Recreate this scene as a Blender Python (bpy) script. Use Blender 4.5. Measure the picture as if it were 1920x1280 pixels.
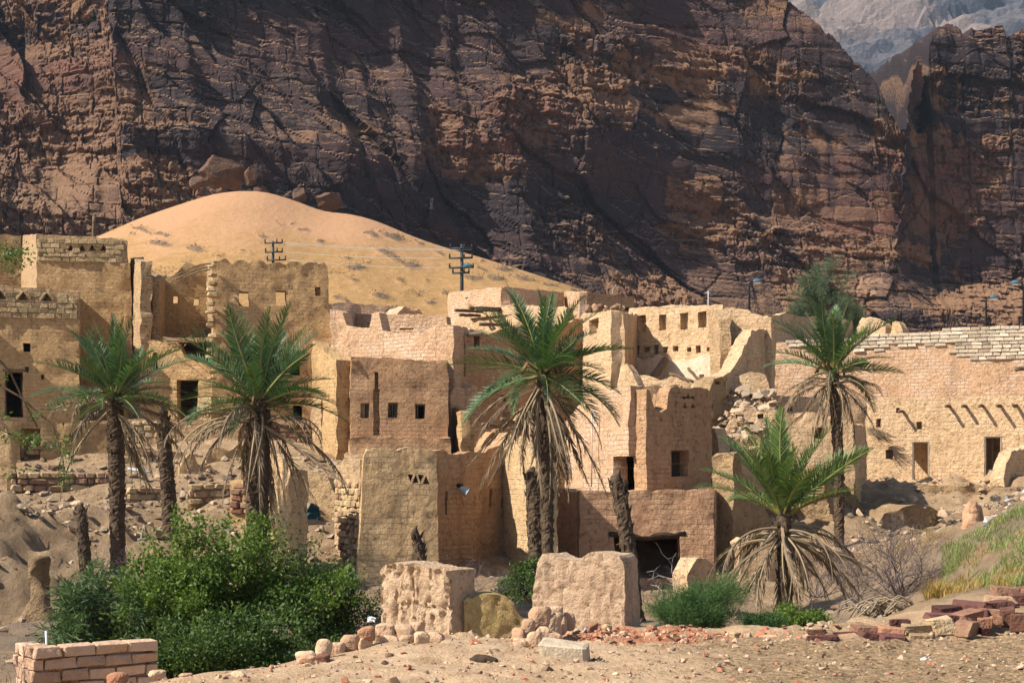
import bpy, bmesh, math, random
import numpy as np
from mathutils import Vector, Matrix

R = math.radians
scene = bpy.context.scene
for o in list(bpy.data.objects):
    bpy.data.objects.remove(o)

# ------------------------------------------------------------------ camera
F_PX = 2667.0            # focal length in pixels of a 1920 wide picture (50 mm)
EYE = 1.7                # eye height above the dirt road
HOR = 900.0              # picture row of the horizon (lens shifted upwards)
cam_data = bpy.data.cameras.new('camera')
cam_data.lens = 50.0
cam_data.sensor_width = 36.0
cam_data.shift_y = 260.0 / 1920.0
cam_data.clip_start = 0.1
cam_data.clip_end = 6000.0
cam = bpy.data.objects.new('camera', cam_data)
cam.location = (0, 0, EYE)
cam.rotation_euler = (R(90), 0, 0)
scene.collection.objects.link(cam)
scene.camera = cam

# ------------------------------------------------------------------ sky and sun
SUN_EL = 43.0
SUN_AZ = 69.0            # degrees to the left of the direction towards the camera
sdir = Vector((-math.cos(R(SUN_EL)) * math.sin(R(SUN_AZ)),
               -math.cos(R(SUN_EL)) * math.cos(R(SUN_AZ)),
               math.sin(R(SUN_EL))))
world = bpy.data.worlds.new('World')
scene.world = world
world.use_nodes = True
wn = world.node_tree
for n in list(wn.nodes):
    wn.nodes.remove(n)
sky = wn.nodes.new('ShaderNodeTexSky')
sky.sky_type = 'NISHITA'
sky.sun_disc = False
sky.sun_elevation = R(SUN_EL)
sky.sun_rotation = math.atan2(sdir.x, sdir.y)
sky.altitude = 700.0
sky.air_density = 1.0
sky.dust_density = 1.2
bg = wn.nodes.new('ShaderNodeBackground')
bg.inputs['Strength'].default_value = 0.06
wo = wn.nodes.new('ShaderNodeOutputWorld')
wn.links.new(sky.outputs[0], bg.inputs[0])
wn.links.new(bg.outputs[0], wo.inputs[0])

sun_data = bpy.data.lights.new('sun', 'SUN')
sun_data.energy = 5.0
sun_data.angle = R(0.53)
sun_data.color = (1.0, 0.92, 0.78)
sun = bpy.data.objects.new('sun', sun_data)
sun.location = (-60, -20, 60)
sun.rotation_euler = sdir.to_track_quat('Z', 'Y').to_euler()
scene.collection.objects.link(sun)

scene.view_settings.view_transform = 'Standard'
scene.view_settings.look = 'None'
scene.view_settings.gamma = 1.0
scene.view_settings.use_curve_mapping = False
scene.view_settings.exposure = 1.16
scene.cycles.use_denoising = True
scene.cycles.use_adaptive_sampling = True
scene.cycles.adaptive_threshold = 0.014
scene.cycles.max_bounces = 4
scene.cycles.diffuse_bounces = 2
scene.cycles.glossy_bounces = 1
scene.cycles.transmission_bounces = 2
scene.cycles.transparent_max_bounces = 8

rng = np.random.default_rng(11)
random.seed(11)
COL = scene.collection

# ------------------------------------------------------------------ helpers
def W(px, py, Y):
    """world point seen at picture position (px, py) of the photograph, Y metres away"""
    return np.array([(px - 960.0) / F_PX * Y, Y, EYE + (HOR - py) / F_PX * Y])

def tag(o, label=None, cat=None, group=None, kind=None):
    if label: o['label'] = label
    if cat: o['category'] = cat
    if group: o['group'] = group
    if kind: o['kind'] = kind
    return o

def link(name, mesh, mat=None, parent=None):
    o = bpy.data.objects.new(name, mesh)
    COL.objects.link(o)
    if mat is not None and not mesh.materials:
        mesh.materials.append(mat)
    if parent is not None:
        o.parent = parent
    return o

def empty(name, loc=(0, 0, 0), rz=0.0):
    o = bpy.data.objects.new(name, None)
    o.empty_display_size = 0.3
    o.location = loc
    o.rotation_euler = (0, 0, rz)
    COL.objects.link(o)
    return o

def mesh_np(name, V, Fc, mat=None, smooth=False, uv=None):
    """V (n,3); Fc (m,4) or (m,3) int array, or a list of such arrays"""
    me = bpy.data.meshes.new(name)
    if isinstance(Fc, np.ndarray): Fc = [Fc]
    Fc = [f for f in Fc if len(f)]
    V = np.asarray(V, dtype=np.float32)
    loops = np.concatenate([f.reshape(-1) for f in Fc]).astype(np.int32)
    sizes = np.concatenate([np.full(len(f), f.shape[1], np.int32) for f in Fc])
    starts = np.concatenate([[0], np.cumsum(sizes)[:-1]]).astype(np.int32)
    me.vertices.add(len(V)); me.vertices.foreach_set('co', V.reshape(-1))
    me.loops.add(len(loops)); me.loops.foreach_set('vertex_index', loops)
    me.polygons.add(len(sizes)); me.polygons.foreach_set('loop_start', starts)
    if uv is not None:
        l = me.uv_layers.new(name='UVMap')
        l.data.foreach_set('uv', np.asarray(uv, np.float32)[loops].reshape(-1))
    me.update(calc_edges=True)
    me.polygons.foreach_set('use_smooth', np.full(len(sizes), smooth, bool))
    if mat is not None: me.materials.append(mat)
    return me

def add_attr(me, name, vals):
    a = me.attributes.new(name, 'FLOAT', 'POINT')
    a.data.foreach_set('value', np.asarray(vals, np.float32).reshape(-1))

# ---- numpy noise (table lookups)
_T2 = np.random.default_rng(5).random((256, 256, 6)).astype(np.float32)
_T3 = np.random.default_rng(6).random((64, 64, 64)).astype(np.float32)
def _fade(f): return f * f * f * (f * (f * 6 - 15) + 10)
def vnoise(x, y, z=None, seed=0):
    x = np.asarray(x, np.float32); y = np.asarray(y, np.float32)
    x, y = np.broadcast_arrays(x, y)
    fx = np.floor(x); fy = np.floor(y)
    u = _fade(x - fx); v = _fade(y - fy)
    ix = fx.astype(np.int32) + seed * 37; iy = fy.astype(np.int32) + seed * 91
    if z is None:
        c = seed % 6; T = _T2[:, :, c]
        a0, a1, b0, b1 = ix & 255, (ix + 1) & 255, iy & 255, (iy + 1) & 255
        p = T[a0, b0] * (1 - u) + T[a1, b0] * u; q = T[a0, b1] * (1 - u) + T[a1, b1] * u
        return (p * (1 - v) + q * v) * 2 - 1
    z = np.asarray(z, np.float32) + np.zeros_like(x)
    fz = np.floor(z); w = _fade(z - fz); iz = fz.astype(np.int32) + seed * 53
    a0, a1, b0, b1, c0, c1 = ix & 63, (ix + 1) & 63, iy & 63, (iy + 1) & 63, iz & 63, (iz + 1) & 63
    T = _T3
    p = T[a0, b0, c0] * (1 - u) + T[a1, b0, c0] * u; q = T[a0, b1, c0] * (1 - u) + T[a1, b1, c0] * u
    r0 = p * (1 - v) + q * v
    p = T[a0, b0, c1] * (1 - u) + T[a1, b0, c1] * u; q = T[a0, b1, c1] * (1 - u) + T[a1, b1, c1] * u
    return (r0 * (1 - w) + (p * (1 - v) + q * v) * w) * 2 - 1

def fbm(x, y, z=None, oct=4, seed=0, gain=0.5, lac=2.03):
    a, s, t = 1.0, 0.0, 0.0
    f = 1.0
    for k in range(oct):
        s = s + a * vnoise(np.asarray(x) * f, np.asarray(y) * f, None if z is None else np.asarray(z) * f, seed + k * 17)
        t += a; a *= gain; f *= lac
    return s / t

def ridged(x, y, oct=4, seed=0, gain=0.5):
    a, s, t, f = 1.0, 0.0, 0.0, 1.0
    for k in range(oct):
        s = s + a * (1 - np.abs(vnoise(x * f, y * f, None, seed + k * 31)) * 2)
        t += a; a *= gain; f *= 2.1
    return s / t

def cells(x, y, seed=0):
    """facetted cellular noise: per cell a random offset and tilt. returns (facet, edge distance, cell random)"""
    x = np.asarray(x, np.float32); y = np.asarray(y, np.float32)
    x, y = np.broadcast_arrays(x, y)
    ix, iy = np.floor(x).astype(np.int32), np.floor(y).astype(np.int32)
    b1 = np.full(x.shape, 9.0, np.float32); b2 = b1.copy()
    bi = np.zeros(x.shape, np.int32); bj = np.zeros(x.shape, np.int32)
    s1, s2 = seed * 37, seed * 91
    Tx, Ty = _T2[:, :, 0], _T2[:, :, 1]
    for dx in (-1, 0, 1):
        for dy in (-1, 0, 1):
            cx, cy = ix + dx, iy + dy
            a, b = (cx + s1) & 255, (cy + s2) & 255
            ex = x - (cx + 0.1 + 0.8 * Tx[a, b]); ey = y - (cy + 0.1 + 0.8 * Ty[a, b])
            d = ex * ex + ey * ey
            m = d < b1
            b2 = np.where(m, b1, np.minimum(b2, d))
            bi = np.where(m, cx, bi); bj = np.where(m, cy, bj)
            b1 = np.where(m, d, b1)
    C = _T2[(bi + s1) & 255, (bj + s2) & 255]
    px = bi + 0.1 + 0.8 * C[..., 0]; py = bj + 0.1 + 0.8 * C[..., 1]
    return (C[..., 2] * 2 - 1) + (C[..., 3] * 2 - 1) * (x - px) * 1.2 + (C[..., 4] * 2 - 1) * (y - py) * 1.2, np.sqrt(b2) - np.sqrt(b1), C[..., 5]

def sstep(a, b, x):
    t = np.clip((np.asarray(x, float) - a) / (b - a), 0, 1)
    return t * t * (3 - 2 * t)

def grid_faces(nu, nv):
    i, j = np.meshgrid(np.arange(nu - 1), np.arange(nv - 1), indexing='ij')
    a = (i * nv + j).reshape(-1)
    return np.stack([a, a + nv, a + nv + 1, a + 1], 1)

# ------------------------------------------------------------------ material helpers
class NT:
    def __init__(self, name):
        self.m = bpy.data.materials.new(name); self.m.use_nodes = True
        self.t = self.m.node_tree
        for n in list(self.t.nodes): self.t.nodes.remove(n)
        self.out = self.t.nodes.new('ShaderNodeOutputMaterial')
        self.b = self.t.nodes.new('ShaderNodeBsdfPrincipled')
        self.b.inputs['Roughness'].default_value = 0.92
        self.b.inputs['Specular IOR Level'].default_value = 0.15
        self.t.links.new(self.b.outputs[0], self.out.inputs[0])
        self._pos = None
    def n(self, typ, **kw):
        n = self.t.nodes.new(typ)
        for k, v in kw.items(): setattr(n, k, v)
        return n
    def l(self, a, b): self.t.links.new(a, b)
    def set(self, sock, v):
        if hasattr(v, 'links') or isinstance(v, bpy.types.NodeSocket): self.l(v, sock)
        else: sock.default_value = v
    def pos(self):
        if self._pos is None: self._pos = self.n('ShaderNodeNewGeometry')
        return self._pos.outputs['Position']
    def objco(self): return self.n('ShaderNodeTexCoord').outputs['Object']
    def uv(self): return self.n('ShaderNodeTexCoord').outputs['UV']
    def map(self, vec, scale=(1, 1, 1), rot=(0, 0, 0), loc=(0, 0, 0)):
        m = self.n('ShaderNodeMapping')
        self.l(vec, m.inputs['Vector'])
        m.inputs['Scale'].default_value = scale; m.inputs['Rotation'].default_value = rot; m.inputs['Location'].default_value = loc
        return m.outputs[0]
    def noise(self, vec, scale, detail=4, rough=0.55, dist=0.0):
        n = self.n('ShaderNodeTexNoise')
        self.l(vec, n.inputs['Vector'])
        n.inputs['Scale'].default_value = scale; n.inputs['Detail'].default_value = detail
        n.inputs['Roughness'].default_value = rough; n.inputs['Distortion'].default_value = dist
        return n.outputs[0]
    def voro(self, vec, scale, feature='F1', rnd=1.0, out=0):
        n = self.n('ShaderNodeTexVoronoi', feature=feature)
        self.l(vec, n.inputs['Vector']); n.inputs['Scale'].default_value = scale; n.inputs['Randomness'].default_value = rnd
        return n.outputs[out]
    def ramp(self, fac, stops, interp='LINEAR'):
        r = self.n('ShaderNodeValToRGB'); cr = r.color_ramp; cr.interpolation = interp
        while len(cr.elements) < len(stops): cr.elements.new(0.5)
        for e, (p, c) in zip(cr.elements, stops):
            e.position = p
            e.color = (c, c, c, 1) if isinstance(c, (int, float)) else (*c, 1)
        self.l(fac, r.inputs[0])
        return r.outputs[0]
    def mr(self, v, a, b, c=0.0, d=1.0):
        m = self.n('ShaderNodeMapRange'); self.set(m.inputs[0], v)
        for k, x in zip((1, 2, 3, 4), (a, b, c, d)): m.inputs[k].default_value = x
        return m.outputs[0]
    def mix(self, fac, a, b, mode='MIX'):
        m = self.n('ShaderNodeMix', data_type='RGBA', blend_type=mode)
        self.set(m.inputs[0], fac)
        for s, v in ((m.inputs[6], a), (m.inputs[7], b)):
            if isinstance(v, tuple): s.default_value = (*v, 1) if len(v) == 3 else v
            else: self.l(v, s)
        return m.outputs[2]
    def math(self, op, a, b=None, clamp=False):
        m = self.n('ShaderNodeMath', operation=op); m.use_clamp = clamp
        self.set(m.inputs[0], a)
        if b is not None: self.set(m.inputs[1], b)
        return m.outputs[0]
    def attr(self, name):
        return self.n('ShaderNodeAttribute', attribute_name=name).outputs['Fac']
    def bump(self, h, strength=0.5, dist=0.05, normal=None):
        b = self.n('ShaderNodeBump'); b.inputs['Strength'].default_value = strength; b.inputs['Distance'].default_value = dist
        self.l(h, b.inputs['Height'])
        if normal is not None: self.l(normal, b.inputs['Normal'])
        return b.outputs[0]
    def finish(self, color, normal=None, rough=None):
        self.set(self.b.inputs['Base Color'], (*color, 1) if isinstance(color, tuple) else color)
        if normal is not None: self.l(normal, self.b.inputs['Normal'])
        if rough is not None: self.set(self.b.inputs['Roughness'], rough)
        return self.m

def simple_mat(name, c1, c2, scale=6.0, bump=0.3, bdist=0.02, rough=0.9, coord='pos', perobj=0.0):
    t = NT(name)
    p = t.pos() if coord == 'pos' else t.objco()
    f = t.noise(p, scale, 5, 0.6)
    c = t.mix(t.mr(f, 0.3, 0.7), c1, c2)
    if perobj:
        oi = t.n('ShaderNodeObjectInfo').outputs['Random']
        c = t.mix(1.0, c, t.ramp(oi, [(0, 1 - perobj), (1, 1.0)]), 'MULTIPLY')
    nb = t.bump(t.noise(p, scale * 4, 6, 0.65), bump, bdist) if bump else None
    return t.finish(c, nb, rough)
# ------------------------------------------------------------------ rock materials
def px2x(px, Y): return (px - 960.0) / F_PX * Y

def rock_material(name, varnish, brown, tan, dust, red, pale, sc=1.0, bump=0.9, dusty=.82):
    t = NT(name)
    p = t.pos(); geo = t._pos
    va = t.attr('varnish'); fr = t.attr('fresh'); rd = t.attr('redness')
    fine = t.noise(t.map(p, (1.1 * sc, 1.1 * sc, 2.2 * sc)), 1.0, 4, 0.72)
    f2 = t.math('SUBTRACT', fine, 0.5)
    c = t.mix(t.mr(t.math('ADD', rd, t.math('MULTIPLY', f2, 0.9)), 0.25, 0.8), tan, brown)
    c = t.mix(t.mr(rd, 0.62, 0.9, 0, 0.85), c, red)
    c = t.mix(t.mr(t.math('ADD', fr, t.math('MULTIPLY', f2, 0.25)), 0.80, 0.88, 0, 0.75), c, pale)
    vsel = t.math('ADD', va, t.math('MULTIPLY', f2, 0.42))
    vcol = t.mix(t.mr(rd, 0.3, 0.7), varnish[0], varnish[1])
    c = t.mix(t.mr(vsel, 0.46, 0.60, 0, 0.93), c, vcol)
    sep = t.n('ShaderNodeSeparateXYZ'); t.l(geo.outputs['Normal'], sep.inputs[0])
    up = t.math('ADD', sep.outputs[2], t.math('MULTIPLY', f2, 0.9))
    c = t.mix(t.mr(up, 0.50, 0.86, 0, dusty), c, dust)
    return t.finish(c, t.bump(fine, bump, 0.7 / sc), 0.85)

MAT_CLIFF = rock_material('cliff_rock', ((0.021, 0.018, 0.025), (0.056, 0.033, 0.034)), (0.10, 0.053, 0.040), (0.185, 0.104, 0.064), (0.235, 0.137, 0.080),
                          (0.15, 0.068, 0.050), (0.34, 0.215, 0.15))  # cloud shade over the mountain is put into these dark colours
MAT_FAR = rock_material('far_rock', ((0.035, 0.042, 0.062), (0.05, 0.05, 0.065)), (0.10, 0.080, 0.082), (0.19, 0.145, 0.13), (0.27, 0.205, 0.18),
                        (0.15, 0.095, 0.08), (0.40, 0.32, 0.275), sc=0.15, bump=.9, dusty=.25)  # blue of distance haze and shade painted into the rock colours

def smooth_curve(pts, n):
    P = np.array(pts, float)
    d = np.concatenate([[0], np.cumsum(np.hypot(*np.diff(P, axis=0).T))])
    s = np.linspace(0, d[-1], n)
    x = np.interp(s, d, P[:, 0]); y = np.interp(s, d, P[:, 1])
    k = max(3, n // 40); ker = np.hanning(2 * k + 1); ker /= ker.sum()
    xp = np.pad(x, k, mode='reflect', reflect_type='odd'); yp = np.pad(y, k, mode='reflect', reflect_type='odd')
    return s, np.convolve(xp, ker, 'valid'), np.convolve(yp, ker, 'valid')

# the mountain is one rock sheet on a plan curve: gentle ledges low on the left, a steep wall, a canyon and a buttress beyond it
base_curve = [(px2x(-420, 150), 150), (px2x(-100, 156), 156), (px2x(300, 168), 168), (px2x(800, 198), 198), (px2x(1200, 228), 228), (px2x(1440, 246), 246), (px2x(1700, 252), 252), (px2x(2450, 252), 252)]
NU, NV = 1120, 340
s_, bx_, by_ = smooth_curve(base_curve, NU)
tx_, ty_ = np.gradient(bx_, s_), np.gradient(by_, s_)
nl_ = np.hypot(tx_, ty_); nx_, ny_ = ty_ / nl_, -tx_ / nl_
# the ends of the curve look the same way, the setback runs almost straight back
nx_ = nx_ * 0.55; ny_ = -np.sqrt(1 - nx_ ** 2)
PX = bx_ / (by_ + 45) * F_PX + 960                  # picture column about half way up the rock
Z0_ = 6.0
zl0 = np.interp(PX, [-300, 0, 400, 800, 1100, 1300, 1480, 1740, 1850, 1960, 2300], [76, 68, 56, 42, 30, 22, 22, 40, 44, 44, 44])
gen0 = np.interp(PX, [0, 900, 1400, 1600], [41, 43, 46, 46])
stp0 = np.interp(PX, [0, 600, 1300, 1500, 1700, 1760, 2000], [66, 71, 70, 64, 66, 80, 82])
# skyline in the picture: the main wall falls to a canyon, the buttress beyond it stands upright
SKY = np.array([(-900, -300), (1150, -300), (1400, -70), (1450, 0), (1500, 32), (1560, 82), (1600, 140), (1640, 192), (1660, 236), (1690, 262), (1735, 252), (1742, 78), (1760, 60), (1800, 66), (1808, 96), (1816, 96), (1825, 50), (1880, 46), (1890, 76), (1925, 72), (2000, 60), (2300, 20)], float)
sd = 3
def face(Z):
    S = np.repeat(s_[:, None], Z.shape[1], 1).astype(np.float32); Zf = Z.astype(np.float32)
    zl = zl0[:, None] + 7 * fbm(S / 18, S * 0 + 3, oct=3, seed=77)
    slope = gen0[:, None] + (stp0 - gen0)[:, None] * sstep(-3, 4, Z - zl)
    band = vnoise(Zf / 7.5 + 0.35 * fbm(S / 40, Zf / 40, seed=sd + 3), S / 70, None, sd + 5)
    al = np.clip(slope + 22 * sstep(0.0, 0.45, band) - 20 * sstep(0.0, 0.45, -band), 27, 84)
    dz = np.diff(Z, axis=1, prepend=Z[:, :1])
    return S, Zf, slope, al, np.cumsum(dz / np.tan(np.radians(al)), axis=1)
Zt = Z0_ + np.linspace(0, 150, 200)[None, :] + 0 * s_[:, None]
_, _, _, _, sbt = face(Zt)
Xt = bx_[:, None] - nx_[:, None] * sbt; Yt = by_[:, None] - ny_[:, None] * sbt
pxt = Xt / Yt * F_PX + 960; pyt = HOR - (Zt - EYE) / Yt * F_PX
hit = pyt < np.interp(pxt, SKY[:, 0], SKY[:, 1])
hit[:, -1] = True
topz = Zt[np.arange(len(s_)), hit.argmax(1)]
PXT = pxt[np.arange(len(s_)), hit.argmax(1)]
topz = topz + 1.4 * vnoise(s_ / 4, s_ * 0, None, 5) + 0.8 * np.round(2 * vnoise(s_ / 9, s_ * 0, None, 8))
Z = Z0_ + (topz[:, None] - Z0_) * np.linspace(0, 1, NV)[None, :]
S, Zf, slope, al, setb = face(Z)
PXg = np.repeat(PX[:, None], NV, 1)
can = (sstep(1640, 1690, PXT) * sstep(1760, 1736, PXT))[:, None] + 0 * Z
til = 0.75 + 0 * PX[:, None]
ca, sa = np.cos(til), np.sin(til)
U = S * ca + Zf * sa; Vv = -S * sa + Zf * ca
wx = 5 * fbm(S / 22, Zf / 22, seed=sd + 9); wz = 5 * fbm(S / 22 + 40, Zf / 22, seed=sd + 10)
f0, e0, c0 = cells((U + wx) / 17, (Vv + wz) / 44, sd + 1)
f1, e1, c1 = cells((U + wx * .6) / 8.0, (Vv + wz * .6) / 16, sd + 2)
def blocks(x, z, seed):
    """bedded rock: courses of unequal blocks; returns (offset, distance to the joints, block random)"""
    row = np.floor(z).astype(np.int32); fz = z - row
    c = seed % 5
    sh = _T2[(row + seed * 7) & 255, (row * 3 + seed) & 255, c]
    xx = x * (0.6 + 0.9 * _T2[(row + 5) & 255, (seed * 11 + 0 * row) & 255, c]) + sh * 7
    col = np.floor(xx).astype(np.int32); fx = xx - col
    C = _T2[(row + seed * 13) & 255, (col + seed * 29) & 255]
    return (C[..., 0] * 2 - 1) + (C[..., 2] - .5) * (fx - .5) * 1.2 + (C[..., 3] - .2) * (fz - .5) * -1.0, np.minimum(np.minimum(fx, 1 - fx) * 1.5, np.minimum(fz, 1 - fz)), C[..., 1]
f2, e2, c2 = blocks((S + wx * .5) / 5.2, (Zf + wz * .25 + .06 * S) / 3.6, sd + 3)
f3, e3, c3 = blocks((S + wx * .3) / 2.0, (Zf + wz * .12 + .05 * S) / 1.25, sd + 4)
f4, e4, c4 = cells(S / 0.95, Zf / 0.55, sd + 5)
strata = fbm(Zf / 1.9 + fbm(S / 30, Zf / 60, seed=sd + 11) * 1.5, S / 55, oct=4, seed=sd + 12, gain=.62)
gentle = 1 - sstep(40, 62, slope)
rub = sstep(-0.05, 0.35, fbm(S / 16, Zf / 12, oct=4, seed=sd + 21) + 0.45 * gentle)
# slabs that lie one over the other, their edges falling to the right
def slabs(lam, seed, ang):
    w = (S * math.sin(ang) + Zf * math.cos(ang) + 9 * fbm(S / 45, Zf / 45, oct=3, seed=seed) + 1.2 * fbm(S / 7, Zf / 7, oct=3, seed=seed + 4)) / lam
    i = np.floor(w).astype(np.int32); fr = w - i
    al_ = (S * math.cos(ang) - Zf * math.sin(ang)) / (lam * 2.2)
    a = .5 + .9 * vnoise(al_, i * 1.0 + .5, None, seed + 1); b = vnoise(al_ * .8, i * 1.0 + .5, None, seed + 2)
    return (a - .30) * fr * 1.9 + b * .8, .5 + .6 * vnoise(al_ * 1.3, i * 1.0 + .5, None, seed + 3)
dm = (1 - .85 * sstep(1650, 1740, PXg))
sA, kA = slabs(21.0, 7, 0.72); sB, kB = slabs(8.0, 9, 0.80); sC, kC = slabs(3.4, 13, 0.62)
D = (4.2 * sA + 1.9 * sB + .55 * sC) * dm
D = D + 0.9 * f0 + 0.55 * f1 + (0.26 + .5 * rub) * f2 + (0.09 + .40 * rub) * f3 + (0.03 + 0.26 * rub) * f4 + (0.30 + .45 * rub) * strata
D = D + 3.0 * fbm(S / 55, Zf / 70, oct=3, seed=sd + 20)
D = D - 0.35 * (1 - sstep(0.0, 0.03, e1)) - (0.25 + .45 * rub) * (1 - sstep(0.0, 0.07, e2)) - .3 * rub * (1 - sstep(0, 0.1, e3)) - 0.5 * (1 - sstep(0, 0.015, e0))
D = D + 1.2 * fbm(S / 5, Zf / 22, oct=3, seed=sd + 70) * (1 - rub)
D = D * (1 - 0.35 * can)
X = bx_[:, None] - nx_[:, None] * (setb - D); Y = by_[:, None] - ny_[:, None] * (setb - D)
Zo = Z + 0.35 * fbm(S / 3.0, Zf / 3.0, seed=sd + 30)
stk = fbm(S / 1.1, Zf / 16, oct=3, seed=sd + 33)
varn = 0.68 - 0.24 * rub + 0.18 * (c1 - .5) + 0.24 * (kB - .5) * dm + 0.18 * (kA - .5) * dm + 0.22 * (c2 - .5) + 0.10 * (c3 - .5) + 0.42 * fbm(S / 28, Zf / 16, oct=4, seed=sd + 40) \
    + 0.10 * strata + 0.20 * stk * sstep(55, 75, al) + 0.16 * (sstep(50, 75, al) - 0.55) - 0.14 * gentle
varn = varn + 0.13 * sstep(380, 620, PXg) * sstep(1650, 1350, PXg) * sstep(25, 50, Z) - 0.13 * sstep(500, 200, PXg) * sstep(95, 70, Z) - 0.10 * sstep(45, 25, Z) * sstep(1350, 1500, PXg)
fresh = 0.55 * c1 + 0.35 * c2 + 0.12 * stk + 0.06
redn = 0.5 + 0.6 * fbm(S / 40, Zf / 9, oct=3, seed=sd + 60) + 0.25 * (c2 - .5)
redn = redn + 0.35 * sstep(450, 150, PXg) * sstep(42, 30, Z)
# the top goes on backwards
k = 22
bo = np.linspace(0.1, 1, k)[None, :] * 60
X = np.concatenate([X, X[:, -1:] - nx_[:, None] * bo], 1); Y = np.concatenate([Y, Y[:, -1:] - ny_[:, None] * bo], 1)
Zo = np.concatenate([Zo, Zo[:, -1:] + bo * (0.10 + .06 * can[:, :1]) + can[:, :1] * (2.2 * fbm(np.repeat(s_[:, None], k, 1) / 5, bo / 9 + 0 * s_[:, None], oct=4, seed=44) + 1.3 * cells(np.repeat(s_[:, None], k, 1) / 2.6, bo / 5 + 0 * s_[:, None], 45)[0])], 1)
pad = lambda a: np.concatenate([a, np.repeat(a[:, -1:], k, 1)], 1)
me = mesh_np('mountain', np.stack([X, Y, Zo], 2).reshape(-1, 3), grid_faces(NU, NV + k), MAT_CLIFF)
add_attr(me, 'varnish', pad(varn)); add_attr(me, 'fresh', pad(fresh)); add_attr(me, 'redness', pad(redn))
cliff = tag(link('mountain', me), 'dark brown layered sandstone mountain with a canyon behind the village', kind='structure')

# pale rounded rock and the mountain at the canyon head, haze blue in its colours
fx_, fy_ = np.linspace(-20, 500, 250), np.linspace(400, 1150, 270)
FX, FY = np.meshgrid(fx_, fy_, indexing='ij')
base = np.interp(FY, [400, 470, 560, 700, 900, 1400], [60, 112, 160, 230, 330, 560])
wxx = 22 * fbm(FX / 70, FY / 70, seed=1); wyy = 22 * fbm(FX / 70 + 9, FY / 70, seed=2)
uu = (FX + wxx) * .8 + (FY + wyy) * .35; vv = -(FX + wxx) * .35 + (FY + wyy) * .8
fA, eA, cA = cells(uu / 85, vv / 46, 101); fB, eB, cB = cells(uu / 34, vv / 19, 102)
FZ = base + np.sqrt(np.clip(eA, 0, .6)) * 26 * (0.3 + cA) + np.sqrt(np.clip(eB, 0, .5)) * 9 * cB + 18 * fbm(FX / 130, FY / 130, oct=3, seed=103) + 6.0 * fbm(FX / 16, FY / 9, oct=4, seed=104)
nn = fbm(FX / 75, FY / 75, oct=5, seed=105)
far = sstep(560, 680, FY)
vf = 0.50 + 0.34 * far + 1.1 * nn + 0.35 * (cA - .5) + 0.3 * (cB - .5) + 0.3 * far * sstep(-20, 90, FX - 0.27 * FY)  # besides varnish, paints the hazy blue onto the far and right parts
KF = 2.4
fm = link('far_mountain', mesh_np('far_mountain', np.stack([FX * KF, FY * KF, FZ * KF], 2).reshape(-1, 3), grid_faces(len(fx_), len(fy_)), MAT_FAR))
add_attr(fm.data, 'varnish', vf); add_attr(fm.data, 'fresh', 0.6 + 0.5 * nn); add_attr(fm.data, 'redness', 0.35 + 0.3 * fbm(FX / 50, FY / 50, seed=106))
tag(fm, 'pale and bluish rounded mountain at the head of the canyon', kind='structure')

# left flank of the buttress, running back into the canyon
i0 = int(np.argmax(PXT > 1742)); Yf = float(by_[i0] - ny_[i0] * setb[i0, -1]); Xf = float(bx_[i0] - nx_[i0] * setb[i0, -1])
dq, zq = np.linspace(-8, 62, 170), np.linspace(48, topz[i0] - 5.0, 130)
DQ, ZQ = np.meshgrid(dq, zq, indexing='ij')
gA, hA, mA = blocks(DQ / 7.0, (ZQ + .05 * DQ) / 5.0, 21); gB, hB, mB = blocks(DQ / 2.4, (ZQ + .05 * DQ) / 1.5, 22); gC, hC, mC = cells(DQ / 9, ZQ / 22, 23)
out = 0.5 * gA + .35 * gB + 1.0 * gC + 1.6 * fbm(DQ / 14, ZQ / 20, oct=3, seed=24) + .5 * fbm(ZQ / 1.6, DQ / 30, oct=3, seed=25) - .5 * (1 - sstep(0, .08, hA))
lean_ = (topz[i0] - ZQ) * 0.16
XQ = Xf + DQ * Xf / Yf - lean_ - out - 1.0; YQ = Yf + DQ - (topz[i0] - ZQ) * .12
ZQ2 = ZQ - .25 * np.clip(DQ - 20, 0, None) * sstep(90, 108, ZQ)
bs = link('mountain', mesh_np('mountain', np.stack([XQ, YQ, ZQ2], 2).reshape(-1, 3), grid_faces(len(dq), len(zq)), MAT_CLIFF))
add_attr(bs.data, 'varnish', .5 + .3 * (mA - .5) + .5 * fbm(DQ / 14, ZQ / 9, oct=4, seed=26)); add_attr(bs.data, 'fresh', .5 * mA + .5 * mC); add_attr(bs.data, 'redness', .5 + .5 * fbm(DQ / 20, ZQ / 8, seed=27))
tag(bs, 'flank of the rock buttress above the canyon', kind='structure')
# ------------------------------------------------------------------ ground
def gp(px, py, Y): return tuple(W(px, py, Y))
CTRL = []
for x in (-40, -15, -6, 0, 6, 15, 40):
    for y in (-40, -15, 0, 7, 11):
        CTRL.append((x, y, 0.0))
CTRL += [gp(40, 1320, 12.5), gp(160, 1310, 12.6), gp(300, 1278, 12.6), gp(420, 1262, 13.0), gp(560, 1246, 13.6), gp(620, 1225, 15.0), gp(760, 1212, 16.0), gp(900, 1208, 16.5),
         gp(1050, 1200, 16.8), gp(1200, 1195, 16.5), gp(1350, 1198, 16.3), gp(1500, 1205, 15.6), gp(1700, 1198, 15.8), gp(1850, 1180, 16.5), gp(1990, 1160, 17.5)]
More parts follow.
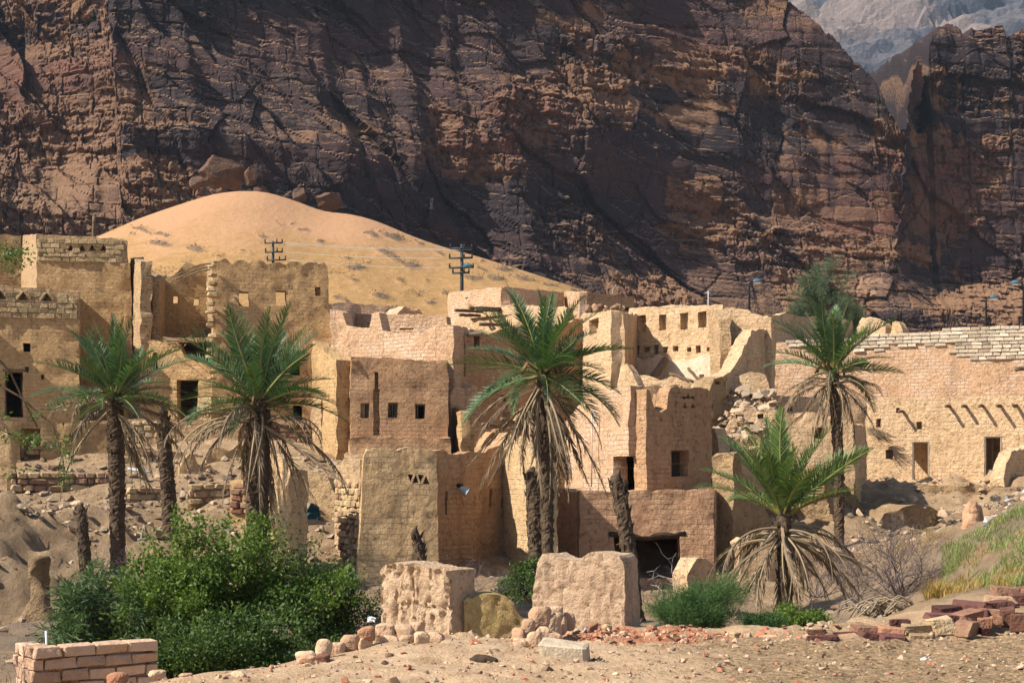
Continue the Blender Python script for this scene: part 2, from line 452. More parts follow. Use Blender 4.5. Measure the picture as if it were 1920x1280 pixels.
# gully behind the road bank
CTRL += [gp(60, 1345, 15), gp(250, 1330, 15.5), gp(450, 1300, 16.5), (-3.0, 19.5, -0.9), (-1, 20.5, -0.9), (1, 21, -0.9), gp(1200, 1180, 19.5), gp(1400, 1205, 20.0), gp(1470, 1205, 23.0), gp(1600, 1195, 19.5)]
for px in (60, 250, 450, 650, 850, 1050, 1250, 1450, 1600):
    CTRL.append((px2x(px, 27), 27, -1.7)); CTRL.append((px2x(px, 34), 34, -1.7))
# right slope with grass
CTRL += [gp(1690, 1150, 18.5), gp(1760, 1125, 20), gp(1920, 1105, 20), gp(1740, 1130, 25), gp(1920, 1010, 25), gp(1800, 1050, 30), gp(1920, 958, 31), gp(1990, 930, 31),
         gp(1690, 1080, 33), gp(1800, 1000, 38), gp(1860, 965, 42), gp(1920, 935, 45), gp(2100, 930, 30), gp(2200, 1080, 20), gp(2200, 930, 45)]
CTRL += [gp(1570, 1030, 44), gp(1650, 1035, 42), gp(1700, 1000, 47), gp(1780, 965, 50), gp(1850, 935, 53), gp(1700, 915, 56), gp(1820, 912, 56), gp(1920, 905, 55.5), gp(1650, 906, 59), gp(1740, 900, 59), gp(1850, 899, 57.5), gp(2150, 895, 55), gp(1700, 905, 62), gp(1900, 900, 60)]
CTRL += [gp(1400, 1050, 43), gp(1480, 1045, 43), gp(1300, 1105, 40.5), gp(1150, 1110, 40), gp(1220, 1115, 38), gp(1220, 1090, 43), gp(1000, 1085, 39), gp(880, 1080, 40), gp(760, 1075, 40), gp(640, 1060, 41)]
# left bank below the terraces
CTRL += [gp(40, 1195, 36), gp(120, 1190, 36), gp(200, 1140, 37), gp(330, 1100, 38), gp(470, 1060, 40), gp(570, 1060, 41),
         gp(30, 1050, 38.5), gp(130, 1030, 40), gp(40, 960, 40.5), gp(110, 968, 44), gp(190, 965, 44), gp(260, 985, 44), gp(120, 945, 48), gp(250, 930, 48), gp(330, 930, 48),
         gp(380, 945, 46), gp(450, 940, 46), gp(430, 868, 51), gp(500, 870, 51), gp(330, 880, 51), gp(600, 895, 48), gp(560, 880, 50), gp(-150, 1000, 40), gp(-150, 1190, 34), gp(-300, 940, 48)]
for px in (-200, 0, 300, 600):
    CTRL.append((px2x(px, 57), 57, 3.6)); CTRL.append((px2x(px, 66), 66, 4.2))
for px in (750, 950, 1150, 1350):
    CTRL.append((px2x(px, 47), 47, 0.4)); CTRL.append((px2x(px, 54), 54, 2.0)); CTRL.append((px2x(px, 64), 64, 3.6))
for px in (1600, 1850, 2150):
    CTRL.append((px2x(px, 66), 66, 2.2)); CTRL.append((px2x(px, 78), 78, 5.5))
for px in (-500, -100, 300, 700, 1100, 1500, 1900, 2400):
    for Y, z in ((85, 6.0), (115, 8.0), (160, 10.5), (230, 12.5)):
        CTRL.append((px2x(px, Y), Y, z))
for x in (-900, -300, 0, 300, 900):
    CTRL += [(x, 500, 16), (x, 1500, 20), (x, -300, -1), (x, -1500, -3)]
CTRL += [(-400, 100, 4), (400, 100, 6), (-300, 0, 0), (300, 0, 0)]
CTRL = np.array(CTRL, float)
def _phi(r): return np.sqrt(r * r + 0.8)
_d = np.hypot(CTRL[:, None, 0] - CTRL[None, :, 0], CTRL[:, None, 1] - CTRL[None, :, 1])
_wts = np.linalg.solve(_phi(_d) + np.eye(len(CTRL)) * 1e-3, CTRL[:, 2] - CTRL[:, 2].mean())
_cm = CTRL[:, 2].mean()
def ground_z(x, y):
    x = np.asarray(x, float); y = np.asarray(y, float)
    sh = np.broadcast(x, y).shape
    xf = np.broadcast_to(x, sh).reshape(-1); yf = np.broadcast_to(y, sh).reshape(-1)
    out = np.empty(xf.shape)
    for k in range(0, len(xf), 20000):
        a, b = xf[k:k + 20000, None], yf[k:k + 20000, None]
        out[k:k + 20000] = _phi(np.hypot(a - CTRL[None, :, 0], b - CTRL[None, :, 1])) @ _wts + _cm
    return out.reshape(sh)
def ground_detail(x, y):
    near = sstep(24, 14, y); mid = sstep(17, 22, y) * sstep(75, 55, y)
    z = near * (0.045 * fbm(x / .9, y / .9, oct=4, seed=201) + 0.04 * fbm(x / .2, y / .2, oct=3, seed=202))
    f, e, c = cells(x / 0.9, y / 0.9, 203); f2, e2, c2 = cells(x / .35, y / .35, 204)
    z = z + mid * (0.22 * fbm(x / 2.2, y / 2.2, oct=4, seed=205) + 0.07 * f + 0.035 * f2)
    # the crumbling edge of the road bank
    ed = np.exp(-((y - 16.5) / 1.8) ** 2)
    z = z + ed * (0.05 * f2 + 0.10 * fbm(x / .6, y / .6, oct=3, seed=206))
    # rain runnels down the left earth bank
    lb = sstep(33, 36, y) * sstep(46, 41, y) * sstep(-8.0, -10.0, x)
    z = z + lb * (0.5 * fbm(x / 0.9, y / 4.0, oct=4, seed=207) + .18 * f + .10 * f2)
    rb_ = sstep(40, 44, y) * sstep(60, 57, y) * sstep(9.0, 12.0, x)
    z = z + rb_ * (0.45 * fbm(x / 1.3, y / 4.0, oct=4, seed=208) + 0.12 * f)
    return z
def gz(x, y): return float(ground_z(x, y) + ground_detail(np.array([float(x)]), np.array([float(y)]))[0])

def axis(segs):
    a = []
    for lo, hi, st in segs: a.append(np.arange(lo, hi, st))
    return np.unique(np.concatenate(a))
gx = axis([(-1400, -400, 200), (-400, -60, 20), (-60, -24, 2), (-24, -7.5, 0.28), (-7.5, 8.0, 0.10), (8.0, 25, 0.28), (25, 60, 2), (60, 400, 20), (400, 1401, 200)])
gy = axis([(-1400, -200, 200), (-200, -20, 20), (-20, 8, 1.0), (8, 10.5, 0.2), (10.5, 19, 0.065), (19, 30, 0.22), (30, 62, 0.2), (62, 120, 1.5), (120, 400, 20), (400, 1401, 200)])
GX, GY = np.meshgrid(gx, gy, indexing='ij')
GZ = ground_z(GX, GY) + ground_detail(GX, GY)

def ground_material():
    t = NT('dry_ground')
    p = t.pos()
    big = t.noise(p, 0.35, 2, 0.6); med = t.noise(p, 2.2, 4, 0.65); fine = t.noise(p, 18, 3, 0.7); grit = t.voro(p, 34, 'F1')
    c = t.mix(t.mr(med, 0.32, 0.7), (0.40, 0.255, 0.15), (0.56, 0.40, 0.26))
    sep = t.n('ShaderNodeSeparateXYZ'); t.l(p, sep.inputs[0])
    # trampled straw and dung on the right part of the road, paler sand on the left
    rightside = t.math('ADD', t.mr(sep.outputs[0], -0.4, 2.6, -0.2, 0.55), t.math('MULTIPLY', t.math('SUBTRACT', med, 0.5), 1.2))
    dirt = t.mix(t.mr(fine, 0.38, 0.66), (0.14, 0.09, 0.05), (0.46, 0.315, 0.18))
    nearm = t.mr(sep.outputs[1], 19.0, 15.0)
    c = t.mix(t.math('MULTIPLY', t.mr(rightside, 0.25, 0.5), nearm, True), c, dirt)
    # red crushed brick patch
    rp = t.n('ShaderNodeVectorMath', operation='DISTANCE'); t.l(t.map(p, (0.8, 0.55, 0)), rp.inputs[0]); rp.inputs[1].default_value = (1.42 * .8, 16.5 * .55, 0)
    rsel = t.math('ADD', rp.outputs['Value'], t.math('MULTIPLY', t.math('SUBTRACT', med, 0.5), 1.6))
    c = t.mix(t.mr(rsel, 0.95, 0.55, 0, 0.8), c, t.mix(t.mr(fine, .35, .65), (0.30, 0.085, 0.04), (0.50, 0.19, 0.10)))
    vil = t.math('MULTIPLY', t.mr(sep.outputs[1], 18, 20), t.mr(sep.outputs[1], 60, 52))
    c = t.mix(t.math('MULTIPLY', vil, 0.85), c, t.mix(t.mr(med, .35, .65), (0.17, 0.112, 0.063), (0.29, 0.20, 0.118)))  # village slope darkened, its shade put into the ground colour
    # darker grey patches in the gully
    gul = t.math('MULTIPLY', t.mr(sep.outputs[1], 19, 22), t.mr(sep.outputs[1], 44, 34))
    c = t.mix(t.math('MULTIPLY', gul, t.mr(big, 0.35, 0.65, 0.1, 0.8)), c, (0.15, 0.115, 0.09))
    c = t.mix(t.mr(fine, 0.60, 0.72, 0, 0.35), c, (0.16, 0.11, 0.075))
    c = t.mix(t.mr(grit, 0.0, 0.35, 0.3, 0.0), c, (0.5, 0.42, 0.34))
    return t.finish(c, t.bump(t.noise(p, 6, 6, 0.78), 0.9, 0.10), 0.95)
MAT_GROUND = ground_material()
g = link('ground', mesh_np('ground', np.stack([GX, GY, GZ], 2).reshape(-1, 3), grid_faces(len(gx), len(gy)), MAT_GROUND, smooth=True))
tag(g, 'dry dirt ground with road bank, gully and village slope', kind='structure')

# ------------------------------------------------------------------ sand dune behind the village
def dune_material():
    t = NT('dune_sand')
    p = t.pos()
    geo = t._pos
    fine = t.noise(p, 1.1, 4, 0.7)
    f2 = t.math('SUBTRACT', fine, 0.5)
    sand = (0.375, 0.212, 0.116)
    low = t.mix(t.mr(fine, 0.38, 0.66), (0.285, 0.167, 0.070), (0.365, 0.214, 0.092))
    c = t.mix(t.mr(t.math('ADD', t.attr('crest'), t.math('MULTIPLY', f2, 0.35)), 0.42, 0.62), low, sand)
    ssel = t.math('ADD', t.attr('scrub'), t.math('MULTIPLY', f2, 0.9))
    tuft = t.noise(p, 3.2, 3, 0.7)
    c = t.mix(t.math('MULTIPLY', t.mr(tuft, 0.55, 0.66), t.mr(t.attr('crest'), 0.55, 0.35, 0, 0.6)), c, (0.17, 0.125, 0.05))
    c = t.mix(t.mr(ssel, 0.42, 0.62, 0, 0.85), c, t.mix(t.mr(fine, .4, .6), (0.085, 0.062, 0.052), (0.17, 0.115, 0.07)))
    return t.finish(c, t.bump(fine, 0.5, 0.35), 0.95)
MAT_DUNE = dune_material()
# crest line of the dune in the picture, and how far away it lies
DC = np.array([(-500, 620, 150), (-100, 520, 150), (100, 470, 150), (180, 437, 150), (260, 402, 151), (330, 378, 152), (400, 356, 153), (450, 350, 153), (500, 352, 153), (560, 371, 153), (610, 391, 152),
               (650, 392, 152), (700, 404, 151), (780, 438, 149), (830, 455, 148), (900, 474, 146), (1000, 505, 143), (1100, 538, 140), (1220, 575, 136), (1300, 600, 134), (1500, 680, 130), (1800, 800, 125)], float)
upx = np.concatenate([np.linspace(-500, 130, 25)[:-1], np.linspace(130, 1300, 420), np.linspace(1300, 1800, 20)[1:]]); nv = 170
crest_Y = np.interp(upx, DC[:, 0], DC[:, 2]); crest_py = np.interp(upx, DC[:, 0], DC[:, 1])
crest_py = sum(np.interp(upx + o_, DC[:, 0], DC[:, 1]) * w_ for o_, w_ in ((-30, .1), (-15, .2), (0, .4), (15, .2), (30, .1)))
crest_z = EYE + (HOR - crest_py) / F_PX * crest_Y
crest_x = px2x(upx, crest_Y)
foot_Y = 84.0; foot_z = 5.5
tv = np.linspace(0, 1.42, nv)
T = tv[None, :] + 0 * upx[:, None]
prof = np.where(T <= 1, foot_z + (crest_z[:, None] - foot_z) * (0.60 * T + 0.40 * T ** 1.8), 0)
prof = np.where(T <= 1, prof, crest_z[:, None] - (T - 1) * 34 - (T - 1) ** 2 * 10)
# round the brink
DY = foot_Y + (crest_Y[:, None] - foot_Y) * T
DX = crest_x[:, None] * DY / crest_Y[:, None] * 0.55 + crest_x[:, None] * 0.45
sm = 1.2 * np.exp(-((T - 1) / 0.05) ** 2)
DZ = prof - sm * 0.35 + 0.55 * fbm(DX / 16, DY / 14, oct=3, seed=301) * sstep(1.0, 0.85, T) + 0.10 * fbm(DX / 2.0, DY / 2.0, oct=3, seed=302) * sstep(0.95, 0.6, T)
spx = DX / DY * F_PX + 960; spy = HOR - (DZ - EYE) / DY * F_PX
scr = np.zeros_like(DX)
SCR = [(265, 428, 16), (300, 437, 16), (300, 455, 18), (245, 437, 14), (365, 465, 14), (520, 417, 15), (548, 417, 13), (490, 440, 10), (695, 437, 14), (735, 440, 14), (650, 482, 18), (740, 483, 14), (668, 500, 16), (720, 470, 14),
       (660, 520, 18), (755, 527, 16), (800, 523, 14), (715, 553, 18), (805, 565, 16), (690, 490, 12), (770, 495, 12), (820, 470, 10), (790, 455, 10), (640, 560, 12), (830, 545, 14), (900, 500, 14), (940, 500, 16), (980, 520, 14),
       (930, 520, 14), (1030, 533, 14), (1080, 545, 14), (410, 480, 12), (460, 470, 10), (600, 450, 12), (570, 430, 10), (900, 485, 8), (960, 497, 10), (1120, 553, 14), (1170, 572, 12), (890, 520, 14)]
wob = fbm(DX / 1.4, DY / 2.5, oct=3, seed=320) * 2.2
for a, b, r_ in SCR:
    rr = r_ * (0.7 + 0.8 * random.random()); scr = np.maximum(scr, random.uniform(.75, 1.1) * np.exp(-(((spx - a + 5 * wob) / (rr * 1.15)) ** 2 + ((spy - b - 3 - (spx - a) * random.uniform(.05, .35) + 2 * wob) / (rr * random.uniform(.2, .34))) ** 2)))
DZ = DZ + 0.30 * np.clip(scr - 0.25, 0, 1) * (1 + 0.8 * fbm(DX / .8, DY / .8, oct=2, seed=310))
scr = np.maximum(scr, 0.55 * sstep(0.05, 0.5, fbm(DX / 3.0, DY / 6.0, oct=4, seed=303) + .25 * sstep(600, 1000, spx)) * sstep(0.93, 0.6, T))
du = link('sand_dune', mesh_np('sand_dune', np.stack([DX, DY, DZ], 2).reshape(-1, 3), grid_faces(len(upx), nv), MAT_DUNE, smooth=True))
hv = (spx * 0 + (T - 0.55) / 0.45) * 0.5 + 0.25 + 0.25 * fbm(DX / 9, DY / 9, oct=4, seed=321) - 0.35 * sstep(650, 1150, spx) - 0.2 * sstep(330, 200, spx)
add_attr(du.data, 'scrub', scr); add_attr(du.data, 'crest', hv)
tag(du, 'smooth orange sand dune dotted with scrub behind the houses', kind='structure')
# ------------------------------------------------------------------ mud materials
def mud(name, c1, c2, brick=0.0, stain=0.4, crack=0.6, bw=0.36, bh=0.15, lump=1.0, pale=None, ns=5.5, cs=.75):
    t = NT(name)
    p = t.pos()
    nz = t.n('ShaderNodeTexNoise'); nz.inputs['Scale'].default_value = 1.1; nz.inputs['Detail'].default_value = 4; nz.inputs['Roughness'].default_value = 0.65; t.l(p, nz.inputs['Vector'])
    big = nz.outputs[0]
    med = t.noise(p, ns, 5, 0.75)
    dk = tuple(x * 0.42 for x in c1)
    c = t.mix(t.mr(big, 0.35, 0.65), c1, c2)
    c = t.mix(t.mr(med, 0.55, 0.66, 0, 0.8), c, dk)
    c = t.mix(t.mr(med, 0.46, 0.34, 0, 0.5), c, tuple(min(1, x * 1.3) for x in c2))
    if pale: c = t.mix(t.mr(t.math('ADD', big, t.math('MULTIPLY', t.math('SUBTRACT', med, .5), .6)), 0.54, 0.64, 0, 0.7), c, pale)
    st = t.noise(t.map(p, (1.7, 1.7, 0.12)), 1.0, 3, 0.6)
    c = t.mix(t.mr(st, 0.55, 0.72, 0, stain), c, tuple(x * 0.55 for x in c1))
    h = med
    if crack > 0:
        wv = t.n('ShaderNodeVectorMath', operation='MULTIPLY_ADD'); t.l(nz.outputs['Color'], wv.inputs[0]); wv.inputs[1].default_value = (0.9, 0.9, 0.9); t.l(p, wv.inputs[2])
        ed = t.voro(t.map(wv.outputs[0], (1, 1, 0.6)), cs, 'DISTANCE_TO_EDGE')
        ck = t.math('MULTIPLY', t.mr(ed, 0.0, 0.016, 1, 0), t.mr(st, 0.50, 0.56))
        c = t.mix(t.math('MULTIPLY', ck, crack), c, tuple(x * 0.3 for x in c1))
    if brick > 0:
        b = t.n('ShaderNodeTexBrick'); b.offset = 0.5
        duv = t.n('ShaderNodeVectorMath', operation='MULTIPLY_ADD'); t.l(nz.outputs['Color'], duv.inputs[0]); duv.inputs[1].default_value = (0.16, 0.10, 0); t.l(t.uv(), duv.inputs[2])
        t.l(duv.outputs[0], b.inputs['Vector'])
        b.inputs['Scale'].default_value = 1.0; b.inputs['Brick Width'].default_value = bw; b.inputs['Row Height'].default_value = bh
        b.inputs['Mortar Size'].default_value = 0.016; b.inputs['Mortar Smooth'].default_value = 0.6; b.inputs['Bias'].default_value = 0
        b.inputs['Color1'].default_value = (0.8, 0.8, 0.8, 1); b.inputs['Color2'].default_value = (1, 1, 1, 1); b.inputs['Mortar'].default_value = (0, 0, 0, 1)
        bf = t.math('MULTIPLY', t.math('MULTIPLY', b.outputs['Fac'], t.mr(big, 0.44, 0.56)), brick)
        c = t.mix(t.math('MULTIPLY', bf, 0.5), c, dk)
        h = t.math('ADD', h, t.math('MULTIPLY', bf, 0.35))
    return t.finish(c, t.bump(t.math('MULTIPLY', h, -1.0), 1.0, 0.16 * lump), 0.95)

M = dict(
    tan=mud('mud_tan', (0.464, 0.294, 0.144), (0.605, 0.397, 0.205), brick=.4),
    yellow=mud('mud_yellow', (0.572, 0.380, 0.205), (0.702, 0.491, 0.283), brick=.45, stain=.6),
    brown=mud('mud_brown', (0.475, 0.279, 0.153), (0.583, 0.361, 0.211), brick=0.5),
    pink=mud('mud_pink', (0.562, 0.355, 0.215), (0.691, 0.464, 0.308), brick=0.7, pale=(0.756, 0.557, 0.420)),
    cream=mud('mud_cream', (0.594, 0.397, 0.231), (0.724, 0.505, 0.313), brick=0.4),
    red=mud('mud_red', (0.50, 0.285, 0.17), (0.60, 0.37, 0.23), brick=0.6),
    tanbrick=mud('mud_tan_brick', (0.454, 0.299, 0.170), (0.572, 0.397, 0.231), brick=1.0),
    white=mud('lime_plaster', (0.54, 0.411, 0.294), (0.66, 0.525, 0.399), lump=0.3, crack=.3),
    earth=mud('crumbling_earth', (0.42, 0.277, 0.152), (0.54, 0.372, 0.214), lump=2.6, crack=0.2, ns=4),
    bank=mud('earth_bank', (0.29, 0.191, 0.109), (0.41, 0.282, 0.162), lump=3.0, crack=0.2, ns=4),
)
def piece_mat(name, c1, c2, var=0.35, sc=7.0):
    """one brick or stone: colour differs from piece to piece"""
    t = NT(name)
    oi = t.n('ShaderNodeObjectInfo').outputs['Random']
    p = t.pos()
    f = t.noise(p, sc, 3, 0.7)
    c = t.mix(t.mr(t.math('ADD', t.math('MULTIPLY', f, 0.6), t.math('MULTIPLY', oi, 0.5)), 0.3, 0.85), c1, c2)
    c = t.mix(1.0, c, t.ramp(t.math('FRACT', t.math('MULTIPLY', oi, 7.31)), [(0, 1 - var), (1, 1.0)]), 'MULTIPLY')
    return t.finish(c, t.bump(f, 0.8, 0.06), 0.93)
M['brick_tan'] = piece_mat('mud_brick_tan', (0.38, 0.27, 0.15), (0.55, 0.41, 0.24))
M['brick_white'] = piece_mat('mud_brick_white', (0.50, 0.40, 0.29), (0.68, 0.59, 0.47), 0.35)
M['brick_pink'] = piece_mat('mud_brick_pink', (0.44, 0.28, 0.185), (0.60, 0.42, 0.30), 0.3)
M['stone_red'] = piece_mat('red_sandstone', (0.16, 0.075, 0.055), (0.33, 0.18, 0.12), 0.4)
M['stone_tan'] = piece_mat('tan_sandstone', (0.36, 0.24, 0.14), (0.55, 0.40, 0.24), 0.3)
M['stone_mix'] = piece_mat('mixed_stone', (0.24, 0.13, 0.085), (0.46, 0.31, 0.19), 0.45)
M['slab_red'] = piece_mat('dark_red_slab', (0.105, 0.045, 0.042), (0.21, 0.095, 0.075), 0.45)
M['stone_orange'] = piece_mat('orange_stone', (0.36, 0.17, 0.10), (0.52, 0.30, 0.19), 0.3)
M['lump_pink'] = piece_mat('mud_lump', (0.42, 0.26, 0.165), (0.60, 0.42, 0.28), 0.25)
M['wood'] = simple_mat('old_wood', (0.10, 0.065, 0.04), (0.20, 0.135, 0.085), 9.0, 0.5, 0.02)
M['wood_dark'] = simple_mat('dark_wood', (0.035, 0.022, 0.015), (0.075, 0.05, 0.035), 9.0, 0.5, 0.02)
M['wood_grey'] = simple_mat('grey_wood', (0.20, 0.16, 0.12), (0.33, 0.27, 0.20), 9.0, 0.5, 0.02)
M['twig'] = simple_mat('dry_twigs', (0.20, 0.14, 0.085), (0.34, 0.25, 0.16), 12.0, 0)
M['metal_green'] = simple_mat('painted_metal', (0.03, 0.036, 0.042), (0.045, 0.052, 0.058), 5.0, 0, rough=0.5)
M['metal_dark'] = simple_mat('dark_metal', (0.012, 0.016, 0.02), (0.02, 0.026, 0.03), 5.0, 0, rough=0.4)
M['metal_pale'] = simple_mat('galvanised_metal', (0.34, 0.37, 0.40), (0.46, 0.48, 0.50), 5.0, 0, rough=0.5)
M['lamp_blue'] = simple_mat('lamp_cover', (0.05, 0.10, 0.14), (0.08, 0.14, 0.18), 5.0, 0, rough=0.25)
M['lamp_white'] = simple_mat('lamp_glass', (0.6, 0.62, 0.62), (0.7, 0.7, 0.7), 5.0, 0, rough=0.3)

# ------------------------------------------------------------------ wall builder
class Plane:
    def __init__(s, A, B, centre=None):
        s.a = np.array([px2x(A[0], A[1]), A[1]]); s.b = np.array([px2x(B[0], B[1]), B[1]])
        s.L = float(np.hypot(*(s.b - s.a))); s.d = (s.b - s.a) / s.L
        n = np.array([-s.d[1], s.d[0]])
        m = (s.a + s.b) / 2
        if centre is not None and abs(s.d @ (m / np.hypot(*m))) > 0.75:
            if n @ (np.array(centre[:2]) - m) < 0: n = -n
        elif n @ m < 0: n = -n
        s.n = n                                     # away from the viewer
    def u(s, px):
        k = (px - 960.0) / F_PX
        return (k * s.a[1] - s.a[0]) / (s.d[0] - k * s.d[1])
    def z(s, px, py):
        Y = s.a[1] + s.u(px) * s.d[1]
        return EYE + (HOR - py) / F_PX * Y
    def p(s, u, w, z): q = s.a + s.d * u + s.n * w; return np.array([q[0], q[1], z])

def lines(lo, hi, res, extra):
    ex = sorted([e for e in set(np.round(extra, 4)) if lo < e < hi])
    keys = [lo] + ex + [hi]
    out = [lo]
    for a, b in zip(keys[:-1], keys[1:]):
        n = max(1, int(round((b - a) / res)))
        out += list(np.linspace(a, b, n + 1)[1:])
    return np.array(out)

_ws = [100]
_corners = {}
def wall(parent, A, B, tops, base, th=0.5, holes=(), mat='tan', name='wall', res=0.16, rough=0.06, topr=0.10,
         bl=0.0, br=0.0, lean=0.0, lump=0.0, seed=None, furrow=0.0):
    """an eroded mud wall standing on the line A-B; A, B = (px, Y); tops = [(px, py)] ; base = picture row or None with z given as ('z', v)
       holes: (px0, py0, px1, py1[, depth]) or ('t'|'v', px0, py0, px1, py1) triangles"""
    cen = tuple(parent.location) if parent else None
    P = Plane(A, B, cen); _ws[0] += 1; sd = seed or _ws[0]
    P0 = P
    if name not in ('parapet', 'base_course'):
        ends = _corners.setdefault(parent.name if parent else '', [])
        def hit(q): return any(math.hypot(q[0] - e[0], q[1] - e[1]) < 0.3 for e in ends)
        ha, hb = hit(P.a), hit(P.b)
        ends += [P.a.copy(), P.b.copy()]
        if ha or hb:                              # walls that meet another one start inside it
            P = Plane(A, B, cen)
            if ha: P.a = P.a + P.d * 0.22
            if hb: P.b = P.b - P.d * 0.22
            P.L = float(np.hypot(*(P.b - P.a)))
    tu = np.array([P.u(t[0]) for t in tops]); tz = np.array([P.z(t[0], t[1]) for t in tops])
    o_ = np.argsort(tu); tu, tz = tu[o_], tz[o_]
    zb = base[1] if isinstance(base, tuple) else P.z(A[0], base)
    rects, depths = [], []
    for h in holes:
        if h[0] in ('t', 'v'):
            k, x0, y0, x1, y1 = h[:5]; dep = h[5] if len(h) > 5 else None; n = 4
            for q in range(n):
                f0, f1 = q / n, (q + 1) / n
                wd = (f0 + f1) / 2 if k == 't' else 1 - (f0 + f1) / 2
                xm, hw = (x0 + x1) / 2, (x1 - x0) / 2 * wd
                rects.append((xm - hw, y0 + (y1 - y0) * f0, xm + hw, y0 + (y1 - y0) * f1, dep))
        else:
            rects.append((*h[:4], h[4] if len(h) > 4 else None))
    RU = []
    for x0, y0, x1, y1, dep in rects:
        ua, ub = sorted((P.u(x0), P.u(x1))); xm = (x0 + x1) / 2
        RU.append((ua, ub, P.z(xm, y1), P.z(xm, y0), dep))
        if dep: depths.append(dep)
    small = [e for r in RU for e in (r[0], r[1])]; smallz = [e for r in RU for e in (r[2], r[3])]
    U = lines(0.0, P.L, res, small); Z = lines(zb, tz.max() + topr + 0.05, res, smallz)
    Dp = lines(0.0, th, max(th / 3.01, 0.1), depths)
    top = np.interp(U, tu, tz) + topr * (fbm(U / 0.45, U * 0 + sd, oct=3, seed=sd) - .6 * np.clip(vnoise(U / .22, U * 0 + sd, None, sd + 1), 0, 1))
    nu, nz, nd = len(U), len(Z), len(Dp)
    ZZ = np.minimum(Z[None, :], top[:, None])                        # nu,nz
    cu = (U[1:] + U[:-1]) / 2; cz = (Z[1:] + Z[:-1]) / 2; cd = (Dp[1:] + Dp[:-1]) / 2
    mx = np.maximum(top[1:], top[:-1])
    S = np.repeat((Z[None, :-1] < mx[:, None] - 1e-3)[:, :, None], nd - 1, 2)
    for ua, ub, za, zb_, dep in RU:
        m = ((cu > ua) & (cu < ub))[:, None, None] & ((cz > za) & (cz < zb_))[None, :, None]
        if dep: m = m & (cd < dep)[None, None, :]
        S &= ~m
    idx = np.arange(nu * nz * nd).reshape(nu, nz, nd)
    quads = []
    Sp = np.pad(S, 1)
    # u faces
    for ax in range(3):
        lo = np.moveaxis(Sp, ax, 0)
        a_, b_ = lo[:-1], lo[1:]
        core = a_[:, 1:-1, 1:-1] != b_[:, 1:-1, 1:-1]
        sgn = a_[:, 1:-1, 1:-1] & ~b_[:, 1:-1, 1:-1]
        I = np.moveaxis(idx, ax, 0)
        q0, q1, q2, q3 = I[:, :-1, :-1], I[:, 1:, :-1], I[:, 1:, 1:], I[:, :-1, 1:]
        Q = np.stack([q0, q1, q2, q3], -1)
        for mm, rev in ((core & sgn, ax == 1), (core & ~sgn, ax != 1)):
            f = Q[mm]
            quads.append(f[:, ::-1] if rev else f)
    Fq = np.concatenate(quads)
    UU = np.repeat(np.repeat(U[:, None, None], nz, 1), nd, 2); Z3 = np.repeat(ZZ[:, :, None], nd, 2); D3 = np.broadcast_to(Dp, (nu, nz, nd)).copy()
    H = tz.max() - Z3
    fr = UU / P.L
    U2 = UU + fr * br * H - (1 - fr) * bl * H
    D2 = D3 + lean * (Z3 - zb)
    X = P.a[0] + P.d[0] * U2 + P.n[0] * D2; Y = P.a[1] + P.d[1] * U2 + P.n[1] * D2
    used = np.unique(Fq); remap = np.full(nu * nz * nd, -1); remap[used] = np.arange(len(used))
    V = np.stack([X, Y, Z3], -1).reshape(-1, 3)[used]
    uv = np.stack([U2 + D2, Z3], -1).reshape(-1, 2)[used]
    nearend = np.minimum(fr, 1 - fr).reshape(-1)[used] * P.L
    x, y, z = V.T
    k1 = 0.8 * rough * (1 + 0.5 * sstep(0.35, 0.0, nearend) + 0.5 * sstep(0.3, 0.0, H.reshape(-1)[used]))
    for ax in range(3):
        nn = 0.95 * fbm(x / 0.5, y / 0.5, z / 0.5, oct=3, seed=sd * 3 + ax) + (0.12 + lump) * fbm(x / 2.6, y / 2.6, z / 2.6, oct=2, seed=sd * 5 + ax)
        V[:, ax] += k1 * nn * (0.55 if ax == 2 else 1.0)
    chip = np.clip(fbm(x / (res * 2.2), y / (res * 2.2), z / (res * 2.2), oct=2, seed=sd * 7) - .1, 0, 1) * rough * 0.9
    V[:, 0] += P.n[0] * chip * (D3.reshape(-1)[used] < th * .5) ; V[:, 1] += P.n[1] * chip * (D3.reshape(-1)[used] < th * .5)
    if furrow:
        k_ = max(1.0, res / .03)
        fw = furrow * (np.clip(1 - np.abs(fbm(x / (.09 * k_), y / (.09 * k_), z / (.45 * k_), oct=3, seed=sd * 9)) * 3.2, 0, 1) ** 2 + .6 * fbm(x / (.07 * k_), y / (.07 * k_), z / (.16 * k_), oct=3, seed=sd * 11))
        V[:, 0] += P.n[0] * fw; V[:, 1] += P.n[1] * fw
    org = np.array(parent.location) if parent is not None else np.zeros(3)
    me = mesh_np(name, V - org, remap[Fq], M[mat] if isinstance(mat, str) else mat, smooth=True, uv=uv)
    me.set_sharp_from_angle(angle=R(38))
    return link(name, me, parent=parent), P

def house(name, label, cat, px, py, Y, group=None):
    o = empty(name, tuple(W(px, py, Y)))
    return tag(o, label, cat, group, 'thing')

def loc(parent, v): return np.asarray(v, float) - np.array(parent.location)

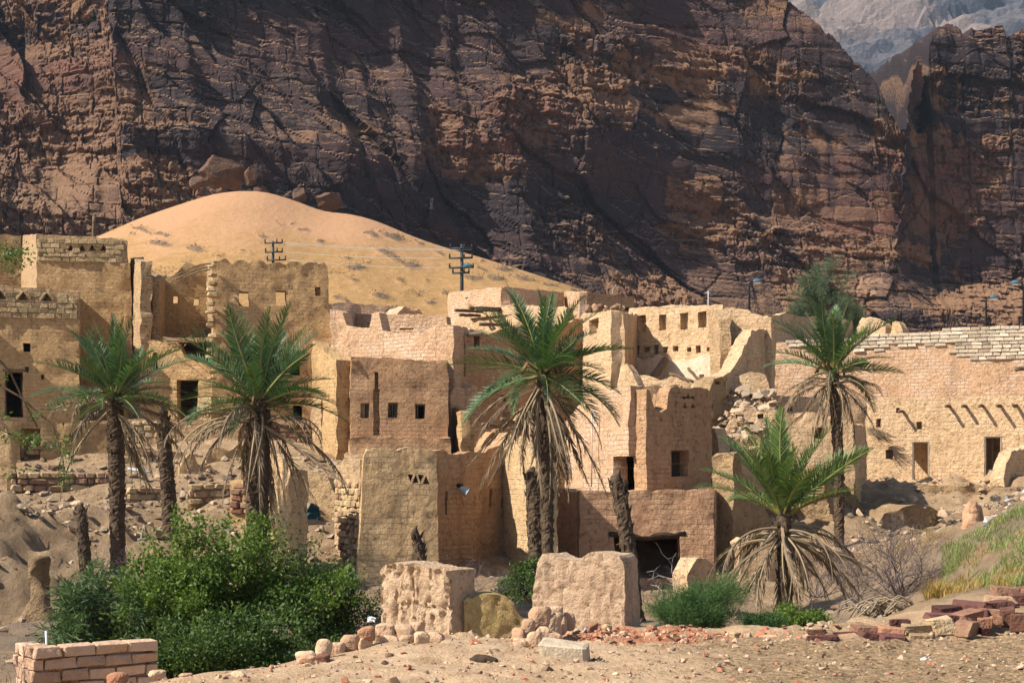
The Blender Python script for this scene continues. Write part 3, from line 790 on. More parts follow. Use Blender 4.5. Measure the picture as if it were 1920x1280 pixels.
def prism(parent, name, pts, z0, z1, mat, rough=0.0):
    """flat polygon slab between two heights (roofs, floors); pts = [(px, Y)]"""
    xy = [(px2x(a, b), b) for a, b in pts]
    bm = bmesh.new()
    lo = [bm.verts.new(loc(parent, (x, y, z0))) for x, y in xy]; hi = [bm.verts.new(loc(parent, (x, y, z1))) for x, y in xy]
    bm.faces.new(lo[::-1]); bm.faces.new(hi)
    for i in range(len(xy)):
        j = (i + 1) % len(xy); bm.faces.new((lo[i], lo[j], hi[j], hi[i]))
    bmesh.ops.recalc_face_normals(bm, faces=bm.faces)
    me = bpy.data.meshes.new(name); bm.to_mesh(me); bm.free()
    return link(name, me, M[mat], parent)

def tube_np(pts, radii, n=7, cap=True):
    """verts, faces of a tube through pts"""
    pts = np.asarray(pts, float); m = len(pts)
    radii = np.broadcast_to(np.asarray(radii, float), (m,))
    T = np.gradient(pts, axis=0); T /= np.linalg.norm(T, axis=1)[:, None] + 1e-9
    ref = np.array([0.0, 0, 1]) if abs(T[0][2]) < 0.9 else np.array([1.0, 0, 0])
    N = np.cross(T, ref); N /= np.linalg.norm(N, axis=1)[:, None] + 1e-9
    Bn = np.cross(T, N)
    a = np.linspace(0, 2 * np.pi, n, endpoint=False)
    V = pts[:, None, :] + radii[:, None, None] * (np.cos(a)[None, :, None] * N[:, None, :] + np.sin(a)[None, :, None] * Bn[:, None, :])
    i, j = np.meshgrid(np.arange(m - 1), np.arange(n), indexing='ij')
    j2 = (j + 1) % n
    Fq = np.stack([i * n + j, i * n + j2, (i + 1) * n + j2, (i + 1) * n + j], -1).reshape(-1, 4)
    V = V.reshape(-1, 3)
    tris = np.zeros((0, 3), int)
    if cap:
        V = np.concatenate([V, pts[:1], pts[-1:]]); c0, c1 = m * n, m * n + 1
        jj = np.arange(n)
        tris = np.concatenate([np.stack([np.full(n, c0), (jj + 1) % n, jj], 1), np.stack([np.full(n, c1), (m - 1) * n + jj, (m - 1) * n + (jj + 1) % n], 1)])
    return V, Fq, tris

def tube(parent, name, pts, radii, mat, n=7):
    V, Fq, Tr = tube_np(pts, radii, n)
    org = np.array(parent.location) if parent is not None else np.zeros(3)
    return link(name, mesh_np(name, V - org, [Fq, Tr], M[mat] if isinstance(mat, str) else mat, smooth=True), parent=parent)

def log(parent, name, p0, p1, r, mat='wood', n=8, wob=0.15):
    p0, p1 = np.array(p0, float), np.array(p1, float)
    t = np.linspace(0, 1, 7)[:, None]
    pts = p0 + (p1 - p0) * t + rng.normal(0, r * wob, (7, 3))
    return tube(parent, name, pts, r * (1 + rng.normal(0, 0.06, 7)), mat, n)

# ---- shared brick and stone meshes (unit size; scaled per piece)
def soft_box(name, seed, jit=0.055, cut=0.055):
    r = np.random.default_rng(seed)
    bm = bmesh.new()
    bmesh.ops.create_cube(bm, size=1.0)
    for v in bm.verts: v.co += Vector(r.normal(0, jit, 3))
    bmesh.ops.bevel(bm, geom=list(bm.edges), offset=cut, segments=1, affect='EDGES', clamp_overlap=True)
    me = bpy.data.meshes.new(name); bm.to_mesh(me); bm.free()
    me.polygons.foreach_set('use_smooth', np.full(len(me.polygons), False))
    return me
def hull_rock(name, seed, n=16, flat=1.0, rnd=0.25):
    r = np.random.default_rng(seed)
    bm = bmesh.new()
    for _ in range(n):
        v = r.normal(0, 1, 3); v /= np.linalg.norm(v) + 1e-9
        v = np.sign(v) * np.abs(v) ** 0.75 * (1 + r.normal(0, rnd * 0.4)) * 0.5
        bm.verts.new((v[0], v[1], v[2] * flat))
    bmesh.ops.convex_hull(bm, input=bm.verts)
    bmesh.ops.delete(bm, geom=[v for v in bm.verts if not v.link_faces], context='VERTS')
    bmesh.ops.bevel(bm, geom=list(bm.edges), offset=0.05, segments=1, affect='EDGES', clamp_overlap=True)
    me = bpy.data.meshes.new(name); bm.to_mesh(me); bm.free()
    return me
BASE_BOX = [soft_box('brick', 900 + k) for k in range(6)]
BASE_STONE = [soft_box('stone', 950 + k, 0.09, 0.17) for k in range(8)]
BASE_ROCK = [hull_rock('rock', 800 + k) for k in range(10)]
_cache = {}
def shared(kind, k, mat):
    key = (kind, k, mat)
    if key not in _cache:
        src = {'brick': BASE_BOX, 'stone': BASE_STONE, 'rock': BASE_ROCK}[kind][k]
        me = src.copy(); me.materials.clear(); me.materials.append(M[mat]); _cache[key] = me
    return _cache[key]

def courses(parent, P, upts, bw, bh, mat, kind='brick', proud=0.05, depth=0.16, inside=None, jit=1.0, name=None, gap=0.018, seed=1, batter=0.0):
    """lay bricks / stones one by one on wall plane P; inside(px, py) tells which are still there; upts = (u0, u1, z0, z1)"""
    r = np.random.default_rng(seed)
    u0, u1, z0, z1 = upts
    ang = math.atan2(P.d[1], P.d[0])
    z = z0; row = 0; cnt = 0
    pl = np.array(parent.location)
    while z < z1 - bh * 0.4:
        h = bh * (1 + r.normal(0, 0.06 * jit)); u = u0 - (bw * 0.5 if row % 2 else 0) + r.normal(0, .03)
        while u < u1 - 0.04:
            w = bw * (1 + r.normal(0, 0.13 * jit)); w = max(w, bw * .5)
            ua, ub = max(u, u0), min(u + w, u1)
            if ub - ua > bw * 0.25:
                um, zm = (ua + ub) / 2, z + h / 2
                q = P.p(um, 0, zm); px = q[0] / q[1] * F_PX + 960; py = HOR - (q[2] - EYE) / q[1] * F_PX
                if inside is None or inside(px, py):
                    o = bpy.data.objects.new(name or kind, shared(kind, int(r.integers(0, 6)), mat if isinstance(mat, str) else mat[int(r.integers(0, len(mat)))]))
                    COL.objects.link(o); o.parent = parent
                    c = P.p(um, depth / 2 - proud + r.normal(0, 0.012 * jit), zm + r.normal(0, .006 * jit)) - pl
                    o.location = c
                    o.rotation_euler = (r.normal(0, .02 * jit), r.normal(0, 0.025 * jit), ang + r.normal(0, .03 * jit))
                    o.scale = ((ub - ua) - gap, depth, h - gap)
                    cnt += 1
            u += w
        z += h; row += 1
    return cnt

# ------------------------------------------------------------------ left houses
h = house('mud_house', 'tall mud tower house with four triangular vents in its brick parapet', 'house', 150, 800, 62)
_, PA = wall(h, (69, 61.2), (244, 61.9), [(69, 489), (244, 492)], ('z', 3.2), 0.5, [(118, 588, 124, 596, .2)], 'tan', br=0.03, topr=0.02)
_, PA1 = wall(h, (69, 61.2), (238, 61.87), [(69, 441), (140, 441), (200, 446), (232, 449)], 489, 0.42,
     [('t', 126, 458, 140, 470, .36), ('t', 146, 458, 160, 470, .36), ('t', 166, 458, 180, 470, .36), ('t', 187, 458, 201, 470, .36)], 'tanbrick', 'parapet', topr=0.05, lean=0.0)
wall(h, (69, 61.2), (44, 66.5), [(69, 440), (44, 441)], ('z', 3.2), 0.5, [], 'tanbrick', topr=0.05)
wall(h, (238, 62.4), (214, 67.5), [(238, 450), (214, 450)], ('z', 3.2), 0.5, [], 'tan')
wall(h, (44, 66.5), (214, 67.5), [(44, 445), (214, 452)], ('z', 3.2), 0.5, [], 'tan')
prism(h, 'roof', [(72, 61.3), (234, 62.7), (212, 67.4), (47, 66.4)], PA.z(69, 500), PA.z(69, 492), 'tan')
inA = lambda px, py: 70 < px < 230 and py > 446 + (px - 69) * 0.05 and not any(abs(px - c) < 9 + 0 * px and 455 < py < 472 for c in (133, 153, 173, 194)) and (py > 470 or px > 205 or px < 122 or 452 < py < 470 or py < 457)
courses(h, PA1, (0.05, PA1.L - .1, PA1.z(69, 489), PA1.z(69, 445)), 0.34, 0.19, 'brick_tan', inside=lambda px, py: inA(px, py), proud=0.04, seed=2)

h = house('mud_house', 'shaded mud house wall running out of the picture behind the vented tower', 'house', 0, 700, 67)
wall(h, (-160, 66.5), (40, 68.0), [(-160, 430), (0, 440), (40, 442)], ('z', 3.4), 0.5, [], 'tan')
wall(h, (-160, 66.5), (-190, 72.5), [(-160, 430), (-190, 430)], ('z', 3.4), 0.5, [], 'tan')

h = house('mud_house', 'low mud house with a brick parapet, triangular vents and a dark doorway', 'house', 60, 800, 58)
_, PB = wall(h, (-130, 57.2), (148, 58.5), [(-130, 588), (148, 598)], ('z', 3.4), 0.5,
             [(43, 643, 57, 659), (9, 697, 43, 782), (47, 687, 54, 697, .3), (77, 702, 83, 711, .3)], 'tan', topr=0.02)
_, PB1 = wall(h, (-130, 57.2), (148, 58.5), [(-130, 524), (0, 534), (148, 546)], 596, 0.4,
              [('t', 35, 547, 53, 562, .34), ('t', 79, 549, 98, 564, .34), ('t', -9, 545, 10, 560, .34)], 'tanbrick', 'parapet', topr=0.05)
wall(h, (148, 58.5), (136, 64), [(148, 546), (136, 550)], ('z', 3.4), 0.5, [], 'tan')
wall(h, (-130, 56.4), (-150, 62), [(-130, 530), (-150, 540)], ('z', 3.4), 0.5, [], 'tan')
wall(h, (-150, 62), (136, 64), [(-150, 545), (136, 556)], ('z', 3.4), 0.5, [], 'tan')
prism(h, 'roof', [(-128, 56.8), (146, 59.1), (134, 63.9), (-148, 62.1)], PB.z(0, 602), PB.z(0, 596), 'tan')
def inB(px, py):
    if px < -40: return False
    for c in (1, 44, 88):
        if abs(px - c) < 13 and 546 < py < 566: return False
    return py > 545 + (px) * 0.075
courses(h, PB1, (0.6, PB1.L - .06, PB1.z(60, 597), PB1.z(60, 541)), 0.33, 0.20, 'brick_tan', inside=inB, proud=0.05, seed=3)
# chevron bricks round the vents
for c, yy in ((1, 551), (44, 553), (88, 555)):
    for s_ in (-1, 1):
        o = bpy.data.objects.new('brick', shared('brick', 1, 'brick_tan')); COL.objects.link(o); o.parent = h
        q = PB1.p(PB1.u(c + s_ * 8.0), 0.02, PB1.z(c, yy)) - np.array(h.location)
        o.location = q; o.rotation_euler = (0, s_ * 0.9, math.atan2(PB1.d[1], PB1.d[0])); o.scale = (0.40, 0.16, 0.10)
log(h, 'lintel', PB.p(PB.u(4), 0.05, PB.z(26, 694)), PB.p(PB.u(48), 0.05, PB.z(26, 694)), 0.07)
tube(h, 'door_post', [PB.p(PB.u(40), 0.3, PB.z(26, 782)), PB.p(PB.u(40), 0.3, PB.z(26, 698))], 0.06, 'wood_dark')

h = house('mud_house', 'roofless broken mud house with two small windows in its back wall', 'house', 320, 790, 62)
wall(h, (264, 59.8), (241, 63.6), [(264, 492), (252, 485), (241, 487)], ('z', 3.2), 0.45, [], 'tanbrick', rough=0.11, topr=0.15)
_, PC = wall(h, (255, 63.6), (400, 64.6), [(255, 505), (275, 508), (296, 520), (304, 513), (330, 512), (338, 503), (346, 494), (375, 496), (400, 500)], ('z', 3.2), 0.4,
     [(325, 553, 334, 568), (363, 558, 374, 572)], 'tan', rough=0.08, topr=0.12)
wall(h, (283, 60.6), (296, 63.6), [(283, 523), (296, 516)], 640, 0.35, [], 'tanbrick', rough=0.10)
_, PC2 = wall(h, (262, 59.9), (400, 59.6), [(262, 632), (300, 640), (330, 640), (345, 668), (400, 690)], ('z', 3.2), 0.5, [(332, 712, 372, 790), (268, 742, 292, 752, .3), (286, 660, 296, 690)], 'tan', rough=0.09)
prism(h, 'floor', [(262, 60.2), (400, 60.0), (400, 64.4), (256, 63.5)], PC2.z(300, 640), PC2.z(300, 632), 'earth')
wall(h, (372, 58.7), (396, 58.5), [(372, 744), (380, 736), (396, 740)], ('z', 3.0), 0.6, [], 'yellow', 'pier', rough=0.1)
for k in range(26):
    u = rng.uniform(300, 398); a = W(u, 636 + rng.uniform(-4, 10), 59.7); b = a + np.array([rng.uniform(-.3, 1.2), rng.uniform(-.9, .4), rng.uniform(-.25, .15)])
    tube(h, 'roof_stick', [a, (a + b) / 2 + rng.normal(0, .03, 3), b], [.02, .017, .01], 'twig', 4)
for (x0, y0, x1, y1) in ((268, 545, 312, 518), (330, 523, 392, 500), (345, 520, 398, 505), (350, 505, 400, 494), (318, 522, 360, 508)):
    a, b = W(x0, y0, 60.6), W(x1, y1, 62.5)
    tube(h, 'roof_pole', [a, (a + b) / 2 + np.array([0, 0, .08]), b], [.03, .035, .03], 'twig', 5)

h = house('mud_house', 'tall mud house with a scalloped wall top and three small square windows', 'house', 510, 790, 59)
cren = [(398, 497)]
for k, x in enumerate(np.arange(402, 614, 6.6)):
    ph = ((x - 402) / 33.0) % 1
    cren.append((x, 494 - (6 + 6 * random.random()) * math.sin(math.pi * ph) ** 0.7 + (x - 400) * 0.018 + random.uniform(-1.5, 1.5)))
cren.append((614, 500))
_, PD = wall(h, (398, 58.9), (614, 60.0), cren, ('z', 3.2), 0.5, [(447, 547, 466, 574), (515, 545, 535, 573), (588, 538, 599, 554), (537, 655, 556, 703), (541, 760, 557, 787)], 'tan', topr=0.08, br=0.045, res=.12)
wall(h, (400, 59.0), (390, 64.5), [(400, 490), (395, 497), (390, 492)], ('z', 3.2), 0.6, [], 'tanbrick', rough=0.14, topr=0.12)
wall(h, (614, 60.0), (598, 66), [(614, 500), (598, 505)], ('z', 3.2), 0.5, [], 'tan')
wall(h, (390, 64.5), (598, 66), [(390, 497), (480, 600), (530, 610), (598, 505)], ('z', 3.2), 0.5, [], 'tan')
prism(h, 'floor', [(402, 58.9), (612, 60.8), (597, 65.8), (393, 64.4)], PD.z(500, 640), PD.z(500, 634), 'earth')
for k in range(16):
    y = 500 + k * 14 + rng.uniform(-4, 4); q = W(397 + rng.uniform(-2, 3), y, 58.6)
    o = bpy.data.objects.new('brick', shared('stone', k % 6, 'brick_tan')); COL.objects.link(o); o.parent = h
    o.location = loc(h, q); o.scale = (rng.uniform(.25, .45), .4, rng.uniform(.12, .2)); o.rotation_euler = (0, rng.normal(0, .1), rng.normal(0, .2))
for x0, x1, yy in ((440, 472, 545), (508, 541, 543)):
    log(h, 'lintel', PD.p(PD.u(x0), 0.06, PD.z(x0, yy)), PD.p(PD.u(x1), 0.06, PD.z(x1, yy)), 0.035)

# terrace walls below the left houses
h = house('terrace_wall', 'long mud and stone terrace wall below the scalloped house', 'wall', 420, 900, 55)
_, PT = wall(h, (150, 54.6), (648, 55.6), [(150, 792), (230, 786), (400, 787), (520, 788), (648, 788)], ('z', 1.0), 0.6,
             [(448, 812, 470, 836, .5)], 'tanbrick', topr=0.05)
def inT(px, py): return (505 < px < 640 and 793 < py < 838 + (px - 505) * 0.42 and py < 893) or (447 < px < 462 and 792 < py < 850)
courses(h, PT, (PT.u(445), PT.u(642), PT.z(540, 893), PT.z(540, 793)), 0.36, 0.19, ('stone_red', 'stone_red', 'stone_mix'), 'stone', inside=inT, proud=0.10, depth=.3, seed=5, jit=1.5)
courses(h, PT, (PT.u(232), PT.u(330), PT.z(280, 872), PT.z(280, 792)), 0.38, 0.21, ('brick_tan', 'brick_tan', 'stone_tan'), 'stone', proud=0.05, depth=.2, seed=6, jit=1.3)
prism(h, 'floor', [(150, 55.0), (648, 56.0), (640, 60.5), (150, 60.0)], PT.z(400, 792), PT.z(400, 788.5), 'earth')
tube(h, 'pipe', [PT.p(PT.u(563), -.14, PT.z(563, 843)), PT.p(PT.u(621), -.14, PT.z(621, 846))], 0.06, 'metal_pale')

h = house('ruined_wall', 'ruined mud room with a dark recess above the dry stone wall', 'wall', 80, 890, 53)
_, PR = wall(h, (-120, 51.6), (236, 53.6), [(-120, 770), (0, 787), (60, 790), (120, 792), (236, 790)], ('z', 0.8), 0.5, [(38, 803, 76, 892, .45)], 'tan', rough=0.09, topr=0.1)
wall(h, (-60, 49.6), (28, 49.8), [(-60, 800), (0, 790), (14, 800), (22, 830), (28, 880)], ('z', 0.6), 0.6, [], 'yellow', 'pier', rough=0.1, topr=.15)
courses(h, PR, (PR.u(40), PR.u(82), PR.z(60, 882), PR.z(60, 818)), 0.36, 0.2, ('stone_red', 'stone_mix'), 'stone', inside=lambda px, py: px > 55, proud=-0.18, depth=.22, seed=7, jit=1.5)
tube(h, 'pipe', [W(72, 884, 52.6), W(73, 884, 51.6)], 0.16, 'metal_dark', 12)

h = house('stone_wall', 'low dry stone wall of reddish blocks on the left slope', 'wall', 110, 940, 49)
_, PS = wall(h, (14, 49.0), (208, 50.2), [(14, 893), (110, 892), (208, 893)], ('z', 0.2), 0.5, [], 'earth', topr=0.08)
courses(h, PS, (0.1, PS.L - .05, PS.z(100, 943), PS.z(100, 891)), 0.42, 0.215, ('stone_red', 'stone_mix', 'stone_mix', 'stone_tan'), 'stone', proud=0.14, depth=.34, seed=8, jit=1.8)

h = house('terrace_wall', 'rough tan stone retaining wall behind the leftmost palms', 'wall', 270, 900, 52)
_, PU = wall(h, (205, 52.2), (450, 53.0), [(205, 850), (260, 838), (330, 845), (395, 860), (450, 866)], ('z', 0.4), 0.5, [], 'earth', topr=0.1, rough=.1)
courses(h, PU, (PU.u(208), PU.u(372), PU.z(280, 905), PU.z(280, 850)), 0.5, 0.25, ('stone_tan', 'brick_tan', 'stone_mix'), 'stone', inside=lambda px, py: py > 848 + abs(px - 280) * .12, proud=0.10, depth=.3, seed=9, jit=1.8)

# ------------------------------------------------------------------ middle houses
h = house('mud_house', 'brown mud house with three small windows and a vertical slit', 'house', 748, 840, 53)
_, PE = wall(h, (657, 52.9), (840, 53.5), [(657, 668), (700, 670), (840, 676)], ('z', 1.6), 0.5,
     [(676, 755, 693, 783), (727, 755, 746, 783), (779, 757, 798, 785), (702, 697, 709, 730, .22), (700, 730, 712, 816, .22)], 'brown', topr=0.05, br=0.0)
wall(h, (656, 52.5), (846, 53.1), [(656, 818), (846, 822)], ('z', 1.6), 0.5, [], 'brown', 'base_course', rough=0.1, topr=.08)
wall(h, (657, 52.9), (664, 60), [(657, 668), (664, 680)], ('z', 1.6), 0.5, [], 'brown')
wall(h, (840, 53.5), (834, 60.5), [(840, 676), (834, 684)], ('z', 1.6), 0.5, [], 'brown')
wall(h, (664, 60), (834, 60.5), [(664, 684), (834, 686)], ('z', 1.6), 0.5, [], 'brown')
prism(h, 'roof', [(660, 52.8), (838, 54.5), (832, 60.4), (666, 60)], PE.z(700, 682), PE.z(700, 677), 'brown')
for x0, x1, y0, y1 in ((676, 693, 755, 783), (727, 746, 755, 783), (779, 798, 757, 785)):
    f = empty('window', tuple(loc(h, PE.p(PE.u((x0 + x1) / 2), .2, PE.z((x0 + x1) / 2, y1))))); f.parent = h
    org = np.array(h.location) + np.array(f.location)
    def bar(nm, xa, ya, xb, yb, r):
        V, Fq, Tr = tube_np([PE.p(PE.u(xa), .2, PE.z(xa, ya)), PE.p(PE.u(xb), .2, PE.z(xb, yb))], r, 4)
        link(nm, mesh_np(nm, V - org, [Fq, Tr], M['wood_grey']), parent=f)
    for xa in (x0 + .5, x1 - .5): bar('frame', xa, y1, xa, y0, .03)
    bar('frame', x0, y0 + 1, x1, y0 + 1, .03)
    for q in ((1, 2, 3) if x0 < 770 else (1,)): bar('window_bar', x0 + (x1 - x0) * q / 4, y1, x0 + (x1 - x0) * q / 4, y0, .016)

h = house('ruined_wall', 'tan mud wall end between the scalloped house and the three-window house', 'wall', 635, 830, 54)
wall(h, (612, 55.4), (660, 53.4), [(612, 640), (625, 652), (640, 664), (660, 672)], ('z', 1.6), 0.6, [], 'tan', rough=0.1, topr=.12)
wall(h, (603, 55.0), (622, 54.6), [(603, 750), (612, 742), (622, 748)], ('z', 2.6), 0.5, [], 'tanbrick', 'pier', rough=0.12)

h = house('ruined_house', 'sunlit roofless house with a gapped, pale stained wall', 'house', 735, 690, 57)
_, PF = wall(h, (620, 58.4), (850, 55.4), [(620, 582), (645, 583), (648, 608), (668, 613), (692, 613), (699, 584), (711, 584), (715, 617), (745, 626), (780, 623), (812, 614), (835, 606), (850, 607)], ('z', 3.0), 0.55, [], 'pink', rough=0.09, topr=.06)
wall(h, (850, 55.4), (888, 59.6), [(850, 607), (888, 618)], ('z', 3.0), 0.5, [], 'pink', rough=.07)
wall(h, (646, 63.2), (838, 61.6), [(646, 586), (700, 588), (780, 590), (838, 592)], ('z', 3.0), 0.5, [(748, 615, 775, 618, .2)], 'pink', topr=.06)
wall(h, (620, 58.4), (646, 63.2), [(620, 582), (646, 587)], ('z', 3.0), 0.5, [], 'pink')
h = house('mud_house', 'distant low mud wall with a crumbled mound below the dune', 'house', 700, 600, 72)
wall(h, (612, 71), (748, 72), [(612, 568), (690, 569), (740, 576), (748, 580)], ('z', 4.0), 0.6, [], 'pink')
wall(h, (738, 70), (802, 71), [(738, 590), (750, 574), (770, 571), (786, 574), (802, 596)], ('z', 4.0), 1.6, [(768, 577, 784, 582, .5)], 'pink', 'mound', rough=.2, topr=.25)

h = house('mud_house', 'plain flat-roofed mud house, highest of the middle cluster', 'house', 940, 600, 67)
_, PG = wall(h, (940, 65.6), (839, 72), [(940, 537), (839, 549)], ('z', 4.0), 0.4, [(872, 557, 877, 560, .2)], 'pink', topr=.02)
wall(h, (940, 65.6), (1058, 69.4), [(940, 537), (1058, 548)], ('z', 4.0), 0.4, [], 'pink', topr=.02)
prism(h, 'roof', [(938, 66.0), (843, 72), (960, 76), (1054, 69.8)], PG.z(940, 552), PG.z(940, 548), 'pink')
wall(h, (839, 72), (960, 76), [(839, 549), (960, 556)], ('z', 4.0), 0.4, [], 'pink')
wall(h, (1058, 69.4), (960, 76), [(1058, 548), (960, 556)], ('z', 4.0), 0.4, [], 'pink')
h = house('mud_house', 'flat-roofed mud house beside the highest one, half behind the middle palm', 'house', 1120, 600, 68)
_, PG2 = wall(h, (1086, 66.8), (1058, 70), [(1086, 547), (1058, 546)], ('z', 4.0), 0.4, [], 'pink', topr=.02)
wall(h, (1086, 66.8), (1190, 69.6), [(1086, 547), (1190, 556)], ('z', 4.0), 0.4, [], 'brown', topr=.02)
prism(h, 'roof', [(1086, 67.1), (1062, 70), (1150, 75), (1188, 69.8)], PG2.z(1086, 560), PG2.z(1086, 556), 'pink')
wall(h, (1190, 69.6), (1150, 75), [(1190, 556), (1150, 560)], ('z', 4.0), 0.4, [], 'pink')
log(h, 'roof_post', W(1148, 556, 71), W(1150, 540, 71), 0.04, 'wood_grey'); log(h, 'roof_post', W(1150, 541, 71), W(1156, 534, 71), 0.03, 'wood_grey')

h = house('ruined_house', 'stepped sunlit mud house with roof beams left of the middle palm crown', 'house', 930, 640, 62)
_, PG3 = wall(h, (866, 64.8), (1062, 60.6), [(866, 606), (872, 600), (905, 590), (928, 578), (960, 571), (1000, 572), (1062, 577)], ('z', 3.2), 0.5, [], 'cream', rough=.09, topr=.08)
_, PG4 = wall(h, (872, 57.6), (1100, 60.6), [(872, 622), (925, 626), (935, 615), (1010, 608), (1100, 600)], ('z', 2.4), 0.5, [(884, 630, 899, 652), (942, 772, 1003, 838), (975, 668, 984, 676, .3), (940, 740, 950, 752, .3)], 'brown', rough=.08)
log(h, 'lintel', PG4.p(PG4.u(876), -.02, PG4.z(876, 628)), PG4.p(PG4.u(905), -.02, PG4.z(905, 626)), .07, 'wood_grey')
for x0, y0, x1, y1 in ((855, 582, 905, 584), (862, 590, 900, 592), (880, 577, 948, 579), (892, 581, 940, 582), (900, 607, 950, 609)):
    log(h, 'roof_beam', W(x0, y0, 61.5), W(x1, y1, 63.5), .07, 'wood')
prism(h, 'roof', [(880, 64.2), (1060, 60.9), (1070, 66.5), (900, 68)], PG3.z(1000, 585), PG3.z(1000, 579), 'cream')
wall(h, (1100, 60.6), (1090, 66), [(1100, 600), (1090, 598)], ('z', 2.4), .5, [], 'brown')
wall(h, (880, 63.5), (1090, 66), [(880, 625), (1090, 612)], ('z', 2.4), .5, [], 'brown')
h = house('ruined_wall', 'broken low mud walls with a dark gap beside the three-window house', 'wall', 880, 840, 53)
wall(h, (838, 55.4), (884, 56.4), [(838, 700), (862, 702), (884, 712)], ('z', 1.6), 0.5, [(843, 765, 868, 850)], 'brown', rough=.1, topr=.1)
wall(h, (866, 53.0), (965, 53.8), [(866, 770), (890, 778), (905, 800), (925, 806), (965, 800)], ('z', 1.6), 0.6, [], 'tan', rough=.12, topr=.15)
wall(h, (866, 53.0), (846, 55.4), [(866, 770), (846, 765)], ('z', 1.6), 0.4, [], 'brown', rough=.1, topr=.1)

h = house('mud_house', 'sunlit ruined house with a row of four tall wall niches', 'house', 1260, 720, 58)
wall(h, (1145, 56.0), (1094, 59), [(1145, 583), (1094, 588)], ('z', 2.6), 0.5, [(1105, 598, 1122, 627, .35)], 'cream', rough=.06)
wall(h, (1145, 56.0), (1174, 59.8), [(1145, 583), (1174, 590)], ('z', 2.6), 0.5, [], 'cream', rough=.05)
_, PH = wall(h, (1170, 60.0), (1356, 56.6), [(1170, 576), (1260, 572), (1356, 570)], ('z', 2.6), 0.5,
     [(1197, 591, 1211, 621, .3), (1235, 589, 1249, 619, .3), (1276, 586, 1290, 617, .3), (1309, 584, 1324, 614, .3),
      (1187, 648, 1198, 664, .3), (1207, 650, 1218, 660, .3), (1225, 646, 1235, 664, .35), (1243, 650, 1253, 661, .3), (1262, 648, 1271, 658, .3), (1288, 651, 1296, 660, .3), (1303, 648, 1313, 662, .35), (1324, 650, 1331, 658, .3)],
     'cream', rough=.07, topr=.05, res=.13)
_, PH2 = wall(h, (1186, 59.3), (1342, 56.5), [(1186, 672), (1230, 668), (1280, 672), (1342, 664)], 735, .3, [], 'white', 'plaster_panel', rough=.04, topr=.15)
log(h, 'fallen_beam', W(1247, 672, 57.6), W(1213, 726, 57.0), .16, 'wood')
log(h, 'fallen_beam', W(1226, 704, 57.0), W(1236, 722, 56.8), .09, 'wood')
for k in range(14):
    o = bpy.data.objects.new('rubble_stone', shared('stone', k % 6, 'stone_mix')); COL.objects.link(o); o.parent = h
    o.location = loc(h, W(rng.uniform(1100, 1165), 582 - rng.uniform(0, 5), 58.6)); o.scale = rng.uniform(.15, .4, 3); o.rotation_euler = tuple(rng.uniform(0, 6, 3))
log(h, 'roof_beam', W(1125, 577, 59.5), W(1195, 578, 60.5), .10, 'wood_dark'); log(h, 'roof_beam', W(1150, 574, 61), W(1205, 582, 60), .06, 'wood_dark')
wall(h, (1094, 59), (1090, 64), [(1094, 588), (1090, 592)], ('z', 2.6), .5, [], 'cream')

h = house('ruined_wall', 'thick lumpy mud wall with a broken sloping buttress, right of the wall niches', 'wall', 1400, 700, 55)
wall(h, (1356, 56.4), (1446, 55.8), [(1356, 578), (1372, 577), (1404, 579), (1409, 589), (1430, 592), (1446, 591)], ('z', 2.4), 0.7, [], 'cream', rough=.11, topr=.08, lump=.3)
wall(h, (1352, 51.8), (1444, 56.4), [(1352, 712), (1368, 698), (1385, 672), (1402, 642), (1410, 618), (1430, 613), (1444, 612)], ('z', 2.0), 0.5, [], 'cream', 'buttress', rough=.12, topr=.15, lump=.3)
wall(h, (1330, 56.8), (1348, 54.6), [(1330, 582), (1340, 582), (1348, 600)], ('z', 3.0), 0.5, [], 'tanbrick', 'pier', rough=.12)

h = house('mud_house', 'mud house top standing behind the long brick wall', 'house', 1560, 640, 66)
_, PJ = wall(h, (1441, 66.4), (1600, 69.4), [(1441, 589), (1460, 588), (1540, 593), (1600, 598)], ('z', 3.0), 0.6, [], 'cream', rough=.08)
wall(h, (1606, 70), (1660, 69), [(1606, 610), (1615, 597), (1640, 595), (1653, 598), (1660, 612)], ('z', 4.0), 0.8, [], 'cream', 'broken_wall', rough=.12, topr=.12)
wall(h, (1662, 69), (1690, 68.5), [(1662, 612), (1668, 600), (1682, 600), (1690, 616)], ('z', 4.0), 0.8, [], 'yellow', 'broken_wall', rough=.16, topr=.12)

h = house('brick_wall', 'long receding mud wall crowned with whitish mud bricks', 'wall', 1700, 750, 60)
_, PK = wall(h, (1446, 66.0), (2150, 61.0), [(1446, 643), (1590, 634), (1660, 625), (1920, 614), (2150, 604)], ('z', 2.4), 0.5, [], 'pink', topr=.03, rough=.06, res=.16)
def inK(px, py):
    t_ = np.interp(px, [1446, 1590, 1660, 1920, 2150], [643, 634, 625, 613, 603])
    b_ = 672 + (px - 1790) * 0.005 if px > 1786 else (t_ + 27 + 4 * math.sin(px * .13) if px > 1600 else (t_ + 12 if px > 1480 else t_))
    return t_ - 2 < py < b_ and px < 1990
courses(h, PK, (PK.u(1470), PK.u(1990), PK.z(1800, 676), PK.z(1920, 612)), 0.40, 0.165, 'brick_white', inside=inK, proud=0.07, depth=.2, seed=12, gap=.028)
log(h, 'roof_beam', W(1905, 692, 61.8), W(1940, 690, 62.2), .10, 'wood')

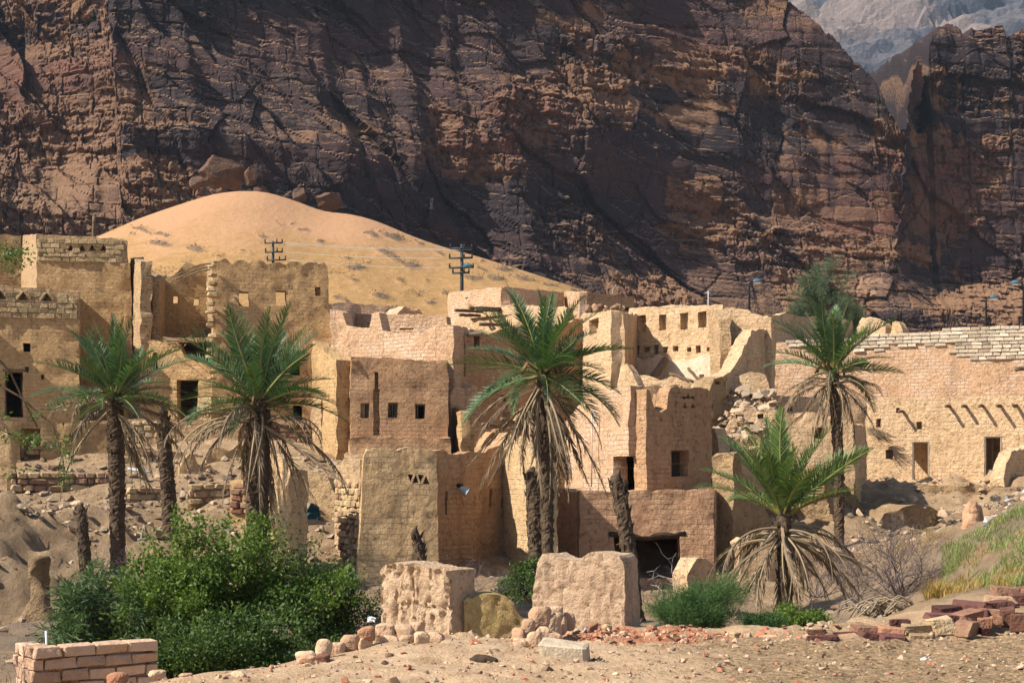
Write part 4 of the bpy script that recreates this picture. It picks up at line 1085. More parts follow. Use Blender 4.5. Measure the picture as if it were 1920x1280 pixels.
h = house('mud_house', 'sunlit mud house with projecting roof beams and two open doorways', 'house', 1770, 897, 60)
_, PL = wall(h, (1622, 60.4), (2140, 55.4), [(1622, 748), (1700, 745), (1920, 742), (2140, 736)], ('z', 0.6), 0.55,
     [(1710, 828, 1743, 898), (1845, 818, 1879, 893), (1643, 785, 1652, 801, .4), (1717, 790, 1728, 804, .4), (1661, 843, 1675, 860, .4), (1680, 764, 1686, 774, .3), (2000, 815, 2040, 893)], 'cream', topr=.06, res=.13)
prism(h, 'roof', [(1625, 60.9), (2138, 55.9), (2110, 60), (1640, 64.2)], PL.z(1760, 762), PL.z(1760, 756), 'cream')
wall(h, (1640, 64.2), (2110, 60.0), [(1640, 754), (2110, 750)], ('z', .6), .4, [], 'cream')
for k, (x, y) in enumerate(((1690, 771), (1778, 761), (1808, 761), (1840, 761), (1873, 760), (1903, 760), (1935, 759), (1968, 758))):
    q = PL.p(PL.u(x + 4), 0, PL.z(x + 4, y))
    L_ = 0.55 + 0.12 * rng.random()
    log(h, 'roof_beam', q + np.array([PL.n[0], PL.n[1], 0]) * .3, q - np.array([PL.n[0] + .1, PL.n[1], 0.03]) * L_, 0.065, 'wood')
for x0, x1, y0, y1 in ((1710, 1743, 828, 898), (1845, 1879, 818, 893)):
    g_ = empty('door_frame', tuple(loc(h, PL.p(PL.u((x0 + x1) / 2), 0, PL.z((x0 + x1) / 2, y1))))); g_.parent = h
    org = np.array(h.location) + np.array(g_.location)
    for nm, pa, pb in (('post', (x0 + 1, y1), (x0 + 1, y0)), ('post', (x1 - 1, y1), (x1 - 1, y0)), ('lintel', (x0 - 3, y0), (x1 + 3, y0))):
        V, Fq, Tr = tube_np([PL.p(PL.u(pa[0]), .06, PL.z(*pa)), PL.p(PL.u(pb[0]), .06, PL.z(*pb))], .06, 5)
        link(nm, mesh_np(nm, V - org, [Fq, Tr], M['wood_grey']), parent=g_)
wall(h, (1846, 60.2), (1862, 58.9), [(1846, 820), (1862, 818)], ('z', 1.2), .05, [], M['wood_grey'], 'door', rough=.005, topr=0)
wall(h, (1882, 54.2), (1935, 56.2), [(1882, 895), (1886, 872), (1893, 862), (1897, 846), (1935, 836)], ('z', 0.4), 0.5, [], 'cream', 'buttress', rough=.1, topr=.1)
for k in range(70):   # thatch eaves at the left corner
    a = W(1624 + rng.uniform(0, 12), 800 + rng.uniform(0, 12), 59.6); b = a + np.array([rng.uniform(.3, 1.0), -.3 + rng.uniform(-.2, .2), rng.uniform(-.65, -.15)])
    tube(h, 'thatch_stalk', [a, (a + b) / 2 + np.array([0, 0, .07]), b], [.015, .012, .006], 'twig', 3)

h = house('ruined_house', 'sunlit collapsed mud house with rubble on top, behind the young palm', 'house', 1480, 930, 50)
_, PM = wall(h, (1362, 50.0), (1602, 49.8), [(1362, 810), (1372, 785), (1390, 772), (1440, 770), (1500, 773), (1560, 778), (1602, 792)], ('z', -1.2), 0.6,
     [(1383, 776, 1397, 783, .3), (1404, 790, 1414, 800, .3), (1522, 800, 1546, 822, .5), (1420, 775, 1434, 784, .3)], 'cream', rough=.1, topr=.12, lump=.3)
wall(h, (1602, 49.8), (1624, 57), [(1602, 792), (1624, 800)], ('z', -.5), 0.5, [], 'cream', rough=.08)
wall(h, (1432, 55.4), (1626, 56.4), [(1432, 744), (1445, 742), (1626, 746)], ('z', 2.0), 0.5, [(1455, 760, 1466, 768, .3), (1478, 762, 1487, 770, .3)], 'cream', rough=.09)
wall(h, (1364, 53.0), (1441, 52.8), [(1364, 715), (1372, 700), (1388, 696), (1428, 697), (1437, 702), (1441, 722)], ('z', 2.0), 0.6, [], 'cream', 'broken_wall', rough=.11, topr=.1)
prism(h, 'floor', [(1366, 50.4), (1600, 50.3), (1622, 56.8), (1436, 55.2), (1370, 53)], 3.2, 3.35, 'earth')
h = house('mud_bank', 'eroded sunlit mud bank sloping down right of the tall thin palm', 'bank', 1610, 930, 50)
wall(h, (1572, 47.4), (1642, 50.4), [(1572, 870), (1590, 880), (1608, 908), (1625, 935), (1642, 975)], ('z', -1.0), 1.2, [], 'earth', 'bank_face', rough=.18, topr=.2, lump=.4, furrow=.08, lean=.15, res=.09)

# ------------------------------------------------------------------ front houses
h = house('mud_house', 'two-storey mud house with a star-shaped vent and a shuttered window', 'house', 1240, 918, 45)
_, PN0 = wall(h, (1180, 44.0), (1040, 48.6), [(1180, 724), (1165, 728), (1120, 732), (1096, 738), (1085, 760), (1060, 790), (1040, 800)], ('z', 0.4), 0.5, [(1150, 855, 1180, 919)], 'pink', rough=.07)
star = [('t', 1263, 739, 1273, 748, .3), ('v', 1256, 744, 1265, 752, .3), ('v', 1271, 744, 1281, 752, .3), ('t', 1256, 756, 1266, 766, .3), ('t', 1271, 756, 1281, 766, .3)]
_, PN = wall(h, (1180, 44.0), (1312, 46.4), [(1180, 724), (1196, 728), (1203, 766), (1214, 778), (1227, 768), (1232, 732), (1240, 727), (1302, 728), (1308, 736), (1312, 750)], ('z', 0.4), 0.5,
     [h_[:5] for h_ in star] + [(1235, 845, 1268, 893), (1283, 812, 1295, 918, .35)], 'brown', rough=.05, topr=.08, res=.11)
wall(h, (1312, 46.4), (1290, 52), [(1312, 750), (1290, 760)], ('z', .4), .5, [], 'brown')
wall(h, (1040, 48.6), (1290, 52), [(1040, 810), (1150, 790), (1290, 765)], ('z', .4), .5, [], 'pink')
prism(h, 'floor', [(1180, 44.6), (1308, 46.8), (1288, 51.8), (1050, 48.8)], 3.0, 3.15, 'earth')
prism(h, 'roof', [(1232, 45.6), (1309, 47.0), (1300, 49.6), (1224, 48.6)], 4.44, 4.52, 'brown')  # added out of sight to keep the star vent dark
wall(h, (1229, 45.4), (1223, 48.6), [(1229, 737), (1223, 745)], ('z', 3.1), .3, [], 'brown')
wall(h, (1222, 48.6), (1302, 49.6), [(1222, 745), (1302, 748)], ('z', 3.1), .3, [], 'brown')  # both inner walls are added unseen, to shut light out behind the vent
win = empty('window', tuple(loc(h, PN.p(PN.u(1251), .16, PN.z(1251, 893))))); win.parent = h
worg = np.array(h.location) + np.array(win.location)
def wpart(nm, xa, ya, xb, yb, w, mat):
    a = PN.p(PN.u(xa), w, PN.z(xa, ya)); b = PN.p(PN.u(xb), w, PN.z(xb, yb))
    n_ = np.array([PN.n[0], PN.n[1], 0]) * .03
    V = np.array([[*a[:2], a[2]], [*b[:2], a[2]], [*b[:2], b[2]], [*a[:2], b[2]]]) - worg
    V = np.concatenate([V - n_, V + n_])
    Fq = np.array([[0, 1, 2, 3], [7, 6, 5, 4], [0, 4, 5, 1], [1, 5, 6, 2], [2, 6, 7, 3], [3, 7, 4, 0]])
    link(nm, mesh_np(nm, V, Fq, M[mat]), parent=win)
wpart('frame', 1234, 894, 1237, 844, .10, 'wood_grey'); wpart('frame', 1266, 894, 1269, 844, .10, 'wood_grey')
wpart('frame', 1237.3, 847, 1265.7, 844, .10, 'wood_grey'); wpart('sill', 1233, 897, 1270, 894.3, .06, 'wood_grey'); wpart('frame', 1237.3, 870, 1265.7, 868, .10, 'wood_grey')
for k in range(5):
    xa = 1237.4 + k * 5.66
    wpart('shutter_board', xa, 893.6, xa + 5.1, 870.4, .17, 'wood_dark'); wpart('shutter_board', xa, 867.6, xa + 5.1, 847.4, .17, 'wood_dark')
tube(h, 'cable_pole', [PN0.p(PN0.u(1122), -.25, PN0.z(1122, 912)), PN0.p(PN0.u(1123), -.25, PN0.z(1123, 765))], 0.022, 'metal_pale', 5)

h = house('ruined_wall', 'jagged mud wall stump beside the fallen beam and the notched house', 'wall', 1170, 720, 52)
wall(h, (1152, 52), (1198, 51.4), [(1152, 720), (1158, 695), (1168, 680), (1178, 680), (1186, 700), (1198, 726)], ('z', 2.0), 0.5, [], 'cream', rough=.14, topr=.15)
wall(h, (1198, 51.6), (1340, 52.4), [(1198, 726), (1215, 722), (1240, 726), (1275, 718), (1300, 724), (1325, 716), (1340, 722)], ('z', 2.0), 0.6, [], 'cream', rough=.12, topr=.2)
wall(h, (1314, 51.0), (1362, 51.6), [(1314, 800), (1322, 740), (1332, 712), (1348, 703), (1358, 712), (1362, 740)], ('z', 0.6), 0.9, [(1338, 716, 1346, 722, .3), (1326, 760, 1335, 768, .3)], 'earth', rough=.22, topr=.25, lump=.4)

h = house('mud_wall', 'reddish mud wall with a wide dark opening below the two-storey house', 'wall', 1190, 1060, 41)
_, PO = wall(h, (1086, 42.0), (1340, 42.3), [(1086, 921), (1150, 919), (1230, 921), (1340, 917)], ('z', -1.8), 0.5, [(1152, 1005, 1276, 1085)], 'red', topr=.1, rough=.06, res=.11)
wall(h, (1086, 42.0), (1040, 43.6), [(1086, 921), (1060, 917), (1040, 920)], ('z', -1.8), 0.5, [], 'red', topr=.08, rough=.06)
wall(h, (1340, 42.3), (1352, 47), [(1340, 917), (1352, 915)], ('z', -1.8), 0.5, [], 'red')
log(h, 'lintel', PO.p(PO.u(1140), .1, PO.z(1140, 1004)), PO.p(PO.u(1286), .1, PO.z(1286, 1003)), .12, 'wood_dark')
prism(h, 'floor', [(1090, 42.5), (1338, 42.8), (1348, 47.2), (1046, 44.4)], 0.9, 1.05, 'red')
wall(h, (1046, 44.6), (1345, 47.6), [(1046, 960), (1345, 940)], ('z', -1.8), .3, [], 'red')
h = house('mud_wall', 'crumbled low mud wall between the red wall and the young palm', 'wall', 1350, 950, 44)
wall(h, (1336, 43.8), (1408, 45.2), [(1336, 855), (1346, 848), (1354, 880), (1372, 900), (1388, 935), (1408, 985)], ('z', -1.4), 0.8, [], 'earth', rough=.16, topr=.2, lump=.4)
h = house('mud_wall', 'low sunlit wall behind the hanging dead fronds of the young palm', 'wall', 1480, 1040, 40)
wall(h, (1390, 39.5), (1660, 40.5), [(1390, 1010), (1440, 1022), (1500, 1030), (1580, 1028), (1620, 1036), (1660, 1060)], ('z', -2.0), 0.6, [], 'cream', rough=.10, topr=.12)

h = house('mud_wall', 'broken yellow mud wall with a row of small triangular vents', 'wall', 750, 1060, 40)
tri = [('v', 765, 889, 776, 904, .35), ('t', 774, 889, 786, 905, .35), ('v', 784, 890, 795, 905, .35), ('t', 793, 891, 805, 907, .35)]
_, PP = wall(h, (683, 38.8), (818, 39.2), [(683, 852), (687, 840), (700, 836), (722, 835), (745, 839), (770, 838), (800, 843), (814, 846), (818, 852)], ('z', -1.8), 0.55, tri, 'yellow', bl=.05, br=.02, rough=.035, res=.10)
_, PP2 = wall(h, (678, 39.1), (630, 43.4), [(678, 850), (676, 872), (672, 892), (664, 890), (656, 864), (646, 852), (634, 870), (630, 880)], ('z', -1.4), 0.5, [], 'tanbrick', rough=.14, topr=.15)
courses(h, PP2, (0.2, PP2.L - .2, PP2.z(660, 1075), PP2.z(660, 895)), 0.36, 0.17, ('brick_tan', 'brick_tan', 'stone_tan', 'stone_mix'), 'stone', inside=lambda px, py: py > 900 + abs(px - 660) * .2 and rng.random() < .8 and py < 1080, proud=.07, depth=.22, seed=14, jit=1.6)
wall(h, (818, 39.2), (805, 43.5), [(818, 862), (805, 870)], ('z', -1.8), .5, [], 'brown')

h = house('mud_wall', 'tall shaded brown mud wall with a small lamp fixed on it', 'wall', 890, 1060, 43)
_, PQ = wall(h, (812, 41.6), (967, 44.2), [(812, 846), (860, 848), (905, 848), (930, 838), (948, 822), (958, 812), (967, 808)], ('z', -1.8), 0.5,
     [(940, 935, 952, 952, .3), (962, 965, 978, 1000, .4), (858, 907, 866, 914, .2), (834, 920, 838, 965, .12), (918, 915, 923, 950, .12)], 'brown', rough=.07, topr=.1, res=.11)
wall(h, (1046, 40.6), (967, 44.2), [(967, 810), (975, 812), (985, 824), (1005, 838), (1025, 850), (1046, 872)], ('z', -1.8), 0.5, [], 'yellow', rough=.08, topr=.2, res=.1)
wall(h, (960, 46.6), (1046, 45.6), [(960, 870), (1000, 862), (1046, 860)], ('z', -1), .4, [], 'brown', rough=.08)
lamp = empty('floodlight', tuple(PQ.p(PQ.u(864), -.05, PQ.z(864, 915)))); tag(lamp, 'small grey floodlight fixed on the shaded brown wall', 'lamp')
lo_ = np.array(lamp.location)
tube(lamp, 'bracket', [lo_ + (0, .1, .12), lo_ + (0, -.1, .1), lo_ + (0.05, -.22, 0)], .03, 'metal_dark')
bm = bmesh.new(); bmesh.ops.create_cone(bm, cap_ends=True, segments=10, radius1=.17, radius2=.07, depth=.26)
bmesh.ops.rotate(bm, verts=bm.verts, cent=(0, 0, 0), matrix=Matrix.Rotation(R(-60), 3, 'Y')); bmesh.ops.translate(bm, verts=bm.verts, vec=(.06, -.28, -.06))
me = bpy.data.meshes.new('lamp_head'); bm.to_mesh(me); bm.free(); link('lamp_head', me, M['metal_pale'], lamp)

h = house('mud_wall', 'narrow sunlit mud wall stump right of the thick-trunked palm', 'wall', 548, 1060, 39.5)
_, PR2 = wall(h, (520, 40.6), (578, 38.6), [(520, 860), (528, 848), (545, 847), (562, 852), (572, 860), (578, 880)], ('z', -1.8), 0.55, [], 'yellow', rough=.08, topr=.15, res=.1)
courses(h, PR2, (0.05, PR2.L * .6, PR2.z(540, 1070), PR2.z(540, 985)), 0.34, 0.17, ('stone_red', 'stone_mix'), 'stone', proud=.08, depth=.25, seed=15, jit=1.6)

# low ruined walls and stone steps on the slopes
def ruin(label, A, B, tops, zb, mat='tan', th=.5, stones=None, seed=40, rough=.1):
    h = house('ruined_wall', label, 'wall', (A[0] + B[0]) / 2, 900, (A[1] + B[1]) / 2)
    _, P_ = wall(h, A, B, tops, ('z', zb), th, [], mat, rough=rough, topr=.15)
    if stones: courses(h, P_, (0.05, P_.L - .05, *sorted((P_.z(A[0], stones[1]), P_.z(A[0], stones[0])))), .42, .21, ('stone_tan', 'stone_mix', 'brick_tan'), 'stone', proud=.10, depth=.3, seed=seed, jit=1.8)
    return h
ruin('crumbled tan stone terrace under the bare leaning trunk', (232, 47.6), (330, 48.4), [(232, 925), (262, 912), (300, 915), (330, 930)], 0.2, 'earth', stones=(914, 960), seed=41)
ruin('low broken terrace edge left of the thick-trunked palm', (352, 46.2), (456, 46.8), [(352, 925), (380, 910), (420, 905), (456, 918)], 0.2, 'earth', stones=(908, 945), seed=42)
ruin('broken mud wall corner behind the narrow wall stump', (556, 46.5), (640, 45.2), [(556, 905), (585, 880), (610, 888), (640, 930)], -.6, 'earth', th=.9, rough=.16)
ruin('stub of tan mud wall above the crumbled terrace', (385, 51.6), (470, 52.2), [(385, 850), (400, 838), (430, 842), (452, 836), (470, 850)], 1.2, 'tan')
ruin('reddish brick stub under the yellow vented wall', (636, 41.4), (682, 40.4), [(636, 985), (650, 960), (668, 930), (682, 925)], -1.6, 'red', stones=(950, 1060), seed=43)
ruin('broken mud wall at the foot of the sunlit slope', (1640, 47.5), (1760, 49.0), [(1640, 985), (1665, 962), (1700, 950), (1735, 945), (1760, 960)], -.6, 'earth', th=1.0, rough=.18)
ruin('crumbled mud ledge below the left doorway of the beam house', (1680, 54.6), (1880, 53.6), [(1680, 925), (1720, 912), (1780, 908), (1840, 905), (1880, 915)], 0.0, 'earth', th=1.2, rough=.2)
ruin('low jagged mud wall beside the dark opening of the red wall', (1290, 38.6), (1345, 39.4), [(1290, 1080), (1305, 1050), (1325, 1042), (1345, 1060)], -2.0, 'cream')

def ruin2(label, A, B, tops, zb, mat, holes, th=.45):
    h = house('ruined_wall', label, 'wall', (A[0] + B[0]) / 2, 760, (A[1] + B[1]) / 2)
    return h, wall(h, A, B, tops, ('z', zb), th, holes, mat, rough=.09, topr=.14)[1]
h, P_ = ruin2('low broken wall with two holes under the pale plaster panel', (1196, 54.2), (1312, 53.2), [(1196, 706), (1215, 698), (1240, 712), (1262, 704), (1285, 716), (1312, 700)], 2.4, 'cream', [(1222, 722, 1230, 730, .3), (1270, 724, 1280, 733, .3)])
for x0, y0, x1, y1 in ((1255, 700, 1300, 716), (1290, 690, 1318, 720)): log(h, 'fallen_beam', W(x0, y0, 53.0), W(x1, y1, 52.6), .06, 'wood')
ruin2('thin standing wall sliver between the notched house and the rubble', (1318, 48.4), (1350, 47.6), [(1318, 830), (1326, 806), (1338, 800), (1345, 822), (1350, 850)], -.4, 'cream', [])
ruin2('broken wall with a small window left of the collapsed house', (1386, 47.6), (1436, 48.0), [(1386, 850), (1396, 838), (1410, 842), (1424, 836), (1436, 858)], -.8, 'cream', [(1404, 862, 1414, 874, .3)])
h, P_ = ruin2('half fallen room wall behind the middle palm trunk', (900, 50.6), (1010, 52.0), [(900, 838), (922, 812), (945, 800), (965, 806), (985, 790), (1010, 800)], 1.0, 'brown', [(930, 822, 944, 838)])
for x0, y0, x1, y1 in ((905, 795, 960, 803), (940, 786, 990, 798)): log(h, 'roof_beam', W(x0, y0, 50.4), W(x1, y1, 51.8), .07, 'wood')
ruin2('jagged wall fragment above the broken low walls', (845, 55.0), (905, 56.4), [(845, 742), (856, 720), (872, 730), (888, 716), (905, 745)], 2.0, 'pink', [])
h, P_ = ruin2('stepped tan mud wall between the two left palms', (338, 50.2), (420, 50.8), [(338, 872), (352, 846), (366, 848), (372, 866), (396, 868), (404, 884), (420, 890)], 0.6, 'tan', [])
courses(h, P_, (.05, P_.L - .05, P_.z(380, 925), P_.z(380, 884)), .40, .2, ('stone_red', 'stone_mix', 'brick_tan'), 'stone', proud=.08, depth=.25, seed=51, jit=1.6)
h, P_ = ruin2('reddish stone footing behind the thick palm trunk', (432, 44.6), (522, 44.0), [(432, 905), (455, 890), (480, 894), (500, 880), (522, 900)], -.4, 'tan', [])
courses(h, P_, (.05, P_.L - .05, P_.z(480, 965), P_.z(480, 905)), .40, .2, ('stone_red', 'stone_red', 'stone_mix'), 'stone', proud=.08, depth=.25, seed=52, jit=1.6)

# earth banks
h = house('mud_pillar', 'weathered earth pillar like a hooded figure in front of the left bank', 'pillar', 70, 1190, 36)
pts = [W(66, 1205, 36), W(68, 1175, 36), W(72, 1130, 36.2), W(73, 1100, 36.3), W(72, 1070, 36.4), W(74, 1048, 36.4), W(73, 1042, 36.4)]
def lumpy(parent, name, pts, radii, mat, amp=.12, n=22, m=30, seed=0, sc=.5):
    pts = np.asarray(pts, float); t0 = np.linspace(0, 1, len(pts)); t1 = np.linspace(0, 1, m)
    Pn = np.stack([np.interp(t1, t0, pts[:, k]) for k in range(3)], 1); rn = np.interp(t1, t0, radii)
    V, Fq, Tr = tube_np(Pn, rn, n)
    for ax in range(3): V[:, ax] += amp * fbm(V[:, 0] / sc, V[:, 1] / sc, V[:, 2] / sc, oct=3, seed=seed + ax)
    return link(name, mesh_np(name, V - np.array(parent.location), [Fq, Tr], M[mat], smooth=True), parent=parent)
lumpy(h, 'shaft', pts, [.66, .55, .27, .19, .27, .27, .08], 'bank', .2, seed=5)
h = house('mud_pillar', 'reddish eroded mud stub on the right slope above the grass', 'pillar', 1822, 1010, 40)
lumpy(h, 'shaft', [W(1815, 1016, 40), W(1820, 985, 40), W(1822, 962, 40.1), W(1824, 945, 40.1), W(1826, 938, 40.1)], [.30, .26, .24, .17, .05], 'red', .10, seed=8, sc=.3)
lumpy(h, 'shaft', [W(1832, 1010, 40.2), W(1834, 975, 40.2), W(1834, 955, 40.2), W(1834, 950, 40.2)], [.2, .17, .12, .03], 'red', .08, seed=9, sc=.3)
lumpy(h, 'shaft', [W(1816, 1030, 39.9), W(1815, 1005, 39.9), W(1814, 995, 40)], [.3, .26, .1], 'red', .10, seed=10, sc=.3)
# ------------------------------------------------------------------ plant materials
def leaf_mat(name, c1, c2, tip=None, rough=0.55, spec=0.3, trans=0.25, var=0.3):
    t = NT(name)
    oi = t.n('ShaderNodeObjectInfo').outputs['Random']
    f = t.attr('shade')
    c = t.mix(f, c1, c2)
    c = t.mix(1.0, c, t.ramp(oi, [(0, 1 - var), (1, 1.0)]), 'MULTIPLY')
    if tip: c = t.mix(t.attr('tip'), c, tip)
    t.set(t.b.inputs['Base Color'], c)
    t.b.inputs['Roughness'].default_value = rough; t.b.inputs['Specular IOR Level'].default_value = spec
    if trans > 0:
        tr = t.n('ShaderNodeBsdfTranslucent'); t.l(t.mix(1.0, c, (1.3, 1.5, 0.7), 'MULTIPLY'), tr.inputs['Color'])
        mx = t.n('ShaderNodeMixShader'); mx.inputs[0].default_value = trans
        t.l(t.b.outputs[0], mx.inputs[1]); t.l(tr.outputs[0], mx.inputs[2]); t.l(mx.outputs[0], t.out.inputs[0])
    return t.m
M['frond'] = leaf_mat('palm_leaf', (0.034, 0.095, 0.045), (0.115, 0.20, 0.075), (0.36, 0.29, 0.09), 0.5, 0.35, 0.2)
M['frond_fresh'] = leaf_mat('palm_leaf_fresh', (0.05, 0.12, 0.035), (0.17, 0.24, 0.065), (0.36, 0.30, 0.09), 0.5, 0.35, 0.22)
M['frond_dead'] = leaf_mat('dead_palm_leaf', (0.16, 0.105, 0.065), (0.36, 0.265, 0.17), None, 0.8, 0.2, 0.1, 0.4)
M['leaf_green'] = leaf_mat('shrub_leaf', (0.05, 0.105, 0.018), (0.225, 0.31, 0.06), None, 0.55, 0.25, 0.3)
M['leaf_dark'] = leaf_mat('shrub_leaf_dark', (0.03, 0.07, 0.018), (0.115, 0.18, 0.04), None, 0.55, 0.25, 0.28)
M['leaf_blue'] = leaf_mat('oleander_leaf', (0.06, 0.115, 0.05), (0.19, 0.27, 0.12), None, 0.55, 0.3, 0.25)
M['leaf_tamarisk'] = leaf_mat('tamarisk_leaf', (0.035, 0.085, 0.03), (0.11, 0.18, 0.06), None, 0.6, 0.2, 0.3)
M['leaf_far'] = leaf_mat('tree_leaf', (0.075, 0.115, 0.075), (0.16, 0.21, 0.135), None, 0.6, 0.2, 0.3)
M['grass'] = leaf_mat('grass_blade', (0.14, 0.19, 0.06), (0.36, 0.40, 0.15), None, 0.5, 0.3, 0.3)
M['grass_dry'] = leaf_mat('dry_grass_blade', (0.34, 0.21, 0.07), (0.52, 0.36, 0.13), None, 0.6, 0.2, 0.3)
M['dry_branch'] = leaf_mat('dry_branch', (0.10, 0.072, 0.078), (0.215, 0.165, 0.16), None, 0.85, 0.1, 0)
M['pale_branch'] = leaf_mat('bleached_branch', (0.36, 0.33, 0.31), (0.58, 0.54, 0.50), None, 0.8, 0.2, 0)
M['dry_scrub'] = leaf_mat('dune_scrub', (0.06, 0.045, 0.03), (0.14, 0.10, 0.055), None, 0.8, 0.1, 0)
M['bark'] = simple_mat('bark', (0.07, 0.05, 0.035), (0.14, 0.10, 0.07), 14, 0.4, 0.02)
M['palm_bark'] = simple_mat('palm_bark', (0.040, 0.027, 0.019), (0.13, 0.088, 0.058), 7, 0.6, 0.04)

def finish_leafmesh(name, V, Fs, shade, tipv, mat):
    me = mesh_np(name, V, Fs, M[mat])
    add_attr(me, 'shade', shade)
    if tipv is not None: add_attr(me, 'tip', tipv)
    return me

# ------------------------------------------------------------------ palms
def frond_mesh(seed, el, bend, L=1.0, nl=50, lw=0.0145, ll=0.20, fold=0.55, dead=False, mat='frond'):
    """a unit-length palm frond: curved midrib with two rows of leaflets, growing along +X"""
    r = np.random.default_rng(seed)
    n = 15
    t = np.linspace(0, 1, n)
    ang = np.radians(el) - np.radians(bend) * t ** 1.35
    dx, dz = np.cos(ang), np.sin(ang)
    px = np.concatenate([[0], np.cumsum((dx[1:] + dx[:-1]) / 2 / (n - 1))]) * L
    pz = np.concatenate([[0], np.cumsum((dz[1:] + dz[:-1]) / 2 / (n - 1))]) * L
    py = 0.05 * np.sin(t * 2.4 + r.uniform(0, 6)) * t
    mid = np.stack([px, py, pz], 1)
    V, Fq, Tr = tube_np(mid, np.interp(t, [0, .1, .5, 1], [.021, .014, .009, .003]), 4)
    Vs, quads, tris = [V], [Fq], [Tr]; sh = [np.full(len(V), .95)]; tp = [np.full(len(V), .55)]
    off = len(V)
    tl = np.linspace(0.14 if not dead else 0.25, 0.995, nl)
    for sgn in (-1, 1):
        tt = np.clip(tl + r.normal(0, .004, nl), 0, 1)
        base = np.stack([np.interp(tt, t, mid[:, k]) for k in range(3)], 1)
        a = np.interp(tt, t, ang)
        T = np.stack([np.cos(a), 0 * a, np.sin(a)], 1); Up = np.stack([-np.sin(a), 0 * a, np.cos(a)], 1); Sd = np.tile([0, sgn, 0], (nl, 1))
        ln = ll * np.clip(np.sin(np.pi * (0.16 + 0.80 * tt)), .1, 1) ** .75 * (1 + r.normal(0, .10, nl))
        if dead:
            f = 0.28 + r.uniform(-.15, .25, nl)
            dr = T * 0.85 + Sd * f[:, None] + Up * r.normal(-.05, .25, nl)[:, None]
            dr[:, 2] -= 0.35
        else:
            f = np.interp(tt, [0, .6, 1], [1.0, .75, .32]) * r.uniform(.8, 1.2, nl)
            dr = T * np.interp(tt, [0, .5, 1], [.55, .8, 1.0])[:, None] + Sd * f[:, None] + Up * (fold * r.uniform(.3, 1.2, nl))[:, None]
        dr /= np.linalg.norm(dr, axis=1)[:, None]
        wv = np.cross(dr, Up + .3 * Sd * sgn); wv /= np.linalg.norm(wv, axis=1)[:, None] + 1e-9
        w = lw * np.clip(np.sin(np.pi * (.2 + .7 * tt)), .3, 1)
        droop = np.array([0, 0, -1.0]) * (ln * (.10 if not dead else .25))[:, None]
        m1 = base + dr * (ln * .5)[:, None] + droop * .25; tip = base + dr * ln[:, None] + droop
        P = np.stack([base - wv * (w * .35)[:, None], base + wv * (w * .35)[:, None], m1 + wv * (w * .5)[:, None], m1 - wv * (w * .5)[:, None], tip], 1).reshape(-1, 3)
        q = off + np.arange(nl)[:, None] * 5
        quads.append(q + np.array([[0, 1, 2, 3]])); tris.append(q + np.array([[3, 2, 4]]))
        s = np.repeat(np.clip(r.normal(.45, .28, nl), 0, 1), 5); sh.append(s)
        k = np.tile([.0, .0, .05, .05, .35], nl) * np.repeat(r.uniform(0, 1, nl) ** 2, 5); tp.append(k)
        Vs.append(P); off += len(P)
    return finish_leafmesh('frond', np.concatenate(Vs), [np.concatenate(quads), np.concatenate(tris)], np.concatenate(sh), np.concatenate(tp), mat)

GREEN_EL = [86, 76, 66, 56, 45, 34, 22, 8, -8]
FRONDS = {}
for mt in ('frond', 'frond_fresh'):
    for e in GREEN_EL:
        FRONDS[(mt, e)] = [frond_mesh(100 + e * 3 + k, e, 18 + (86 - e) * 0.40, fold=.5, mat=mt) for k in range(2)]
DEAD_EL = [25, 5, -20, -45, -65]
DEAD = {e: [frond_mesh(700 + e + k, e, {25: 105, 5: 88, -20: 66, -45: 42, -65: 22}[e], nl=34, lw=.011, ll=.11, dead=True, mat='frond_dead') for k in range(2)] for e in DEAD_EL}

